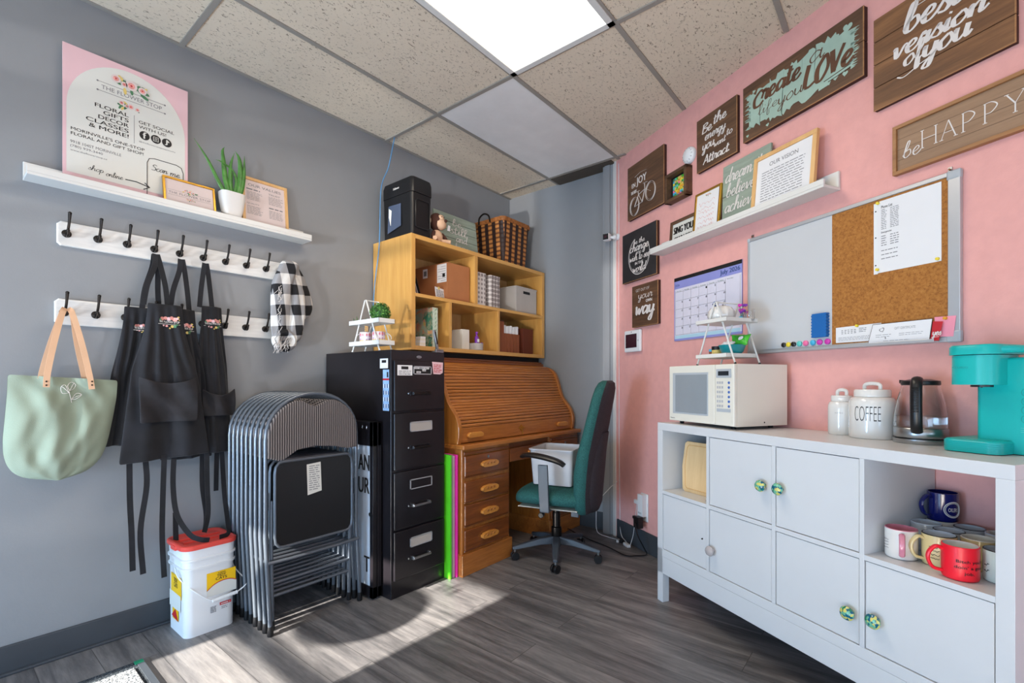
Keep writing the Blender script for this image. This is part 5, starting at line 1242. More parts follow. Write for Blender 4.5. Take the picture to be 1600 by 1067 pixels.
bx('cream_book', 'thick cream book standing in the lower middle compartment', 'book', 2.452, 2.525, 2.44, 2.66, ZB, 1.55, 'cream')
t = thing('grey_dish', 'round grey dish of small things in the lower middle compartment', 'dish', (2.60, 2.445, ZB))
m = MB(); m.lathe([(.056, 0), (.060, .004), (.062, .052), (.058, .052), (.055, .01), (0, .009)], (2.600, 2.455, ZB), 'bin', 28); m.build('dish', t)
m = MB()
for k in range(10): m.ball((2.60+R.uniform(-.04, .04), 2.455+R.uniform(-.04, .04), ZB+.045+R.random()*.006), .011, ['darkbrown', 'purple', 'midbrown'][k % 3], 6)
m.build('small_items', t)
m = MB(); m.lathe([(.013, 0), (.015, .004), (.015, .05), (.006, .062), (.006, .075), (.009, .077), (.009, .09), (0, .091)], (2.578, 2.418, ZB+.045), 'purple', 14); m.box(2.568, 2.590, 2.4020, 2.4030, ZB+.06, ZB+.082, 'paper')
one('purple_bottle', 'small purple bottle with white label standing in the grey dish', 'bottle', m, (2.578, 2.418, ZB+.045))
bx('magazine_file', 'dark brown magazine file at left of the lower right compartment', 'magazine file', 2.835, 2.905, 2.43, 2.70, ZB, 1.655, 'darkbrown', lambda t, x0, x1, y0, y1, z0, z1: MB().box(x0+.002, x1-.002, y0-.0015, y0, z0+.002, z1-.01, 'midbrown').build('spine', t))
xx_ = 2.912
for k in range(5):
    w_ = .043 if k == 0 else .034
    def e_f(t, x0, x1, y0, y1, z0, z1):
        m = MB(); m.box(x0+.004, x1-.006, y0+.01, y1-.02, z1-.002, z1+.065-.006*(k % 2), 'paper'); m.build('papers', t)
    bx('document_file', ['brown document file with white papers, first beside the magazine file', 'brown document file with white papers, second in the row', 'brown document file with white papers, third in the row', 'brown document file with white papers, fourth in the row', 'brown document file with white papers, last in the row'][k], 'document file', xx_, xx_+w_, 2.44, 2.70, ZB, 1.558, 'midbrown', e_f, group='brown document files in the bookcase', bevel=.003); xx_ += w_+.006
bx('brown_case', 'red brown box file at the right end of the lower compartment', 'box file', 3.175, 3.315, 2.45, 2.72, ZB, 1.618, 'redbrown')
m = MB(); m.X = Matrix.Translation((3.12, 2.735, ZB)); m.prism([(-.09, .20), (.08, .27), (.12, .25), (.12, .0), (-.06, 0)], 0, .004, 'paper')
one('paper_sheaf', 'white sheets of paper standing behind the brown files', 'paper', m, (3.12, 2.735, ZB))

# blue cable from the ceiling
m = MB(); m.tube(catmull([(2.052, 2.69, H-.002), (2.0, 2.688, 2.62), (1.935, 2.68, 2.45), (1.928, 2.69, 2.09), (1.926, 2.735, 1.84), (1.925, 2.75, 1.70), (1.925, 2.76, 1.5)], 8), .0035, 'bluewire', 6)
one('blue_cable', 'thin blue cable hanging from the ceiling past the shredder and bookcase side', 'cable', m, (1.95, 2.7, 1.5))

# ================================================================ OFFICE CHAIR
FXc, FYc = -.27, .963; al = math.atan2(FYc, FXc)-PI/2   # local +y = facing direction
t = thing('office_chair', 'high backed dark green office chair with black arms and five star base', 'office chair', (2.70, 1.80, 0), al)
OC = PM[t.name]; CM = MB
def ob(): return MB(OC)
m = ob(); m.lathe([(.030, .075), (.034, .08), (.034, .20), (.026, .205), (.026, .30), (.022, .302), (.022, .36), (.0, .361)], (0, 0, 0), 'darkmetal', 20); m.build('gas_column', t)
off = math.atan2(1.66-1.80, 2.48-2.70)-al
for k in range(5):
    a = off+2*PI*k/5; ca, sa = math.cos(a), math.sin(a)
    m = ob(); vs = []
    for (r_, zz, hw_, hh) in ((.02, .118, .030, .050), (.12, .112, .026, .040), (.27, .082, .018, .024), (.30, .078, .014, .018)):
        for (u, w_) in ((-1, -1), (1, -1), (.75, 1), (-.75, 1)): vs.append((r_*ca-u*hw_*sa, r_*sa+u*hw_*ca, zz+w_*hh/2))
    m.add(vs, [(i*4+j, i*4+(j+1) % 4, (i+1)*4+(j+1) % 4, (i+1)*4+j)[::-1] for i in range(3) for j in range(4)]+[(0, 1, 2, 3), (15, 14, 13, 12)], 'basegrey'); leg = m.build('base_leg', t, .005)
    m = ob(); cx, cy = .285*ca, .285*sa; m.tube([(cx, cy, .075), (cx, cy, .05)], .008, 'steel', 8)
    b_ = a+.8+k
    for s_ in (-1, 1):
        dx, dy = math.cos(b_)*s_, math.sin(b_)*s_
        m.tube([(cx+dx*.007, cy+dy*.007, .0275), (cx+dx*.022, cy+dy*.022, .0275)], .0265, 'black', 16)
    m.build('caster', leg, .002)
m = ob()
def seatsec(y, hw_, z0_, z1_, n=20, e=2.6):
    return [(hw_*abs(math.cos(a))**(2/e)*(1 if math.cos(a) > 0 else -1), y, (z0_+z1_)/2+(z1_-z0_)/2*abs(math.sin(a))**(2/e)*(1 if math.sin(a) > 0 else -1)) for a in [2*PI*k/n for k in range(n)]]
rings = [seatsec(y, hw_, a, b) for y, hw_, a, b in ((-.235, .12, .42, .44), (-.23, .20, .385, .475), (-.18, .232, .37, .492), (-.05, .24, .37, .495), (.08, .238, .37, .495), (.17, .225, .368, .488), (.215, .19, .37, .465), (.232, .12, .39, .43))]
loft(m, rings, 'greenfab'); m.build('seat', t)
m = ob(); m.box(-.205, .205, -.20, .195, .365, .371, 'cream'); m.box(-.11, .11, -.13, .11, .335, .365, 'black'); m.tube([(-.10, .04, .335), (-.17, .04, .325)], .008, 'steel', 8); m.tube([(-.165, .04, .325), (-.20, .04, .320)], .018, 'black', 12)
m.box(-.135, -.118, -.19, -.14, .315, .37, 'basegrey'); m.build('mechanism', t, .003)
def backsec(z, yc, hw_, tk, n=24):
    out = []
    for k in range(n):
        a = 2*PI*k/n; ca, sa = math.cos(a), math.sin(a)
        x = hw_*abs(ca)**.75*(1 if ca > 0 else -1); y = tk/2*abs(sa)**.75*(1 if sa > 0 else -1)
        out.append((x, yc+y+.10*(x*x)/(hw_+.1)*.6, z))
    return out
bk = [(.335, -.225, .12, .045), (.345, -.222, .175, .085), (.39, -.222, .215, .115), (.48, -.222, .228, .125), (.60, -.228, .232, .135), (.72, -.245, .232, .125), (.85, -.275, .226, .110), (.97, -.30, .214, .105), (1.07, -.322, .200, .10), (1.130, -.335, .172, .095), (1.165, -.342, .130, .08), (1.18, -.345, .075, .045)]
bk = [(z, -yc*0+yc, h_, t_) for z, yc, h_, t_ in bk]
def bksplit(m, front):
    n = 24; vs = []; rg = [backsec(*b) for b in bk]
    ks = list(range(-2, 15)) if front else list(range(14, 23))
    for r_ in rg: vs += [r_[k % n] for k in ks]
    w_ = len(ks); m.add(vs, [(i*w_+j, i*w_+j+1, (i+1)*w_+j+1, (i+1)*w_+j) for i in range(len(rg)-1) for j in range(w_-1)]+([tuple(range(w_))[::-1], tuple((len(rg)-1)*w_+j for j in range(w_))]), 'greenfab' if front else 'charfab', True)
m = ob(); bksplit(m, True); bb_ = m.build('backrest', t)
m = ob(); bksplit(m, False); m.build('backrest_rear_cover', t)
m = ob(); vs = []
rg = [backsec(z, yc-.014, h_*.80, t_) for z, yc, h_, t_ in bk[1:7]]; rg = [[(x, y, z) for x, y, z in r_] for r_ in rg]
sc_ = (.6, .86, .95, .93, .8, .45)
for r_, s_ in zip(rg, sc_): vs += [(r_[k][0]*s_, r_[k][1], r_[k][2]) for k in range(13, 24)]
m.add(vs, [(i*11+j, i*11+j+1, (i+1)*11+j+1, (i+1)*11+j) for i in range(5) for j in range(10)], 'charfab', True); m.build('lumbar_shell', t, solid=.012)
for s_ in (-1, 1):
    m = ob(); X = s_*.262
    m.box(X-.028*1, X+.0, .0-.03, .035, .40, .56, 'basegrey') if False else None
    m.prism([(-.040, .365), (.022, .365), (.030, .50), (.034, .655), (-.028, .655), (-.034, .50)], X-.009, X+.009, 'basegrey', 'x'); m.box(min(X, X-s_*.10), max(X, X-s_*.10), -.035, .02, .358, .368, 'basegrey'); m.build('arm_post', t, .003)
    m = ob(); P = catmull([(X, -.135, .660), (X, -.10, .680), (X, -.02, .700), (X, .07, .712), (X-s_*.01, .125, .708), (X-s_*.02, .145, .698)], 5)
    k = len(P); m.tube(P, [.020+.012*math.sin(PI*min(1, max(0, .1+.85*i/(k-1)))) for i in range(k)], 'black', 12, flat=(1.15, .55)); m.build('armrest', t)

# bin on the chair seat
t = thing('clear_storage_bin', 'milky plastic bin standing on the office chair seat', 'storage bin', (2.70, 1.80, .4955), al)
O2 = MB(OC); z0, z1 = .499, .725
def r4(x0, x1, y0, y1, z): return rr(x0, x1, y0, y1, .02, z, 4)
loft(O2, [r4(-.11, .18, -.135, .13, z0), r4(-.125, .20, -.148, .145, z1), r4(-.133, .208, -.152, .153, z1), r4(-.133, .208, -.152, .153, z1+.008), r4(-.121, .196, -.144, .141, z1+.008), r4(-.106, .176, -.131, .126, z0+.004)], 'clearplastic', False)
n_ = 20; O2.f.append(list(range(n_))[::-1]); O2.mi.append(0); O2.sm.append(False)
O2.build('tub', t)
m = MB(OC)
for k in range(8): m.box(-.10+R.uniform(0, .08), .10+R.uniform(-.05, .05), -.10+R.uniform(0, .05), .12, z0+.006+k*.012, z0+.010+k*.012, ['paper', 'greyfoam'][k % 2])
m.build('contents', t)
# things beneath the desk
m = MB(); m.X = Matrix.Translation((2.62, 2.50, 0)) @ Matrix.Rotation(.12, 4, 'Z'); m.box(-.095, .09, -.17, .15, .001, .33, 'paper'); lines(m, -.07, .06, .10, .26, 6, -.1712, 'magdark', .3, .25)
one('paper_box', 'white printed carton standing beneath the desk', 'box', m, (2.62, 2.5, 0))
m = MB(); m.X = Matrix.Translation((2.62, 2.50, .332)) @ Matrix.Rotation(.05, 4, 'Z'); m.box(-.10, .12, -.20, .16, 0, .16, 'greyfoam')
one('grey_carton', 'grey carton lying on the white one beneath the desk', 'box', m, (2.62, 2.5, .332), bevel=.002)
# ================================================================ PINK WALL  (frame: x = along wall, y = -distance, z)
PW = -.0015
def d_bike(m, x0, x1, z0, z1, y):
    for cx, cz, r in ((.278, 2.408, .064), (.455, 2.455, .064)):
        for e, w in ((0, .0045), (.009, .002)): m.tube([(cx+(r-e)*.82*math.cos(2*PI*k/26), y, cz+(r-e)*math.sin(2*PI*k/26)) for k in range(26)], w, 'lettering', 4, closed=True, flat=(1, .3))
    F_ = [((.278, 2.405), (.325, 2.475)), ((.325, 2.475), (.395, 2.49)), ((.395, 2.49), (.365, 2.412)), ((.365, 2.412), (.325, 2.475)), ((.278, 2.405), (.365, 2.412)), ((.395, 2.49), (.455, 2.455)), ((.395, 2.49), (.392, 2.53)), ((.375, 2.535), (.42, 2.53)), ((.325, 2.475), (.318, 2.50)), ((.30, 2.502), (.335, 2.50))]
    for a, b in F_: m.tube([(a[0], y, a[1]), (b[0], y, b[1])], .0045, 'lettering', 4, flat=(1, .3))
    text(m, 'JOY', .300, .410, 2.535, 2.600, y, 'lettering', .02); text(m, 'EN', .245, .285, 2.545, 2.575, y, 'lettering', .03); text(m, 'THE RIDE', .235, .30, 2.500, 2.522, y, 'lettering', .03)
    m.tube([(.28, y, 2.612), (.34, y, 2.625), (.41, y, 2.618)], .002, 'lettering', 4, flat=(1, .3))
def psign(name, label, x0, x1, z0, z1, deco, mat, th=.018, planks=1, lean=0, wy=PW, group=None):
    return board_sign(name, label, x0, x1, z0, z1, wy, th, mat, deco, PK, lean, planks, group=group)
psign('wooden_sign', 'square brown wooden sign with a white painted bicycle, nearest the corner', .192, .590, 2.328, 2.708, d_bike, 'brownwood', .024)
def d_att(m, x0, x1, z0, z1, y):
    script(m, 'Be', .925, 1.00, 2.605, .026, y, 'lettering', .38, .5); script(m, 'the', 1.01, 1.105, 2.622, .026, y, 'lettering', .38, .5)
    script(m, 'energy', .945, 1.10, 2.560, .024, y, 'lettering', .34, .5); script(m, 'you', .925, 1.02, 2.508, .027, y, 'lettering', .36, .5)
    script(m, 'want', 1.015, 1.10, 2.492, .017, y, 'lettering', .36, .5); script(m, 'to', 1.105, 1.148, 2.515, .018, y, 'lettering', .36, .5)
    script(m, 'Attract.', .935, 1.135, 2.425, .025, y, 'lettering', .38, .5)
psign('wooden_sign', 'brown wooden sign lettered Be the energy you want to Attract', .882, 1.178, 2.395, 2.700, d_att, 'brownwood', .022)
def heart(m, x, z, s, y, mat, rot=0):
    pts = []
    for k in range(24):
        a = 2*PI*k/24; px_ = 16*math.sin(a)**3/16; pz = (13*math.cos(a)-5*math.cos(2*a)-2*math.cos(3*a)-math.cos(4*a))/16
        pts.append((x+s*(px_*math.cos(rot)-pz*math.sin(rot)), y, z+s*(px_*math.sin(rot)+pz*math.cos(rot))))
    m.add(pts, [tuple(range(24))], mat)
def d_love(m, x0, x1, z0, z1, y):
    r = random.Random(5); n = 40; top = []; bot = []
    for i in range(n+1):
        x = 1.255+.535*i/n; j = r.uniform(-.014, .014); e = .03*abs(2*i/n-1)**3
        top.append((x+(r.uniform(-.01, .01)), y+.0008, 2.655-e+j+.010*(i > 25))); bot.append((x+(r.uniform(-.01, .01)), y+.0008, 2.456+e+r.uniform(-.014, .014)))
    vs = top+bot; m.add(vs, [(i, n+1+i, n+2+i, i+1) for i in range(n)], 'mint')
    for i in range(60):
        s_ = 1 if i % 2 else -1; x = 1.258 if s_ < 0 else 1.786; z = r.uniform(2.47, 2.64); l = r.uniform(.008, .028)
        m.add([(x-s_*.012, y+.0006, z), (x+s_*l, y+.0006, z+.004+r.uniform(-.004, .004)), (x-s_*.012, y+.0006, z+.010)], [(0, 1, 2)], 'mint')
    b = 'brownletter'
    script(m, 'C', 1.278, 1.345, 2.560, .036, y, b, .5, .55); script(m, 'reate', 1.335, 1.545, 2.575, .044, y, b, .46, .4); script(m, 'a', 1.585, 1.655, 2.600, .040, y, b, .18, .5)
    script(m, 'life', 1.315, 1.43, 2.512, .023, y, b, .16, .5); script(m, 'you', 1.425, 1.560, 2.502, .030, y, b, .20, .5)
    script(m, 'LOVe', 1.558, 1.780, 2.502, .050, y, b, .46, .45)
    for k in (0, 1): m.tube([(1.66+k*.02, y, 2.484-k*.012), (1.775, y, 2.494-k*.014)], .003, b, 4, flat=(1, .3))
    for x, z, s_, ro in ((1.762, 2.652, .020, -.2), (1.715, 2.642, .013, .2), (1.265, 2.628, .017, .3), (1.292, 2.648, .009, -.2), (1.752, 2.466, .012, -.2), (1.372, 2.440, .009, .2), (1.252, 2.440, .008, 0)): heart(m, x, z, s_, y-.0002, 'mint', ro)
psign('wooden_sign', 'long two plank sign lettered Create a life you Love on mint paint', 1.222, 1.826, 2.416, 2.700, d_love, 'brownwood', .026, 2)
def d_best(m, x0, x1, z0, z1, y):
    w_ = 'lettering'; text(m, 'BE YOUR', 2.005, 2.110, 2.575, 2.592, y, w_, .01); m.quad((2.0, y, 2.562), (2.12, y, 2.566), (2.12, y, 2.5685), (2.0, y, 2.5645), w_)
    script(m, 'best', 1.965, 2.150, 2.485, .046, y, w_, .46, .3); script(m, 'version', 1.925, 2.215, 2.410, .037, y, w_, .46, .3)
    script(m, 'of', 1.965, 2.03, 2.365, .032, y, w_, .4, .3); script(m, 'you', 2.025, 2.17, 2.355, .040, y, w_, .44, .3)
    ribbon(m, [(1.945, 2.335), (1.97, 2.325), (2.02, 2.342), (2.06, 2.350)], .008, y, w_, .4)
psign('wooden_sign', 'large rustic knotty plank sign lettered best version of you', 1.860, 2.285, 2.250, 2.612, d_best, 'brownwoodr', .020, 4)
# framed "be HAPPY"
def serif(m, s_, x0, x1, z0, z1, y, mat, w=.004):
    n = len(s_); cw = (x1-x0)/n; h = z1-z0
    def seg(a, b, c, d, ww): ribbon(m, [(a, b), ((a+c)/2, (b+d)/2), (c, d)], ww, y, mat, 1, 1, 0)
    for i, c in enumerate(s_):
        X = x0+cw*i; W = cw*.72
        def sf(px_, pz): seg(px_-W*.14, pz, px_+W*.14, pz, w*.55)
        if c == 'H':
            for q in (0, W): seg(X+q, z0, X+q, z1, w); sf(X+q, z0); sf(X+q, z1)
            seg(X, z0+h*.5, X+W, z0+h*.5, w*.5)
        if c == 'A': seg(X, z0, X+W*.5, z1, w*.5); seg(X+W*.5, z1, X+W, z0, w); sf(X, z0); sf(X+W, z0); seg(X+W*.2, z0+h*.36, X+W*.8, z0+h*.36, w*.5)
        if c == 'P': seg(X+W*.1, z0, X+W*.1, z1, w); sf(X+W*.1, z0); ribbon(m, [(X, z1), (X+W*.5, z1), (X+W*.85, z0+h*.76), (X+W*.5, z0+h*.48), (X+W*.12, z0+h*.47)], w*1.0, y, mat, .5)
        if c == 'Y': seg(X, z1, X+W*.5, z0+h*.45, w); seg(X+W, z1, X+W*.5, z0+h*.45, w*.5); seg(X+W*.5, z0+h*.47, X+W*.5, z0, w); sf(X+W*.5, z0); sf(X, z1); sf(X+W, z1)
def a_happy(m, x0, x1, z0, z1, y):
    for k in (1, 2, 3): m.quad((x0, y+.0002, z0+(z1-z0)*k/4), (x1, y+.0002, z0+(z1-z0)*k/4), (x1, y+.0002, z0+(z1-z0)*k/4+.0012), (x0, y+.0002, z0+(z1-z0)*k/4+.0012), 'brownwood')
    script(m, 'be', 1.958, 2.015, 2.020, .028, y, 'lettering', .17, .5); serif(m, 'HAPPY', 2.024, 2.318, 2.032, 2.096, y, 'lettering', .0038)
framed('wooden_sign', 'tan framed wooden sign lettered be HAPPY', 'wooden sign', 1.929, 2.405, 1.965, 2.152, PW, .022, .013, 'tanframe', a_happy, PK, back='tanwood', inset=.010)
def d_world(m, x0, x1, z0, z1, y):
    c = 'lettering'; cx, cz, r = .325, 2.055, .125
    P = [(cx+r*.95*math.cos(a), cz+r*1.05*math.sin(a)) for a in [PI*.62+PI*1.55*k/30 for k in range(31)]]
    ribbon(m, P, .0045, y, c, 1, 2); P = [(cx+(r-.010)*.95*math.cos(a), cz+(r-.010)*1.05*math.sin(a)) for a in [PI*.75+PI*1.2*k/30 for k in range(31)]]; ribbon(m, P, .002, y, c, 1, 2)
    script(m, 'be the', .262, .390, 2.140, .016, y, c, .34, .5); script(m, 'change', .218, .432, 2.092, .029, y, c, .32, .5); text(m, 'YOU', .295, .350, 2.066, 2.083, y, c, .03)
    script(m, 'wish to see', .215, .442, 2.026, .023, y, c, .32, .5); text(m, 'IN THE', .282, .372, 1.994, 2.012, y, c, .03); script(m, 'world', .250, .400, 1.945, .025, y, c, .34, .5)
psign('wooden_sign', 'black square sign with round white lettering about changing the world', .128, .518, 1.886, 2.240, d_world, 'blackwood', .024)
def d_way(m, x0, x1, z0, z1, y):
    c = 'lettering'; text(m, 'GET OUT OF', .292, .440, 1.800, 1.818, y, c, -.01); script(m, 'your', .315, .470, 1.748, .026, y, c, .2, .5); text(m, 'OWN', .405, .470, 1.715, 1.735, y, c, .03); script(m, 'way', .280, .490, 1.640, .052, y, c, .42, .4)
psign('wooden_sign', 'small brown wooden sign lettered get out of your own way, lowest of the signs', .246, .530, 1.555, 1.845, d_way, 'brownwood', .024)
# small shadow box
t = thing('shadow_box', 'little deep brown box frame with a bright lettered print', 'framed print', (.727, PW, 2.298), 0, None, PK)
m = MB(PK); x0, x1, z0, z1, y0, y1 = .628, .822, 2.298, 2.478, PW-.05, PW
for a in ((x0, x1, z0, z0+.020), (x0, x1, z1-.020, z1), (x0, x0+.020, z0, z1), (x1-.020, x1, z0, z1)): m.box(a[0], a[1], y0, y1, a[2], a[3], 'brownwood')
m.build('frame', t, .002)
m = MB(PK); m.box(x0+.015, x1-.015, y1-.012, y1, z0+.015, z1-.015, 'blackm'); y = y1-.0125; r = random.Random(9)
for i in range(8):
    for j in range(8): a = x0+.036+i*.0155; b = z0+.034+j*.0145; m.quad((a, y, b), (a+.0155, y, b), (a+.0155, y, b+.0145), (a, y, b+.0145), r.choice(['yellow', 'green', 'aqua', 'orange', 'hotpink', 'cyan', 'yelp', 'leafp']))
for i in range(4): ribbon(m, [(.668+k*.0085, 2.430-i*.030+r.uniform(-.008, .012)) for k in range(13)], .003, y-.0006-.0001*i, 'ink', .5)
m.build('print', t)
# round detector
m = MB(PK); m.lathe([(.050, 0), (.050, .012), (.044, .022), (.040, .024), (.030, .030), (0, .032)], (.805, PW, 2.540), 'plastic', 30, 'y')
for k in range(12): a = 2*PI*k/12; m.tube([(.805+.034*math.cos(a), PW-.0275, 2.540+.034*math.sin(a)), (.805+.041*math.cos(a), PW-.0235, 2.540+.041*math.sin(a))], .0015, 'greyink', 4)
one('smoke_detector', 'round white detector on the pink wall between two signs', 'smoke detector', m, (.805, PW, 2.54), frame=PK)

# ledge with frames
ledge('white picture ledge on the pink wall holding frames and a green sign', .552, 1.714, 1.994, PK, (1.13, PW, 1.994), PW, .105, .082)
def a_song(m, x0, x1, z0, z1, y):
    text(m, 'SING YOUR', x0+.012, x1-.03, z1-.065, z1-.022, y, 'ink', .05); text(m, 'OWN SONG', x0+.02, x1-.02, z1-.115, z1-.085, y, 'ink', .05)
framed('framed_print', 'brown framed print with bold black capitals at the left end of the pink ledge', 'framed print', .662, .935, 2.0065, 2.172, -.030, .016, .020, 'brownwood', a_song, PK, lean=.08, back='ivorypaper')
def a_prayer(m, x0, x1, z0, z1, y):
    m.add([(x0, y+.0003, z0), (x1, y+.0003, z0), (x1, y+.0003, z1), (x0, y+.0003, z1)], [(0, 1, 2, 3)], 'paper')
    r = random.Random(2)
    for i in range(6): ribbon(m, [(x0+.018+k*.0072, z1-.062-i*.027+r.uniform(-.009, .012)) for k in range(18)], .0022, y-.0001*i, 'rose', .5)
    bouquet(m, (x0+x1)/2, z1-.018, .02, y, 4)
framed('framed_print', 'upright gold framed floral print on the pink ledge', 'framed print', .893, 1.090, 2.0065, 2.262, -.055, .014, .012, 'gold', a_prayer, PK, lean=.10)
def d_dream(m, x0, x1, z0, z1, y):
    c = 'lettering'; script(m, 'dream it', 1.105, 1.34, 2.248, .036, y, c, .22, .45); script(m, 'believe it', 1.115, 1.36, 2.168, .034, y, c, .22, .45); script(m, 'achieve it', 1.105, 1.37, 2.085, .034, y, c, .22, .45)
board_sign('plank_sign', 'sage green plank sign lettered dream it believe it achieve it', 1.088, 1.392, 2.0065, 2.345, -.026, .014, 'sagewood', d_dream, PK, lean=.035, planks=2)
def a_vis(m, x0, x1, z0, z1, y):
    text(m, 'OUR VISION', x0+.07, x1-.07, z1-.050, z1-.030, y, 'greyink', .0); lines(m, x0+.03, x1-.03, z0+.02, z1-.065, 12, y, 'greyink', .06, .25, 8)
framed('framed_print', 'light wood framed white sheet headed OUR VISION on the pink ledge', 'framed print', 1.318, 1.650, 2.0065, 2.285, -.066, .018, .020, 'lightwood', a_vis, PK, lean=.10)

# calendar
t = thing('wall_calendar', 'lavender wall calendar open at July 2026', 'calendar', (.93, PW, 1.43), 0, None, PK)
m = MB(PK); x0, x1, z0, z1 = .667, 1.196, 1.428, 1.822
for k in range(5): m.box(x0+.001*k, x1-.0005*k, PW-.0008*(k+1)-.001, PW-.0008*k-.001, z0+.001*k, z1, 'callav' if k < 4 else 'calpaper')
y = PW-.0056
def q(a, b, c, d, mt, e=0): m.quad((a, y-e, c), (b, y-e, c), (b, y-e, d), (a, y-e, d), mt)
q(x0, x1, z1-.022, z1, 'blackm'); q(x0, x1, z1-.070, z1-.022, 'callav'); q(x0, x1, z0, z0+.012, 'callav'); q(x0+.01, x1-.01, z0+.012, z0+.032, 'calblue'); q(x0, x0+.006, z0, z1-.022, 'callav')
text(m, 'July 2026', x1-.150, x1-.012, z1-.062, z1-.030, y-.001, 'magdark', .02); text(m, '2026', x0+.01, x0+.05, z1-.055, z1-.042, y-.001, 'magdark')
gx0, gx1, gz0, gz1 = x0+.012, x1-.012-.0, z0+.036, z1-.092
cw = (gx1-gx0)*.80/6; 
for i in range(8):
    x = gx0+cw*i if i < 7 else gx1; q(x, x+.0012, gz0, gz1+.012, 'greyink', .0005)
for j in range(6): z = gz0+(gz1-gz0)*j/5; q(gx0, gx0+cw*6, z, z+.0012, 'greyink', .0005)
for i in range(7): text(m, ['Sunday', 'Monday', 'Tuesday', 'Wednesday', 'Thursday', 'Friday', 'Saturday'][i], gx0+cw*i+.012, gx0+cw*i+min(cw, .07)-.012, gz1+.002, gz1+.009, y-.0006, 'leafp')
d_ = 1
for j in range(5):
    for i in range(7):
        n_ = j*7+i-2
        if 1 <= n_ <= 31 and i < 6: text(m, str(n_), gx0+cw*i+.055, gx0+cw*i+.066, gz1-(gz1-gz0)*(j)/5-.016, gz1-(gz1-gz0)*j/5-.005, y-.0006, 'ink', .01)
m.build('pages', t)

# whiteboard / cork board
t = thing('combination_board', 'wide aluminium framed board, half whiteboard and half cork', 'notice board', (1.69, PW, 1.31), 0, None, PK)
x0, x1, z0, z1 = 1.243, 2.140, 1.312, 1.910
m = MB(PK); m.box(x0+.01, 1.686, PW-.012, PW-.002, z0+.01, z1-.01, 'wbsurf'); m.build('whiteboard_panel', t)
m = MB(PK); m.box(1.686, x1-.02, PW-.0125, PW-.002, z0+.01, z1-.01, 'cork'); m.build('cork_panel', t)
m = MB(PK)
m.box(x0, x1, PW-.018, PW, z1-.016, z1, 'alu'); m.box(x0, x1, PW-.018, PW, z0, z0+.020, 'alu'); m.box(x0, x0+.010, PW-.018, PW, z0, z1, 'alu'); m.box(x1-.036, x1, PW-.018, PW, z0, z1, 'alu')
m.build('frame', t, .002)
for a, b, c, d in ((x0-.002, x0+.016, z1-.018, z1+.002), (x1-.040, x1+.002, z1-.03, z1+.002), (x1-.040, x1+.002, z0-.002, z0+.04), (x0-.002, x0+.016, z0-.002, z0+.022)):
    m = MB(PK); m.box(a, b, PW-.020, PW, c, d, 'mwgrey'); m.build('corner_cap', t, .005)
m = MB(PK); m.box(1.30, 2.08, PW-.050, PW-.018, z0+.001, z0+.005, 'alu'); m.box(1.30, 2.08, PW-.052, PW-.049, z0+.001, z0+.012, 'alu'); m.build('pen_tray', t, .001)
for x in (1.262, 2.104):
    m = MB(PK); m.tube([(x, PW, z1+.010), (x, PW-.010, z1+.012)], .003, 'copper', 8); m.box(x-.006, x+.006, PW-.004, PW, z1, z1+.020, 'steel'); m.build('hanging_screw', t)
cols = ['black', 'yellow', 'black', 'aqua', 'hotpink', 'cyan', 'magenta', 'magenta']; cn = ['black', 'yellow', 'second black', 'aqua', 'pink', 'light blue', 'left purple', 'right purple']
xs_ = [1.452, 1.478, 1.504, 1.534, 1.565, 1.600, 1.632, 1.668]
for k in range(8):
    m = MB(PK); r_ = .0125 if k > 2 else .0115; m.lathe([(0, 0), (r_, 0), (r_, .006), (r_*.8, .007), (r_*.6, .009), (0, .009)], (xs_[k], PW-.0122, 1.348), cols[k], 18, 'y')
    one('round_magnet', '%s round magnet low on the whiteboard half' % cn[k], 'magnet', m, (xs_[k], PW-.012, 1.348), frame=PK, group='round magnets along the foot of the whiteboard')
m = MB(PK); pts = []
for k in range(8): pts += [(1.672+(.0035 if k % 2 else 0), 1.372+.0138*k), ]
P = [(1.607, 1.368), (1.672, 1.368)]+[(1.673+(.003 if k % 2 else -.002), 1.372+.0066*k) for k in range(16)]+[(1.672, 1.474), (1.607, 1.474)]+[(1.605-(.003 if k % 2 else -.002), 1.470-.0066*k) for k in range(16)]
m.prism([(a, b) for a, b in P], PW-.032, PW-.0125, 'blue'); one('board_eraser', 'blue felt eraser with scalloped sides stuck on the whiteboard', 'eraser', m, (1.64, PW-.012, 1.37), frame=PK, bevel=.001)
CK = PW-.0135
def pin(x, z, lb, mat='yellow'):
    m = MB(PK); m.lathe([(0, 0), (.006, 0), (.0045, .004), (.0055, .008), (0, .009)], (x, CK-.0012, z), mat, 10, 'y'); one('push_pin', lb, 'push pin', m, (x, CK, z), frame=PK, group='push pins in the cork board')
t = thing('sheet_protector', 'white printed list in a clear punched sleeve pinned on the cork', 'document', (1.97, CK, 1.60), 0, None, PK)
m = MB(PK); m.box(1.872, 2.084, CK-.0006, CK, 1.603, 1.886, 'paper'); y = CK-.0010
text(m, 'Phone List', 1.885, 1.925, 1.855, 1.866, y, 'ink', .01)
for k in range(12): lines(m, 1.885, 1.906, 1.846-k*.0068, 1.851-k*.0068, 1, y, 'greyink', .3, .5, k); lines(m, 1.917, 1.948, 1.846-k*.0068, 1.851-k*.0068, 1, y, 'greyink', .1, .5, k+30)
text(m, 'Emergencies', 1.885, 1.922, 1.755, 1.764, y, 'ink', .01)
for k in range(5): lines(m, 1.885, 1.906, 1.742-k*.009, 1.748-k*.009, 1, y, 'greyink', .3, .5, k); lines(m, 1.917, 1.948, 1.742-k*.009, 1.748-k*.009, 1, y, 'greyink', .1, .5, k+30)
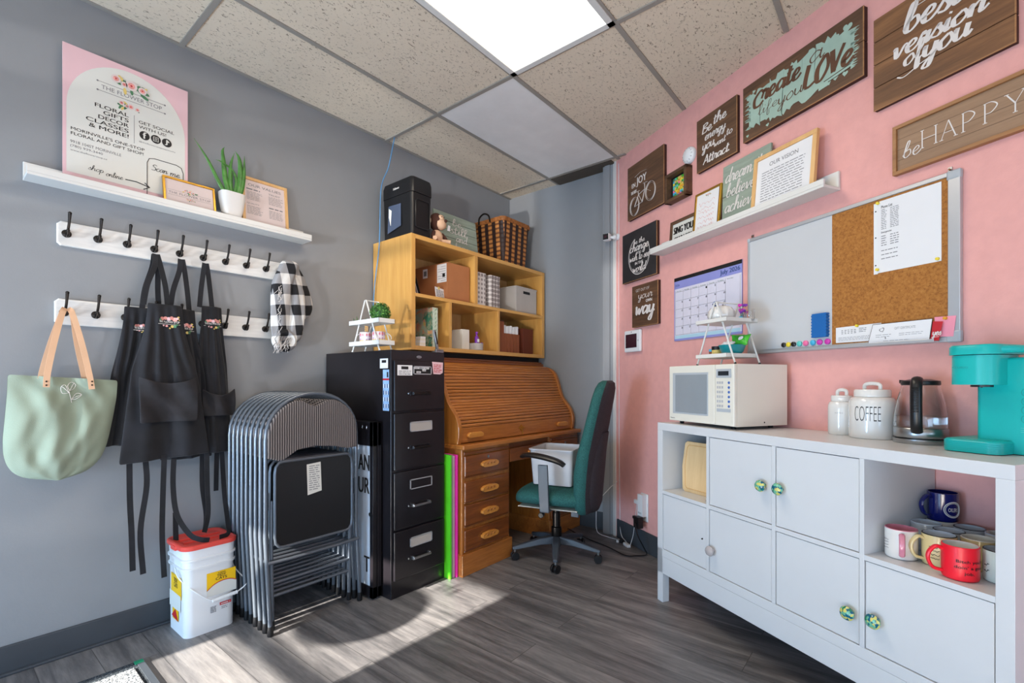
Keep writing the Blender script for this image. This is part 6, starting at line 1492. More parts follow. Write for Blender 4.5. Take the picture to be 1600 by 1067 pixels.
for k in range(3): lines(m, 1.885, 1.950, 1.685-k*.016, 1.691-k*.016, 1, y, 'greyink', .2, .5, k+9)
m.build('printed_list', t)
m = MB(PK); m.box(1.857, 1.872, CK-.0008, CK, 1.600, 1.882, 'plastic')
for z in (1.635, 1.745, 1.85): disc(m, 1.8645, z, .003, CK-.001, 'ink', 8)
m.build('punched_edge', t)
pin(1.874, 1.880, 'yellow push pin at the top left of the punched sleeve'); pin(1.872, 1.617, 'yellow push pin at the lower left of the punched sleeve'); pin(2.074, 1.612, 'yellow push pin at the lower right of the punched sleeve')
def sheet(label, poly, y, mat, deco=None, cat='paper', th=.0006, edge=None):
    m = MB(PK)
    if edge: m.prism([(a+(.002 if a > 1.9 else -.002), b+(.002 if i in (2, 3) else -.0) ) for i, (a, b) in enumerate(poly)], y+.0002, y+.0012, edge)
    m.prism(poly, y-th, y, mat)
    if deco: deco(m, y-th-.0005)
    one('note_sheet', label, cat, m, (poly[0][0], y, poly[0][1]), frame=PK)
def dd1(m, y):
    for k in range(5): lines(m, 1.728+k*.013, 1.737+k*.013, 1.372, 1.392, 3, y, 'greyink', .3, .4, k)
    lines(m, 1.80, 1.83, 1.375, 1.395, 3, y, 'greyink', .2); lines(m, 1.715, 1.86, 1.345, 1.362, 3, y, 'greyink', .05, .25)
sheet('white printed coupon tucked low on the cork, behind the gift certificate', [(1.704, 1.338), (1.885, 1.336), (1.885, 1.405), (1.704, 1.403)], CK-.0002, 'paper', dd1)
pin(1.794, 1.403, 'yellow push pin holding the white coupon')
def dd2(m, y):
    text(m, 'GIFT CERTIFICATE', 1.940, 2.01, 1.372, 1.381, y, 'greyink', -.01); heart(m, 1.895, 1.375, .010, y, 'greyink', .4); heart(m, 1.895, 1.375, .007, y-.0004, 'paper', .4); lines(m, 1.872, 1.93, 1.345, 1.360, 2, y, 'greyink', .3, .2); lines(m, 1.955, 2.035, 1.347, 1.360, 2, y, 'greyink', .1, .2); text(m, '$', 1.905, 1.910, 1.338, 1.347, y, 'ink'); lines(m, 1.90, 1.99, 1.322, 1.335, 2, y, 'greyink', .1, .2)
sheet('white gift certificate card with dark edge standing on the board tray', [(1.842, 1.3185), (2.052, 1.3185), (2.062, 1.398), (1.862, 1.398)], CK-.012, 'paper', dd2, 'card', .001, 'darkbrown')
sheet('pink sticky note pinned at the lower right of the cork', [(2.070, 1.333), (2.122, 1.330), (2.130, 1.402), (2.066, 1.404)], CK-.0062, 'stickpink')
pin2 = MB(PK); pin2.lathe([(0, 0), (.006, 0), (.0045, .004), (.0055, .008), (0, .009)], (2.100, CK-.0075, 1.396), 'orange', 10, 'y'); one('push_pin', 'orange push pin holding the pink sticky note', 'push pin', pin2, (2.1, CK-.007, 1.396), frame=PK, group='push pins in the cork board')
sheet('narrow red card with white scrawl beside the pink sticky note', [(2.058, 1.3185), (2.084, 1.3185), (2.096, 1.385), (2.066, 1.388)], CK-.0150, 'red', lambda m, y: (script(m, 'yes', 2.064, 2.090, 1.338, .012, y, 'lettering', .3, .6), m.quad((2.062, y, 1.33), (2.085, y, 1.332), (2.085, y, 1.3335), (2.062, y, 1.3315), 'lettering')), 'card', .001)

# alarm panel, camera, outlet
t = thing('alarm_panel', 'small white wall panel with a dark screen below the signs', 'alarm panel', (.24, PW, 1.385), 0, None, PK)
m = MB(PK); m.box(.146, .334, PW-.022, PW, 1.385, 1.540, 'plastic'); m.build('housing', t, .008, seg=3)
m = MB(PK); m.box(.166, .296, PW-.0235, PW-.0215, 1.415, 1.512, 'screen'); m.build('screen', t)
m = MB(PK); disc(m, .235, 1.527, .004, PW-.0226, 'ink', 10); disc(m, .312, 1.463, .006, PW-.0226, 'mwgrey', 10); m.build('button', t)
t = thing('security_camera', 'small white and black cube camera mounted at the wall corner', 'security camera', (.035, PW, 2.26), 0, None, PK)
m = MB(PK); m.lathe([(.024, 0), (.024, .008), (.018, .014), (0, .015)], (.035, PW, 2.265), 'plastic', 20, 'y'); m.ball((.030, PW-.028, 2.262), .018, 'plastic', 14); m.tube([(.028, PW-.03, 2.26), (.012, PW-.055, 2.262)], .011, 'plastic', 10); m.build('wall_mount', t)
m = MB(PK); m.X = Matrix.Translation((.000, PW-.075, 2.263)) @ Matrix.Rotation(.55, 4, 'Z'); m.box(-.026, .026, -.024, .024, -.026, .026, 'plastic'); m.build('housing', t, .008, seg=3)
m = MB(PK); m.X = Matrix.Translation((.000, PW-.075, 2.263)) @ Matrix.Rotation(.55, 4, 'Z'); m.box(-.022, .022, -.0262, -.0238, -.022, .022, 'black'); m.lathe([(.012, 0), (.012, .003), (.008, .004), (0, .0035)], (0, -.0262, 0), 'screen', 16, 'y'); m.build('lens_plate', t, .004)
t = thing('power_tap', 'white plug-in outlet tap low on the pink wall', 'power outlet', (.36, PW, .2), 0, None, PK)
m = MB(PK); m.box(.322, .402, PW-.006, PW, .21, .40, 'plastic'); m.build('cover_plate', t, .003)
m = MB(PK); m.box(.330, .385, PW-.040, PW-.006, .245, .395, 'plastic')
for k in range(3): m.box(.340+k*.013, .344+k*.013, PW-.0405, PW-.0398, .262, .275, 'ink')
m.build('tap_body', t, .005)
m = MB(PK); m.box(.278, .330, PW-.034, PW-.012, .318, .345, 'plastic'); one('white_plug', 'small white plug at the left of the outlet tap', 'plug', m, (.3, PW-.02, .33), frame=PK, bevel=.004)
m = MB(PK); m.box(.345, .400, PW-.085, PW-.041, .172, .250, 'black'); m.box(.318, .345, PW-.075, PW-.05, .225, .245, 'black'); one('power_adapter', 'black power adapter hanging under the outlet tap', 'power adapter', m, (.37, PW-.06, .17), frame=PK, bevel=.004)
def cable(label, pts, r, mat, frame=ID, nm='power_cable'):
    m = MB(frame); m.tube(catmull(pts, 8), r, mat, 6); one(nm, label, 'cable', m, pts[0], frame=frame)
cable('black power cord looping over the floor from the adapter towards the desk', [(3.06, 1.405, .215), (3.035, 1.37, .14), (3.07, 1.345, .06), (3.08, 1.33, .012), (3.03, 1.38, .008), (2.99, 1.44, .008), (3.06, 1.60, .008), (3.12, 1.78, .008), (3.20, 1.98, .012), (3.25, 2.2, .05)], .0045, 'black')
cable('white cord running down the pink corner to the floor', [(3.324, 1.655, H-.03), (3.322, 1.652, 2.4), (3.326, 1.655, 1.8), (3.322, 1.650, 1.2), (3.318, 1.648, .7), (3.314, 1.64, .25), (3.29, 1.62, .05), (3.24, 1.55, .006)], .0028, 'wire')
cable('white cord looping from the back wall corner to the floor', [(3.33, 1.67, .42), (3.29, 1.72, .36), (3.27, 1.80, .25), (3.26, 1.81, .12), (3.25, 1.79, .03), (3.26, 1.70, .008), (3.25, 1.60, .008)], .003, 'wire')
cable('thin white cord from the plug to the adapter on the floor', [(3.175, 1.44, .33), (3.14, 1.44, .2), (3.155, 1.46, .1), (3.15, 1.48, .022)], .002, 'wire')
m = MB(); m.X = Matrix.Translation((3.18, 1.52, .0)) @ Matrix.Rotation(.9, 4, 'Z'); m.box(-.035, .035, -.014, .014, .0005, .020, 'plastic'); one('inline_adapter', 'small white adapter lying on the floor beneath the outlet', 'adapter', m, (3.18, 1.52, 0), bevel=.004)
m = MB(); m.X = Matrix.Translation((3.225, 1.585, .0)); m.box(-.014, .014, -.012, .012, .0005, .024, 'black'); m.box(-.02, .02, .013, .03, .0005, .018, 'plastic'); one('cord_plug', 'black and white plug ends on the floor by the baseboard', 'plug', m, (3.225, 1.585, 0), bevel=.003)

# ================================================================ CREDENZA
SX0, SX1, SF, SZ = .994, 2.436, -.392, .954
t = thing('white_sideboard', 'long white cube sideboard on legs along the pink wall', 'sideboard', ((SX0+SX1)/2, -.2, 0), 0, None, PK)
m = MB(PK); m.box(SX0, SX1, SF, -.003, SZ-.040, SZ, 'whitelam'); m.build('top_panel', t, .0015)
for a, b in ((SX0, SX0+.040), (SX1-.040, SX1)):
    m = MB(PK); m.box(a, b, SF, -.003, .245, SZ-.040, 'whitelam')
    if a > 1.5: m.lathe([(.005, 0), (.004, .001), (0, .001)], (b, SF+.05, .91), 'greyink', 10, 'x')
    m.build('side_panel', t, .0015)
m = MB(PK); m.box(SX0, SX1, SF, -.003, .245, .285, 'whitelam'); m.build('bottom_panel', t, .0015)
m = MB(PK); m.box(SX0, SX1, SF, SF+.035, .155, .2445, 'whitelam'); m.build('front_rail', t, .0015)
for a in (SX0, SX1-.042):
    for b in (SF, -.045):
        m = MB(PK); m.box(a, a+.042, b, b+.042, .0005, .2445, 'whitelam'); m.build('leg', t, .0015)
DVX = (1.357, 1.7125, 2.052)
for a in DVX:
    m = MB(PK); m.box(a-.008, a+.008, SF, -.006, .285, SZ-.040, 'whitelam'); m.build('divider', t, .001)
BXX = [SX0+.040, DVX[0]-.008, DVX[0]+.008, DVX[1]-.008, DVX[1]+.008, DVX[2]-.008, DVX[2]+.008, SX1-.040]
for k in range(4):
    m = MB(PK); m.box(BXX[2*k], BXX[2*k+1], SF, -.006, .578, .596, 'whitelam'); m.build('shelf', t, .001)
kn = {(1, 1): (1.668, .748, 'knob'), (2, 1): (1.748, .751, 'knob'), (1, 0): (1.392, .392, 'crystal'), (2, 0): (2.018, .386, 'knob'), (3, 0): (2.100, .396, 'knob')}
for (k, r_) in ((0, 0), (1, 0), (2, 0), (3, 0), (1, 1), (2, 1)):
    z0, z1 = (.2875, .5755) if r_ == 0 else (.5985, SZ-.0425)
    m = MB(PK); m.box(BXX[2*k]+.003, BXX[2*k+1]-.003, SF+.003, SF+.020, z0, z1, 'whitelam'); d = m.build('door', t, .0015)
    if (k, r_) in kn:
        x, z, mt = kn[(k, r_)]
        m = MB(PK); m.lathe([(0, 0), (.009, 0), (.008, .008), (.012, .012), (.021, .018), (.024, .026), (.019, .034), (.010, .038), (0, .039)], (x, SF+.003, z), mt, 12 if mt == 'crystal' else 22, 'y')
        o = m.build('knob', d)
    if (k, r_) == (0, 0):
        m = MB(PK); m.lathe([(0, 0), (.004, 0), (.003, .006), (0, .006)], (1.322, SF+.003, .425), 'darkmetal', 10, 'y'); m.build('screw', d)
m = MB(PK); m.box(BXX[0], BXX[5], -.010, -.004, .285, SZ-.040, 'whitelam'); m.box(BXX[5], BXX[7], -.010, -.004, .285, .585, 'whitelam'); m.build('back_panel', t)
# cutting board
m = MB(PK); m.X = Matrix.Translation((1.205, -.290, .5965)) @ Matrix.Rotation(.05, 4, 'Z') @ Matrix.Rotation(-.08, 4, 'X')
w_ = .125; P = [(-w_+.01, 0), (w_-.01, 0), (w_+.004, .012), (w_+.016, .13), (w_+.004, .25), (w_-.01, .262), (-w_+.01, .262), (-w_-.004, .25), (-w_-.016, .13), (-w_-.004, .012)]
m.prism(P, 0, .018, 'maple'); m.tube([(a*.86, -.0005, .131+(b-.131)*.86) for a, b in P], .0025, 'lightwood', 6, closed=True)
one('cutting_board', 'pale maple cutting board leaning in the open left compartment of the sideboard', 'cutting board', m, (1.205, -.29, .597), frame=PK, bevel=.004)
m = MB(PK)
for k in range(10): m.ball((1.335+R.uniform(-.008, .008), -.36+R.uniform(-.012, .012), .603+R.uniform(0, .02)), .0075, 'crystal', 8)
one('crystal_trinket', 'small clear crystal trinket at the front of the left compartment', 'ornament', m, (1.335, -.36, .5965), frame=PK)

# ---- mugs
ZM = .5968
def text_on(t, cx, cy, z, r, ang, rows, frame, mat='ink', hs=.010, wd=.9, y_=0):
    """lettering wrapped round a mug; ang = middle of the print"""
    m = MB(frame)
    for i, (s_, off_, wfr) in enumerate(rows):
        vs, fs, a, b, c, d = txt_geo(s_, .012); q = []
        for u, w in vs:
            f = (u-a)/(b-a or 1)-.5; an = ang+wfr*f+off_; q.append((cx+(r+.0012)*math.cos(an), cy+(r+.0012)*math.sin(an), z-i*hs*1.45+hs*(w-c)/(d-c or 1)))
        m.add(q, fs, mat)
    m.build('printed_writing', t)
va = math.atan2(-2.0, .85)   # direction from the mugs to the viewpoint, in the wall's frame
def dec_red(t, cx, cy, z, r, h, F): text_on(t, cx, cy, z+.052, r, va+.62, (("Bitch you're", .1, 1.75), ("doin' a good", .05, 1.85), ('job.', -.1, .55)), F, hs=.0115)
def marks(t, cx, cy, z, r, ang, n, F, mat='ink', hs=.008, wd=.5, seed=1):
    m = MB(F); q = random.Random(seed)
    for i in range(n):
        m.tube(catmull([(cx+(r+.0008)*math.cos(ang+wd*(k/8-.5)), cy+(r+.0008)*math.sin(ang+wd*(k/8-.5)), z-i*hs*1.5+q.uniform(-.3, .3)*hs) for k in range(9)], 3), .0008, mat, 4)
    m.build('printed_writing', t)
def dec_pink(t, cx, cy, z, r, h, F): marks(t, cx, cy, z+.058, r, va-.95, 4, F, 'greyink', .006, .5, 2)
def dec_yel(t, cx, cy, z, r, h, F): marks(t, cx, cy, z+.062, r, va-.2, 4, F, 'ink', .008, .6, 3)
def dec_mint(t, cx, cy, z, r, h, F): marks(t, cx, cy, z+.050, r, va-.85, 2, F, 'ink', .012, .35, 4)
def dec_navy(t, cx, cy, z, r, h, F):
    m = MB(F); an0 = va+.75
    for rr_, ww in ((.026, .0016), (.022, .001)):
        m.tube([(cx+(r+.0008)*math.cos(an0+rr_/r*math.cos(a)), cy+(r+.0008)*math.sin(an0+rr_/r*math.cos(a)), z+.045+rr_*math.sin(a)) for a in [2*PI*k/28 for k in range(28)]], ww, 'lettering', 4, closed=True)
    m.build('ring_emblem', t); text_on(t, cx, cy, z+.038, r, an0, (('OILERS', 0, .7),), F, 'lettering', .013)
G = 'mugs in the open compartment of the sideboard'
MUG = [
 ('white mug with pink inside and pink handle at the left front', (2.118, -.300), .044, .096, 'ceramic', 'pinkglaze', 'pinkglaze', va+.15, 'pinkglaze', dec_pink, 0),
 ('pale yellow speckled mug with black writing behind the red one', (2.203, -.262), .043, .097, 'yellowglaze', 'greyglaze', 'ink', va-1.0, 'yellowglaze', dec_yel, 0),
 ('bright red mug with black typed writing and white inside', (2.288, -.326), .043, .098, 'redhandle', 'ceramic', 'redhandle', va-1.15, 'redhandle', dec_red, 0),
 ('pale mint mug with dark rim at the far right front', (2.350, -.252), .041, .092, 'mintglaze', 'greyglaze', 'ink', None, None, dec_mint, 0),
 ('blue grey mug behind the pink handled one, against the left side', (2.103, -.140), .042, .094, 'greyglaze', 'greyglaze', 'greyglaze', va+2.5, 'greyglaze', None, 0),
 ('grey mug with dark rim in the middle row, directly behind the yellow one', (2.182, -.168), .041, .092, 'greyglaze', 'greyglaze', 'ink', va+2.4, 'greyglaze', None, 0),
 ('cream mug behind the red one', (2.268, -.188), .042, .094, 'yellowglaze', 'cream', 'cream', va+2, 'cream', None, 0),
 ('grey mug with dark rim in the back row, right of the navy mug', (2.190, -.070), .041, .092, 'greyglaze', 'greyglaze', 'ink', va+2.6, 'greyglaze', None, 0),
 ('white mug in the back row nearest the pink wall on the right', (2.280, -.080), .043, .096, 'ceramic', 'ceramic', 'greyglaze', 0, 'ceramic', None, 0),
 ('dark rimmed mug at the right side, half hidden by the side panel', (2.351, -.150), .040, .090, 'ceramic', 'greyglaze', 'ink', None, None, None, 0),
 ('plain white mug underneath the navy mug', (2.103, -.052), .041, .092, 'ceramic', 'ceramic', 'ceramic', va+2.8, 'ceramic', None, 0),
 ('navy blue mug with a white round emblem stacked on top at the back', (2.106, -.052), .043, .098, 'navy', 'navy', 'navy', va-.75, 'navy', dec_navy, .0925)]
for lb, (x, y), r_, h_, mt, inn, rim, ha, hm, dc, dzz in MUG:
    if x in (2.182,): ha = None
    if ha is not None and dc is None: ha = None if x not in (2.268,) else None
    mug('mug', lb, (x, y, ZM+dzz), r_, h_, mt, inn, rim, ha, hm, G, .0065, deco=dc, frame=PK)
cable('black appliance cord hanging behind the sideboard compartment', [(2.42, -.016, .90), (2.38, -.02, .80), (2.33, -.02, .735), (2.27, -.022, .70), (2.235, -.025, .66)], .004, 'black', PK)

# ---- on the sideboard
ZC = SZ+.0005
t = thing('microwave_oven', 'white countertop microwave with grey window on the sideboard', 'microwave', (1.27, -.2, ZC), 0, None, PK)
x0, x1, y0, y1, z0, z1 = 1.052, 1.486, -.362, -.035, ZC+.014, ZC+.298
m = MB(PK); m.box(x0, x1, y0+.018, y1, z0, z1, 'cream'); m.lathe([(.004, 0), (.004, .001), (0, .001)], (x1, -.18, z0+.016), 'ink', 8, 'x'); m.build('cabinet_body', t, .004)
for a in (x0+.04, x1-.05):
    for b in (y0+.05, y1-.05): m = MB(PK); m.lathe([(.010, 0), (.012, .014), (0, .0145)], (a, b, ZC), 'black', 10); m.build('foot', t)
m = MB(PK); xd = x0+.318; m.box(x0, xd, y0, y0+.018, z0+.002, z1, 'cream'); d = m.build('door', t, .004)
m = MB(PK)
m.box(x0+.030, xd-.040, y0-.002, y0+.001, z0+.040, z1-.035, 'mwgrey'); m.box(x0+.050, xd-.045, y0-.0028, y0, z0+.048, z1-.045, 'mwglass'); m.build('window', d, .003)
m = MB(PK); text(m, 'Panasonic', x0+.012, x0+.044, z0+.013, z0+.020, y0-.0004, 'ink', .01); m.build('maker_name', d)
m = MB(PK); m.box(xd+.002, x1, y0, y0+.018, z0+.002, z1, 'cream'); p_ = m.build('control_panel', t, .004)
m = MB(PK); m.box(xd+.012, x1-.016, y0-.002, y0, z1-.062, z1-.022, 'mwgrey'); m.box(xd+.024, x1-.030, y0-.003, y0-.001, z1-.052, z1-.032, 'display'); m.build('display', p_)
for k in range(6):
    m = MB(PK); z = z1-.085-k*.0215; m.lathe([(0, 0), (.0065, 0), (.005, .0025), (0, .003)], (x1-.030, y0, z), 'btnblue', 12, 'y'); m.build('round_button', p_)
m = MB(PK)
for k in range(6):
    for j in range(3): m.box(xd+.015+j*.014, xd+.024+j*.014, y0-.0015, y0, z1-.090-k*.0215, z1-.079-k*.0215, 'btngrey')
m.box(xd+.014, x1-.02, y0-.0015, y0, z0+.065, z0+.080, 'mwgrey'); m.box(xd+.010, x1-.012, y0-.001, y0, z0+.018, z0+.045, 'cream'); m.build('keypad', p_)

TZ = z1+.0005
tier_stand('white two tier wire stand on top of the microwave', PK, 1.182, 1.425, -.292, -.140, TZ, .305, 0, (TZ+.035, TZ+.205), (1.30, -.2, TZ), None, .022, tk=.019, tx=(-.012, -.030))
za, zb = TZ+.0385, TZ+.2085
t = thing('pumpkin_pot', 'white ribbed pumpkin shaped pot on the upper tray over the microwave', 'pot', (1.275, -.22, zb), 0, None, PK)
m = MB(PK); seg = 48; cx, cy = 1.272, -.225; pr_ = [(.032, .0), (.052, .012), (.062, .035), (.060, .06), (.048, .078), (.036, .084), (.030, .082), (.02, .06)]
vs = []
for r_, h_ in pr_:
    for k in range(seg): a = 2*PI*k/seg; q_ = r_*(1+.06*abs(math.sin(a*6))-.03); vs.append((cx+q_*math.cos(a), cy+q_*math.sin(a), zb+h_))
m.add(vs, [(i*seg+k, i*seg+(k+1) % seg, (i+1)*seg+(k+1) % seg, (i+1)*seg+k) for i in range(len(pr_)-1) for k in range(seg)]+[tuple(range(seg))[::-1]], 'ceramic', True); m.build('pot', t)
m = MB(PK)
for k in range(9): m.ball((1.245+R.uniform(-.012, .012), -.235+R.uniform(-.01, .01), zb+.092+R.uniform(0, .014)), .007, ['btnblue', 'navy', 'ceramic'][k % 3], 6)
for k in range(5): m.ball((1.285+R.uniform(-.01, .01), -.22, zb+.090), .006, ['navy', 'ceramic'][k % 2], 6)
m.build('blue_contents', t)
t = thing('flower_vase', 'tiny blue vase of purple flowers on the upper tray', 'vase of flowers', (1.338, -.165, zb), 0, None, PK)
m = MB(PK); m.lathe([(.010, 0), (.014, .01), (.010, .028), (.007, .03)], (1.338, -.165, zb), 'cyan', 14); m.build('vase', t)
for i in range(11):
    m = MB(PK); x, y, z = 1.338+R.uniform(-.018, .034), -.165+R.uniform(-.02, .02), zb+R.uniform(.035, .085)
    m.tube([(1.338, -.165, zb+.025), (x, y, z)], .0008, 'leafp', 4)
    for k in range(5): a = 2*PI*k/5; m.ball((x+.005*math.cos(a), y+.004*math.sin(a), z+.003*math.sin(a*2)), .005, ['magenta', 'purple'][i % 2], 6)
    m.build('blossom', t)
m = MB(PK); m.lathe([(.018, 0), (.020, .004), (.022, .06), (.0205, .06), (.0185, .008), (0, .006)], (1.378, -.150, zb), 'glass', 20); one('small_glass', 'small clear glass at the right end of the upper tray', 'glass', m, (1.378, -.15, zb), frame=PK)
t = thing('spice_jar', 'small jar of amber spice with blue lid on the lower tray', 'jar', (1.222, -.235, za), 0, 'small jars on the lower tray', PK)
m = MB(PK); m.lathe([(.013, 0), (.014, .003), (.014, .032), (0, .033)], (1.222, -.235, za), 'copper', 16); m.build('jar', t); m = MB(PK); m.lathe([(.015, .033), (.015, .045), (0, .046)], (1.222, -.235, za), 'cyan', 16); m.build('lid', t)
t = thing('spice_jar', 'wider jar of pale powder with black lid on the lower tray', 'jar', (1.262, -.240, za), 0, 'small jars on the lower tray', PK)
m = MB(PK); m.lathe([(.020, 0), (.022, .003), (.022, .038), (0, .039)], (1.262, -.245, za), 'yelp', 18); m.build('jar', t); m = MB(PK); m.lathe([(.023, .039), (.023, .056), (0, .057)], (1.262, -.245, za), 'black', 18); m.build('lid', t)
m = MB(PK); m.lathe([(.030, 0), (.034, .004), (.052, .028), (.062, .058), (.0595, .058), (.050, .030), (.030, .008), (0, .007)], (1.338, -.222, za), 'tealbowl', 34); one('teal_bowl', 'glossy teal bowl heaped with packets on the lower tray', 'bowl', m, (1.338, -.222, za), frame=PK)
def bag(label, c, s_, mat, rx, rz, deco=None):
    m = MB(PK); m.X = Matrix.Translation(c) @ Matrix.Rotation(rz, 4, 'Z') @ Matrix.Rotation(rx, 4, 'X')
    def f_(sg): return lambda u, v: ((u-.5)*s_[0]*(1-.10*math.sin(PI*v)), sg*(.0009+s_[2]*(math.sin(PI*u)*math.sin(PI*v))**.6*(1+.25*math.sin(u*19+v*7))), (v-.5)*s_[1]*(1-.08*math.sin(PI*u)))
    m.grid(f_(-1), 12, 12, mat); m.grid(f_(1), 12, 12, mat)
    if deco: deco(m)
    one('snack_packet', label, 'packet', m, c, frame=PK)
bag('bright green crinkled packet with white print leaning out of the teal bowl', (1.378, -.205, za+.080), (.085, .060, .012), 'green', -.5, .1, lambda m: [disc(m, .004+.006*k, .002*k, .010, -.0165, 'paper', 10) for k in (0, 1)])
bag('second green packet at the back of the teal bowl', (1.345, -.190, za+.085), (.06, .05, .010), 'green', -.2, .7)
bag('white tissue packet lying in the teal bowl', (1.325, -.235, za+.064), (.075, .04, .013), 'paper', -1.1, .1)

def canister(label, c, r_, h_, wtxt, capn):
    t = thing('ceramic_canister', label, 'canister', c, 0, 'white ceramic canisters on the sideboard', PK)
    m = MB(PK); m.lathe([(r_*.94, 0), (r_*.99, .004), (r_, .02), (r_, h_*.66), (r_*.98, h_*.74), (r_*.90, h_*.81), (r_*.79, h_*.835)], c, 'ceramic', 40); m.build('jar', t)
    m = MB(PK); m.lathe([(r_*.76, h_*.838), (r_*.78, h_*.845), (r_*.78, h_*.96), (r_*.74, h_*.985), (r_*.3, h_), (0, h_)], c, 'ceramic', 40); l_ = m.build('lid', t)
    m = MB(PK); z = c[2]+h_; m.tube(catmull([(c[0]-r_*.38, c[1], z-.004), (c[0]-r_*.36, c[1], z+.014), (c[0]-r_*.15, c[1], z+.020), (c[0]+r_*.15, c[1], z+.020), (c[0]+r_*.36, c[1], z+.014), (c[0]+r_*.38, c[1], z-.004)], 5), .0055, 'ceramic', 8, flat=(1, 1.3)); m.build('lid_loop', l_)
    va_ = math.atan2(-(2.065+c[1]), 3.127-c[0]) ; m = MB(PK); vs, fs, a, b, cc, d = txt_geo(wtxt, -.02); q = []
    for u, w in vs:
        f = (u-a)/(b-a)-.5; an = va_-.22+capn[0]*f; q.append((c[0]+(r_+.001)*math.cos(an), c[1]+(r_+.001)*math.sin(an), c[2]+capn[1]+capn[2]*(w-cc)/(d-cc)))
    m.add(q, fs, 'ink'); m.build('lettering', t); return t
canister('larger round white canister lettered COFFEE', (1.893, -.082, ZC), .0765, .190, 'COFFEE', (1.12, .068, .056))
canister('smaller white canister half hidden behind the one lettered COFFEE', (1.762, -.062, ZC), .050, .163, 'coffee', (.55, .088, .006))

# kettle
kc = (2.058, -.088, ZC); t = thing('electric_kettle', 'glass electric kettle with black handle and steel base on the sideboard', 'kettle', kc, 0, None, PK)
m = MB(PK); m.lathe([(.076, 0), (.078, .003), (.078, .016), (.074, .018)], kc, 'steel', 36); m.lathe([(.070, .018), (.070, .022)], kc, 'black', 36); m.build('power_base', t)
m = MB(PK); m.lathe([(.076, .022), (.077, .024), (.077, .052), (.0745, .055), (.0, .0555)], kc, 'steel', 36); m.build('steel_ring', t)
m = MB(PK); pg = [(.0755, .056), (.0765, .075), (.073, .110), (.066, .150), (.056, .190), (.053, .205)]
m.lathe(pg, kc, 'glass', 36); del m.f[-2:]; del m.mi[-2:]; del m.sm[-2:]
m.lathe([(r_-.0025, h_) for r_, h_ in pg][::-1], kc, 'glass', 36); del m.f[-2:]; del m.mi[-2:]; del m.sm[-2:]; m.build('glass_body', t)
m = MB(PK); m.lathe([(.072, .0562), (.0735, .075), (.072, .095), (0, .0955)], kc, 'water', 36); m.build('water', t)
m = MB(PK); m.lathe([(.054, .205), (.056, .208), (.055, .220), (.030, .226), (0, .227)], kc, 'black', 30)
m.add([(kc[0]-.03, kc[1]-.015, kc[2]+.206), (kc[0]-.068, kc[1], kc[2]+.212), (kc[0]-.03, kc[1]+.015, kc[2]+.206), (kc[0]-.03, kc[1]-.015, kc[2]+.222), (kc[0]-.068, kc[1], kc[2]+.224), (kc[0]-.03, kc[1]+.015, kc[2]+.222)], [(0, 2, 1), (3, 4, 5), (0, 1, 4, 3), (1, 2, 5, 4)], 'black'); m.build('lid', t)
ha = math.atan2(-1.95, 1.07)-.12; ca, sa = math.cos(ha), math.sin(ha)
m = MB(PK); P = catmull([(.045, .222), (.075, .224), (.094, .205), (.098, .15), (.096, .095), (.090, .062), (.078, .045)], 6)
m.tube([(kc[0]+p.x*ca, kc[1]+p.x*sa, kc[2]+p.y) for p in P], [.015 if i < 6 else .017 for i in range(len(P))], 'black', 12, flat=(1, .75)); h_ = m.build('handle', t)
m = MB(PK)
for k in range(16): 
    z = kc[2]+.115+k*.0055; x_ = .1105; m.tube([(kc[0]+x_*ca+.009*sa, kc[1]+x_*sa-.009*ca, z), (kc[0]+x_*ca-.009*sa, kc[1]+x_*sa+.009*ca, z)], .0013, 'darkmetal', 5)
m.build('grip_ribs', h_)

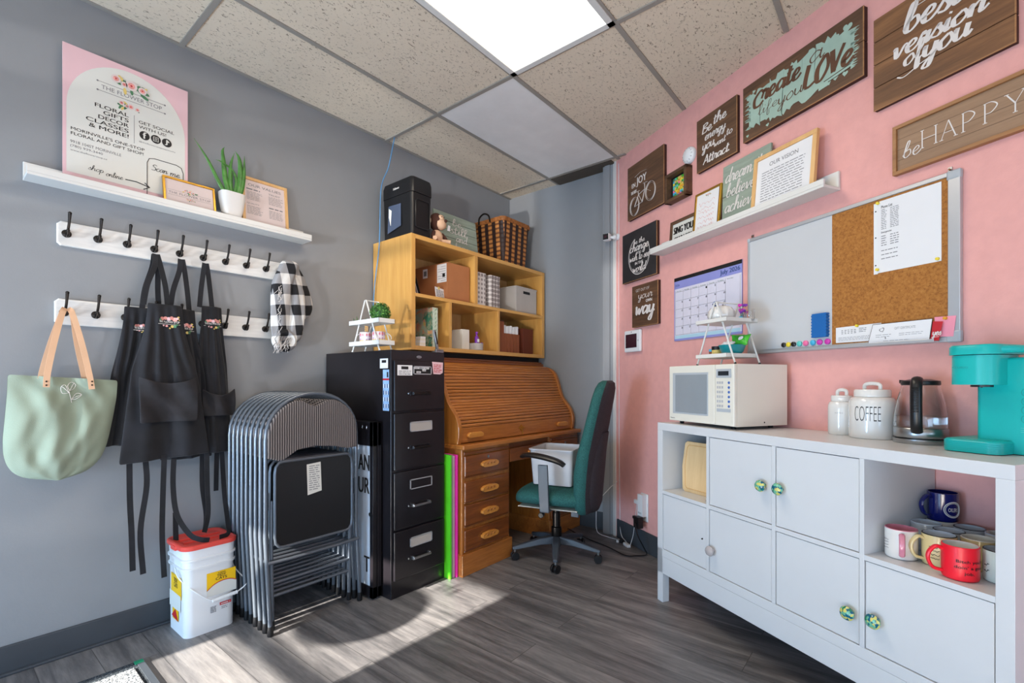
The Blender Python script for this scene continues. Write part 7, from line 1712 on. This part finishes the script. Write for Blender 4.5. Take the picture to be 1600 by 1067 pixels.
# coffee maker
t = thing('coffee_maker', 'turquoise single serve coffee maker at the right end of the sideboard', 'coffee maker', (2.31, -.14, ZC), 0, None, PK)
def rbox(m, x0, x1, y0, y1, z0, z1, r_, mat, top=.0): loft(m, [rr(x0, x1, y0, y1, r_, z0, 7)]+([rr(x0, x1, y0, y1, r_, z1-top, 7), rr(x0+top*.4, x1-top*.4, y0+top*.4, y1-top*.4, r_, z1-top*.35, 7), rr(x0+top, x1-top, y0+top, y1-top, r_*.8, z1, 7)] if top else [rr(x0, x1, y0, y1, r_, z1, 7)]), mat)
m = MB(PK); rbox(m, 2.192, 2.336, -.236, -.030, ZC+.002, ZC+.040, .030, 'teal', .006)
for k in range(5): rbox(m, 2.1912, 2.3368, -.2368, -.0292, ZC+.008+k*.006, ZC+.0105+k*.006, .030, 'teal')
m.build('drip_tray', t)
m = MB(PK); rbox(m, 2.246, 2.392, -.158, -.012, ZC+.002, ZC+.290, .016, 'teal', .010); bd = m.build('body', t)
m = MB(PK); rbox(m, 2.204, 2.322, -.232, -.060, ZC+.208, ZC+.298, .045, 'teal', .0); hd = m.build('brew_head', t)
m = MB(PK); rbox(m, 2.200, 2.330, -.238, -.050, ZC+.300, ZC+.330, .045, 'teal', .006); m.tube([(2.315, -.20, ZC+.314), (2.345, -.18, ZC+.314), (2.352, -.15, ZC+.314)], .012, 'teal', 10); m.build('lid_handle', hd)
m = MB(PK); m.lathe([(.030, -.006), (.030, 0), (0, 0)], (2.262, -.150, ZC+.207), 'black', 20); m.lathe([(.006, -.014), (.009, 0)], (2.262, -.150, ZC+.202), 'black', 12); m.build('spout', hd)
m = MB(PK); text(m, 'KEURIG', 2.222, 2.262, ZC+.258, ZC+.264, -.2327, 'teald', .01); m.build('raised_name', hd)
yb = -.1587
for k in range(4):
    m = MB(PK); z = ZC+.185-k*.026; m.tube([(2.362+.0085*math.cos(a), yb, z+.0105*math.sin(a)) for a in [2*PI*j/18 for j in range(18)]], .0006, 'teald', 4, closed=True); m.tube([(2.362+.003*math.cos(a), yb, z+.0035*math.sin(a)) for a in [2*PI*j/10 for j in range(10)]], .0005, 'teald', 4, closed=True); disc(m, 2.378, z, .0012, yb, 'teald', 6); m.build('button', bd)
m = MB(PK); 
for k in range(3): m.quad((2.352, yb, ZC+.080-k*.006), (2.372, yb, ZC+.080-k*.006), (2.372, yb, ZC+.0815-k*.006), (2.352, yb, ZC+.0815-k*.006), 'aqua')
m.build('indicator_print', bd)
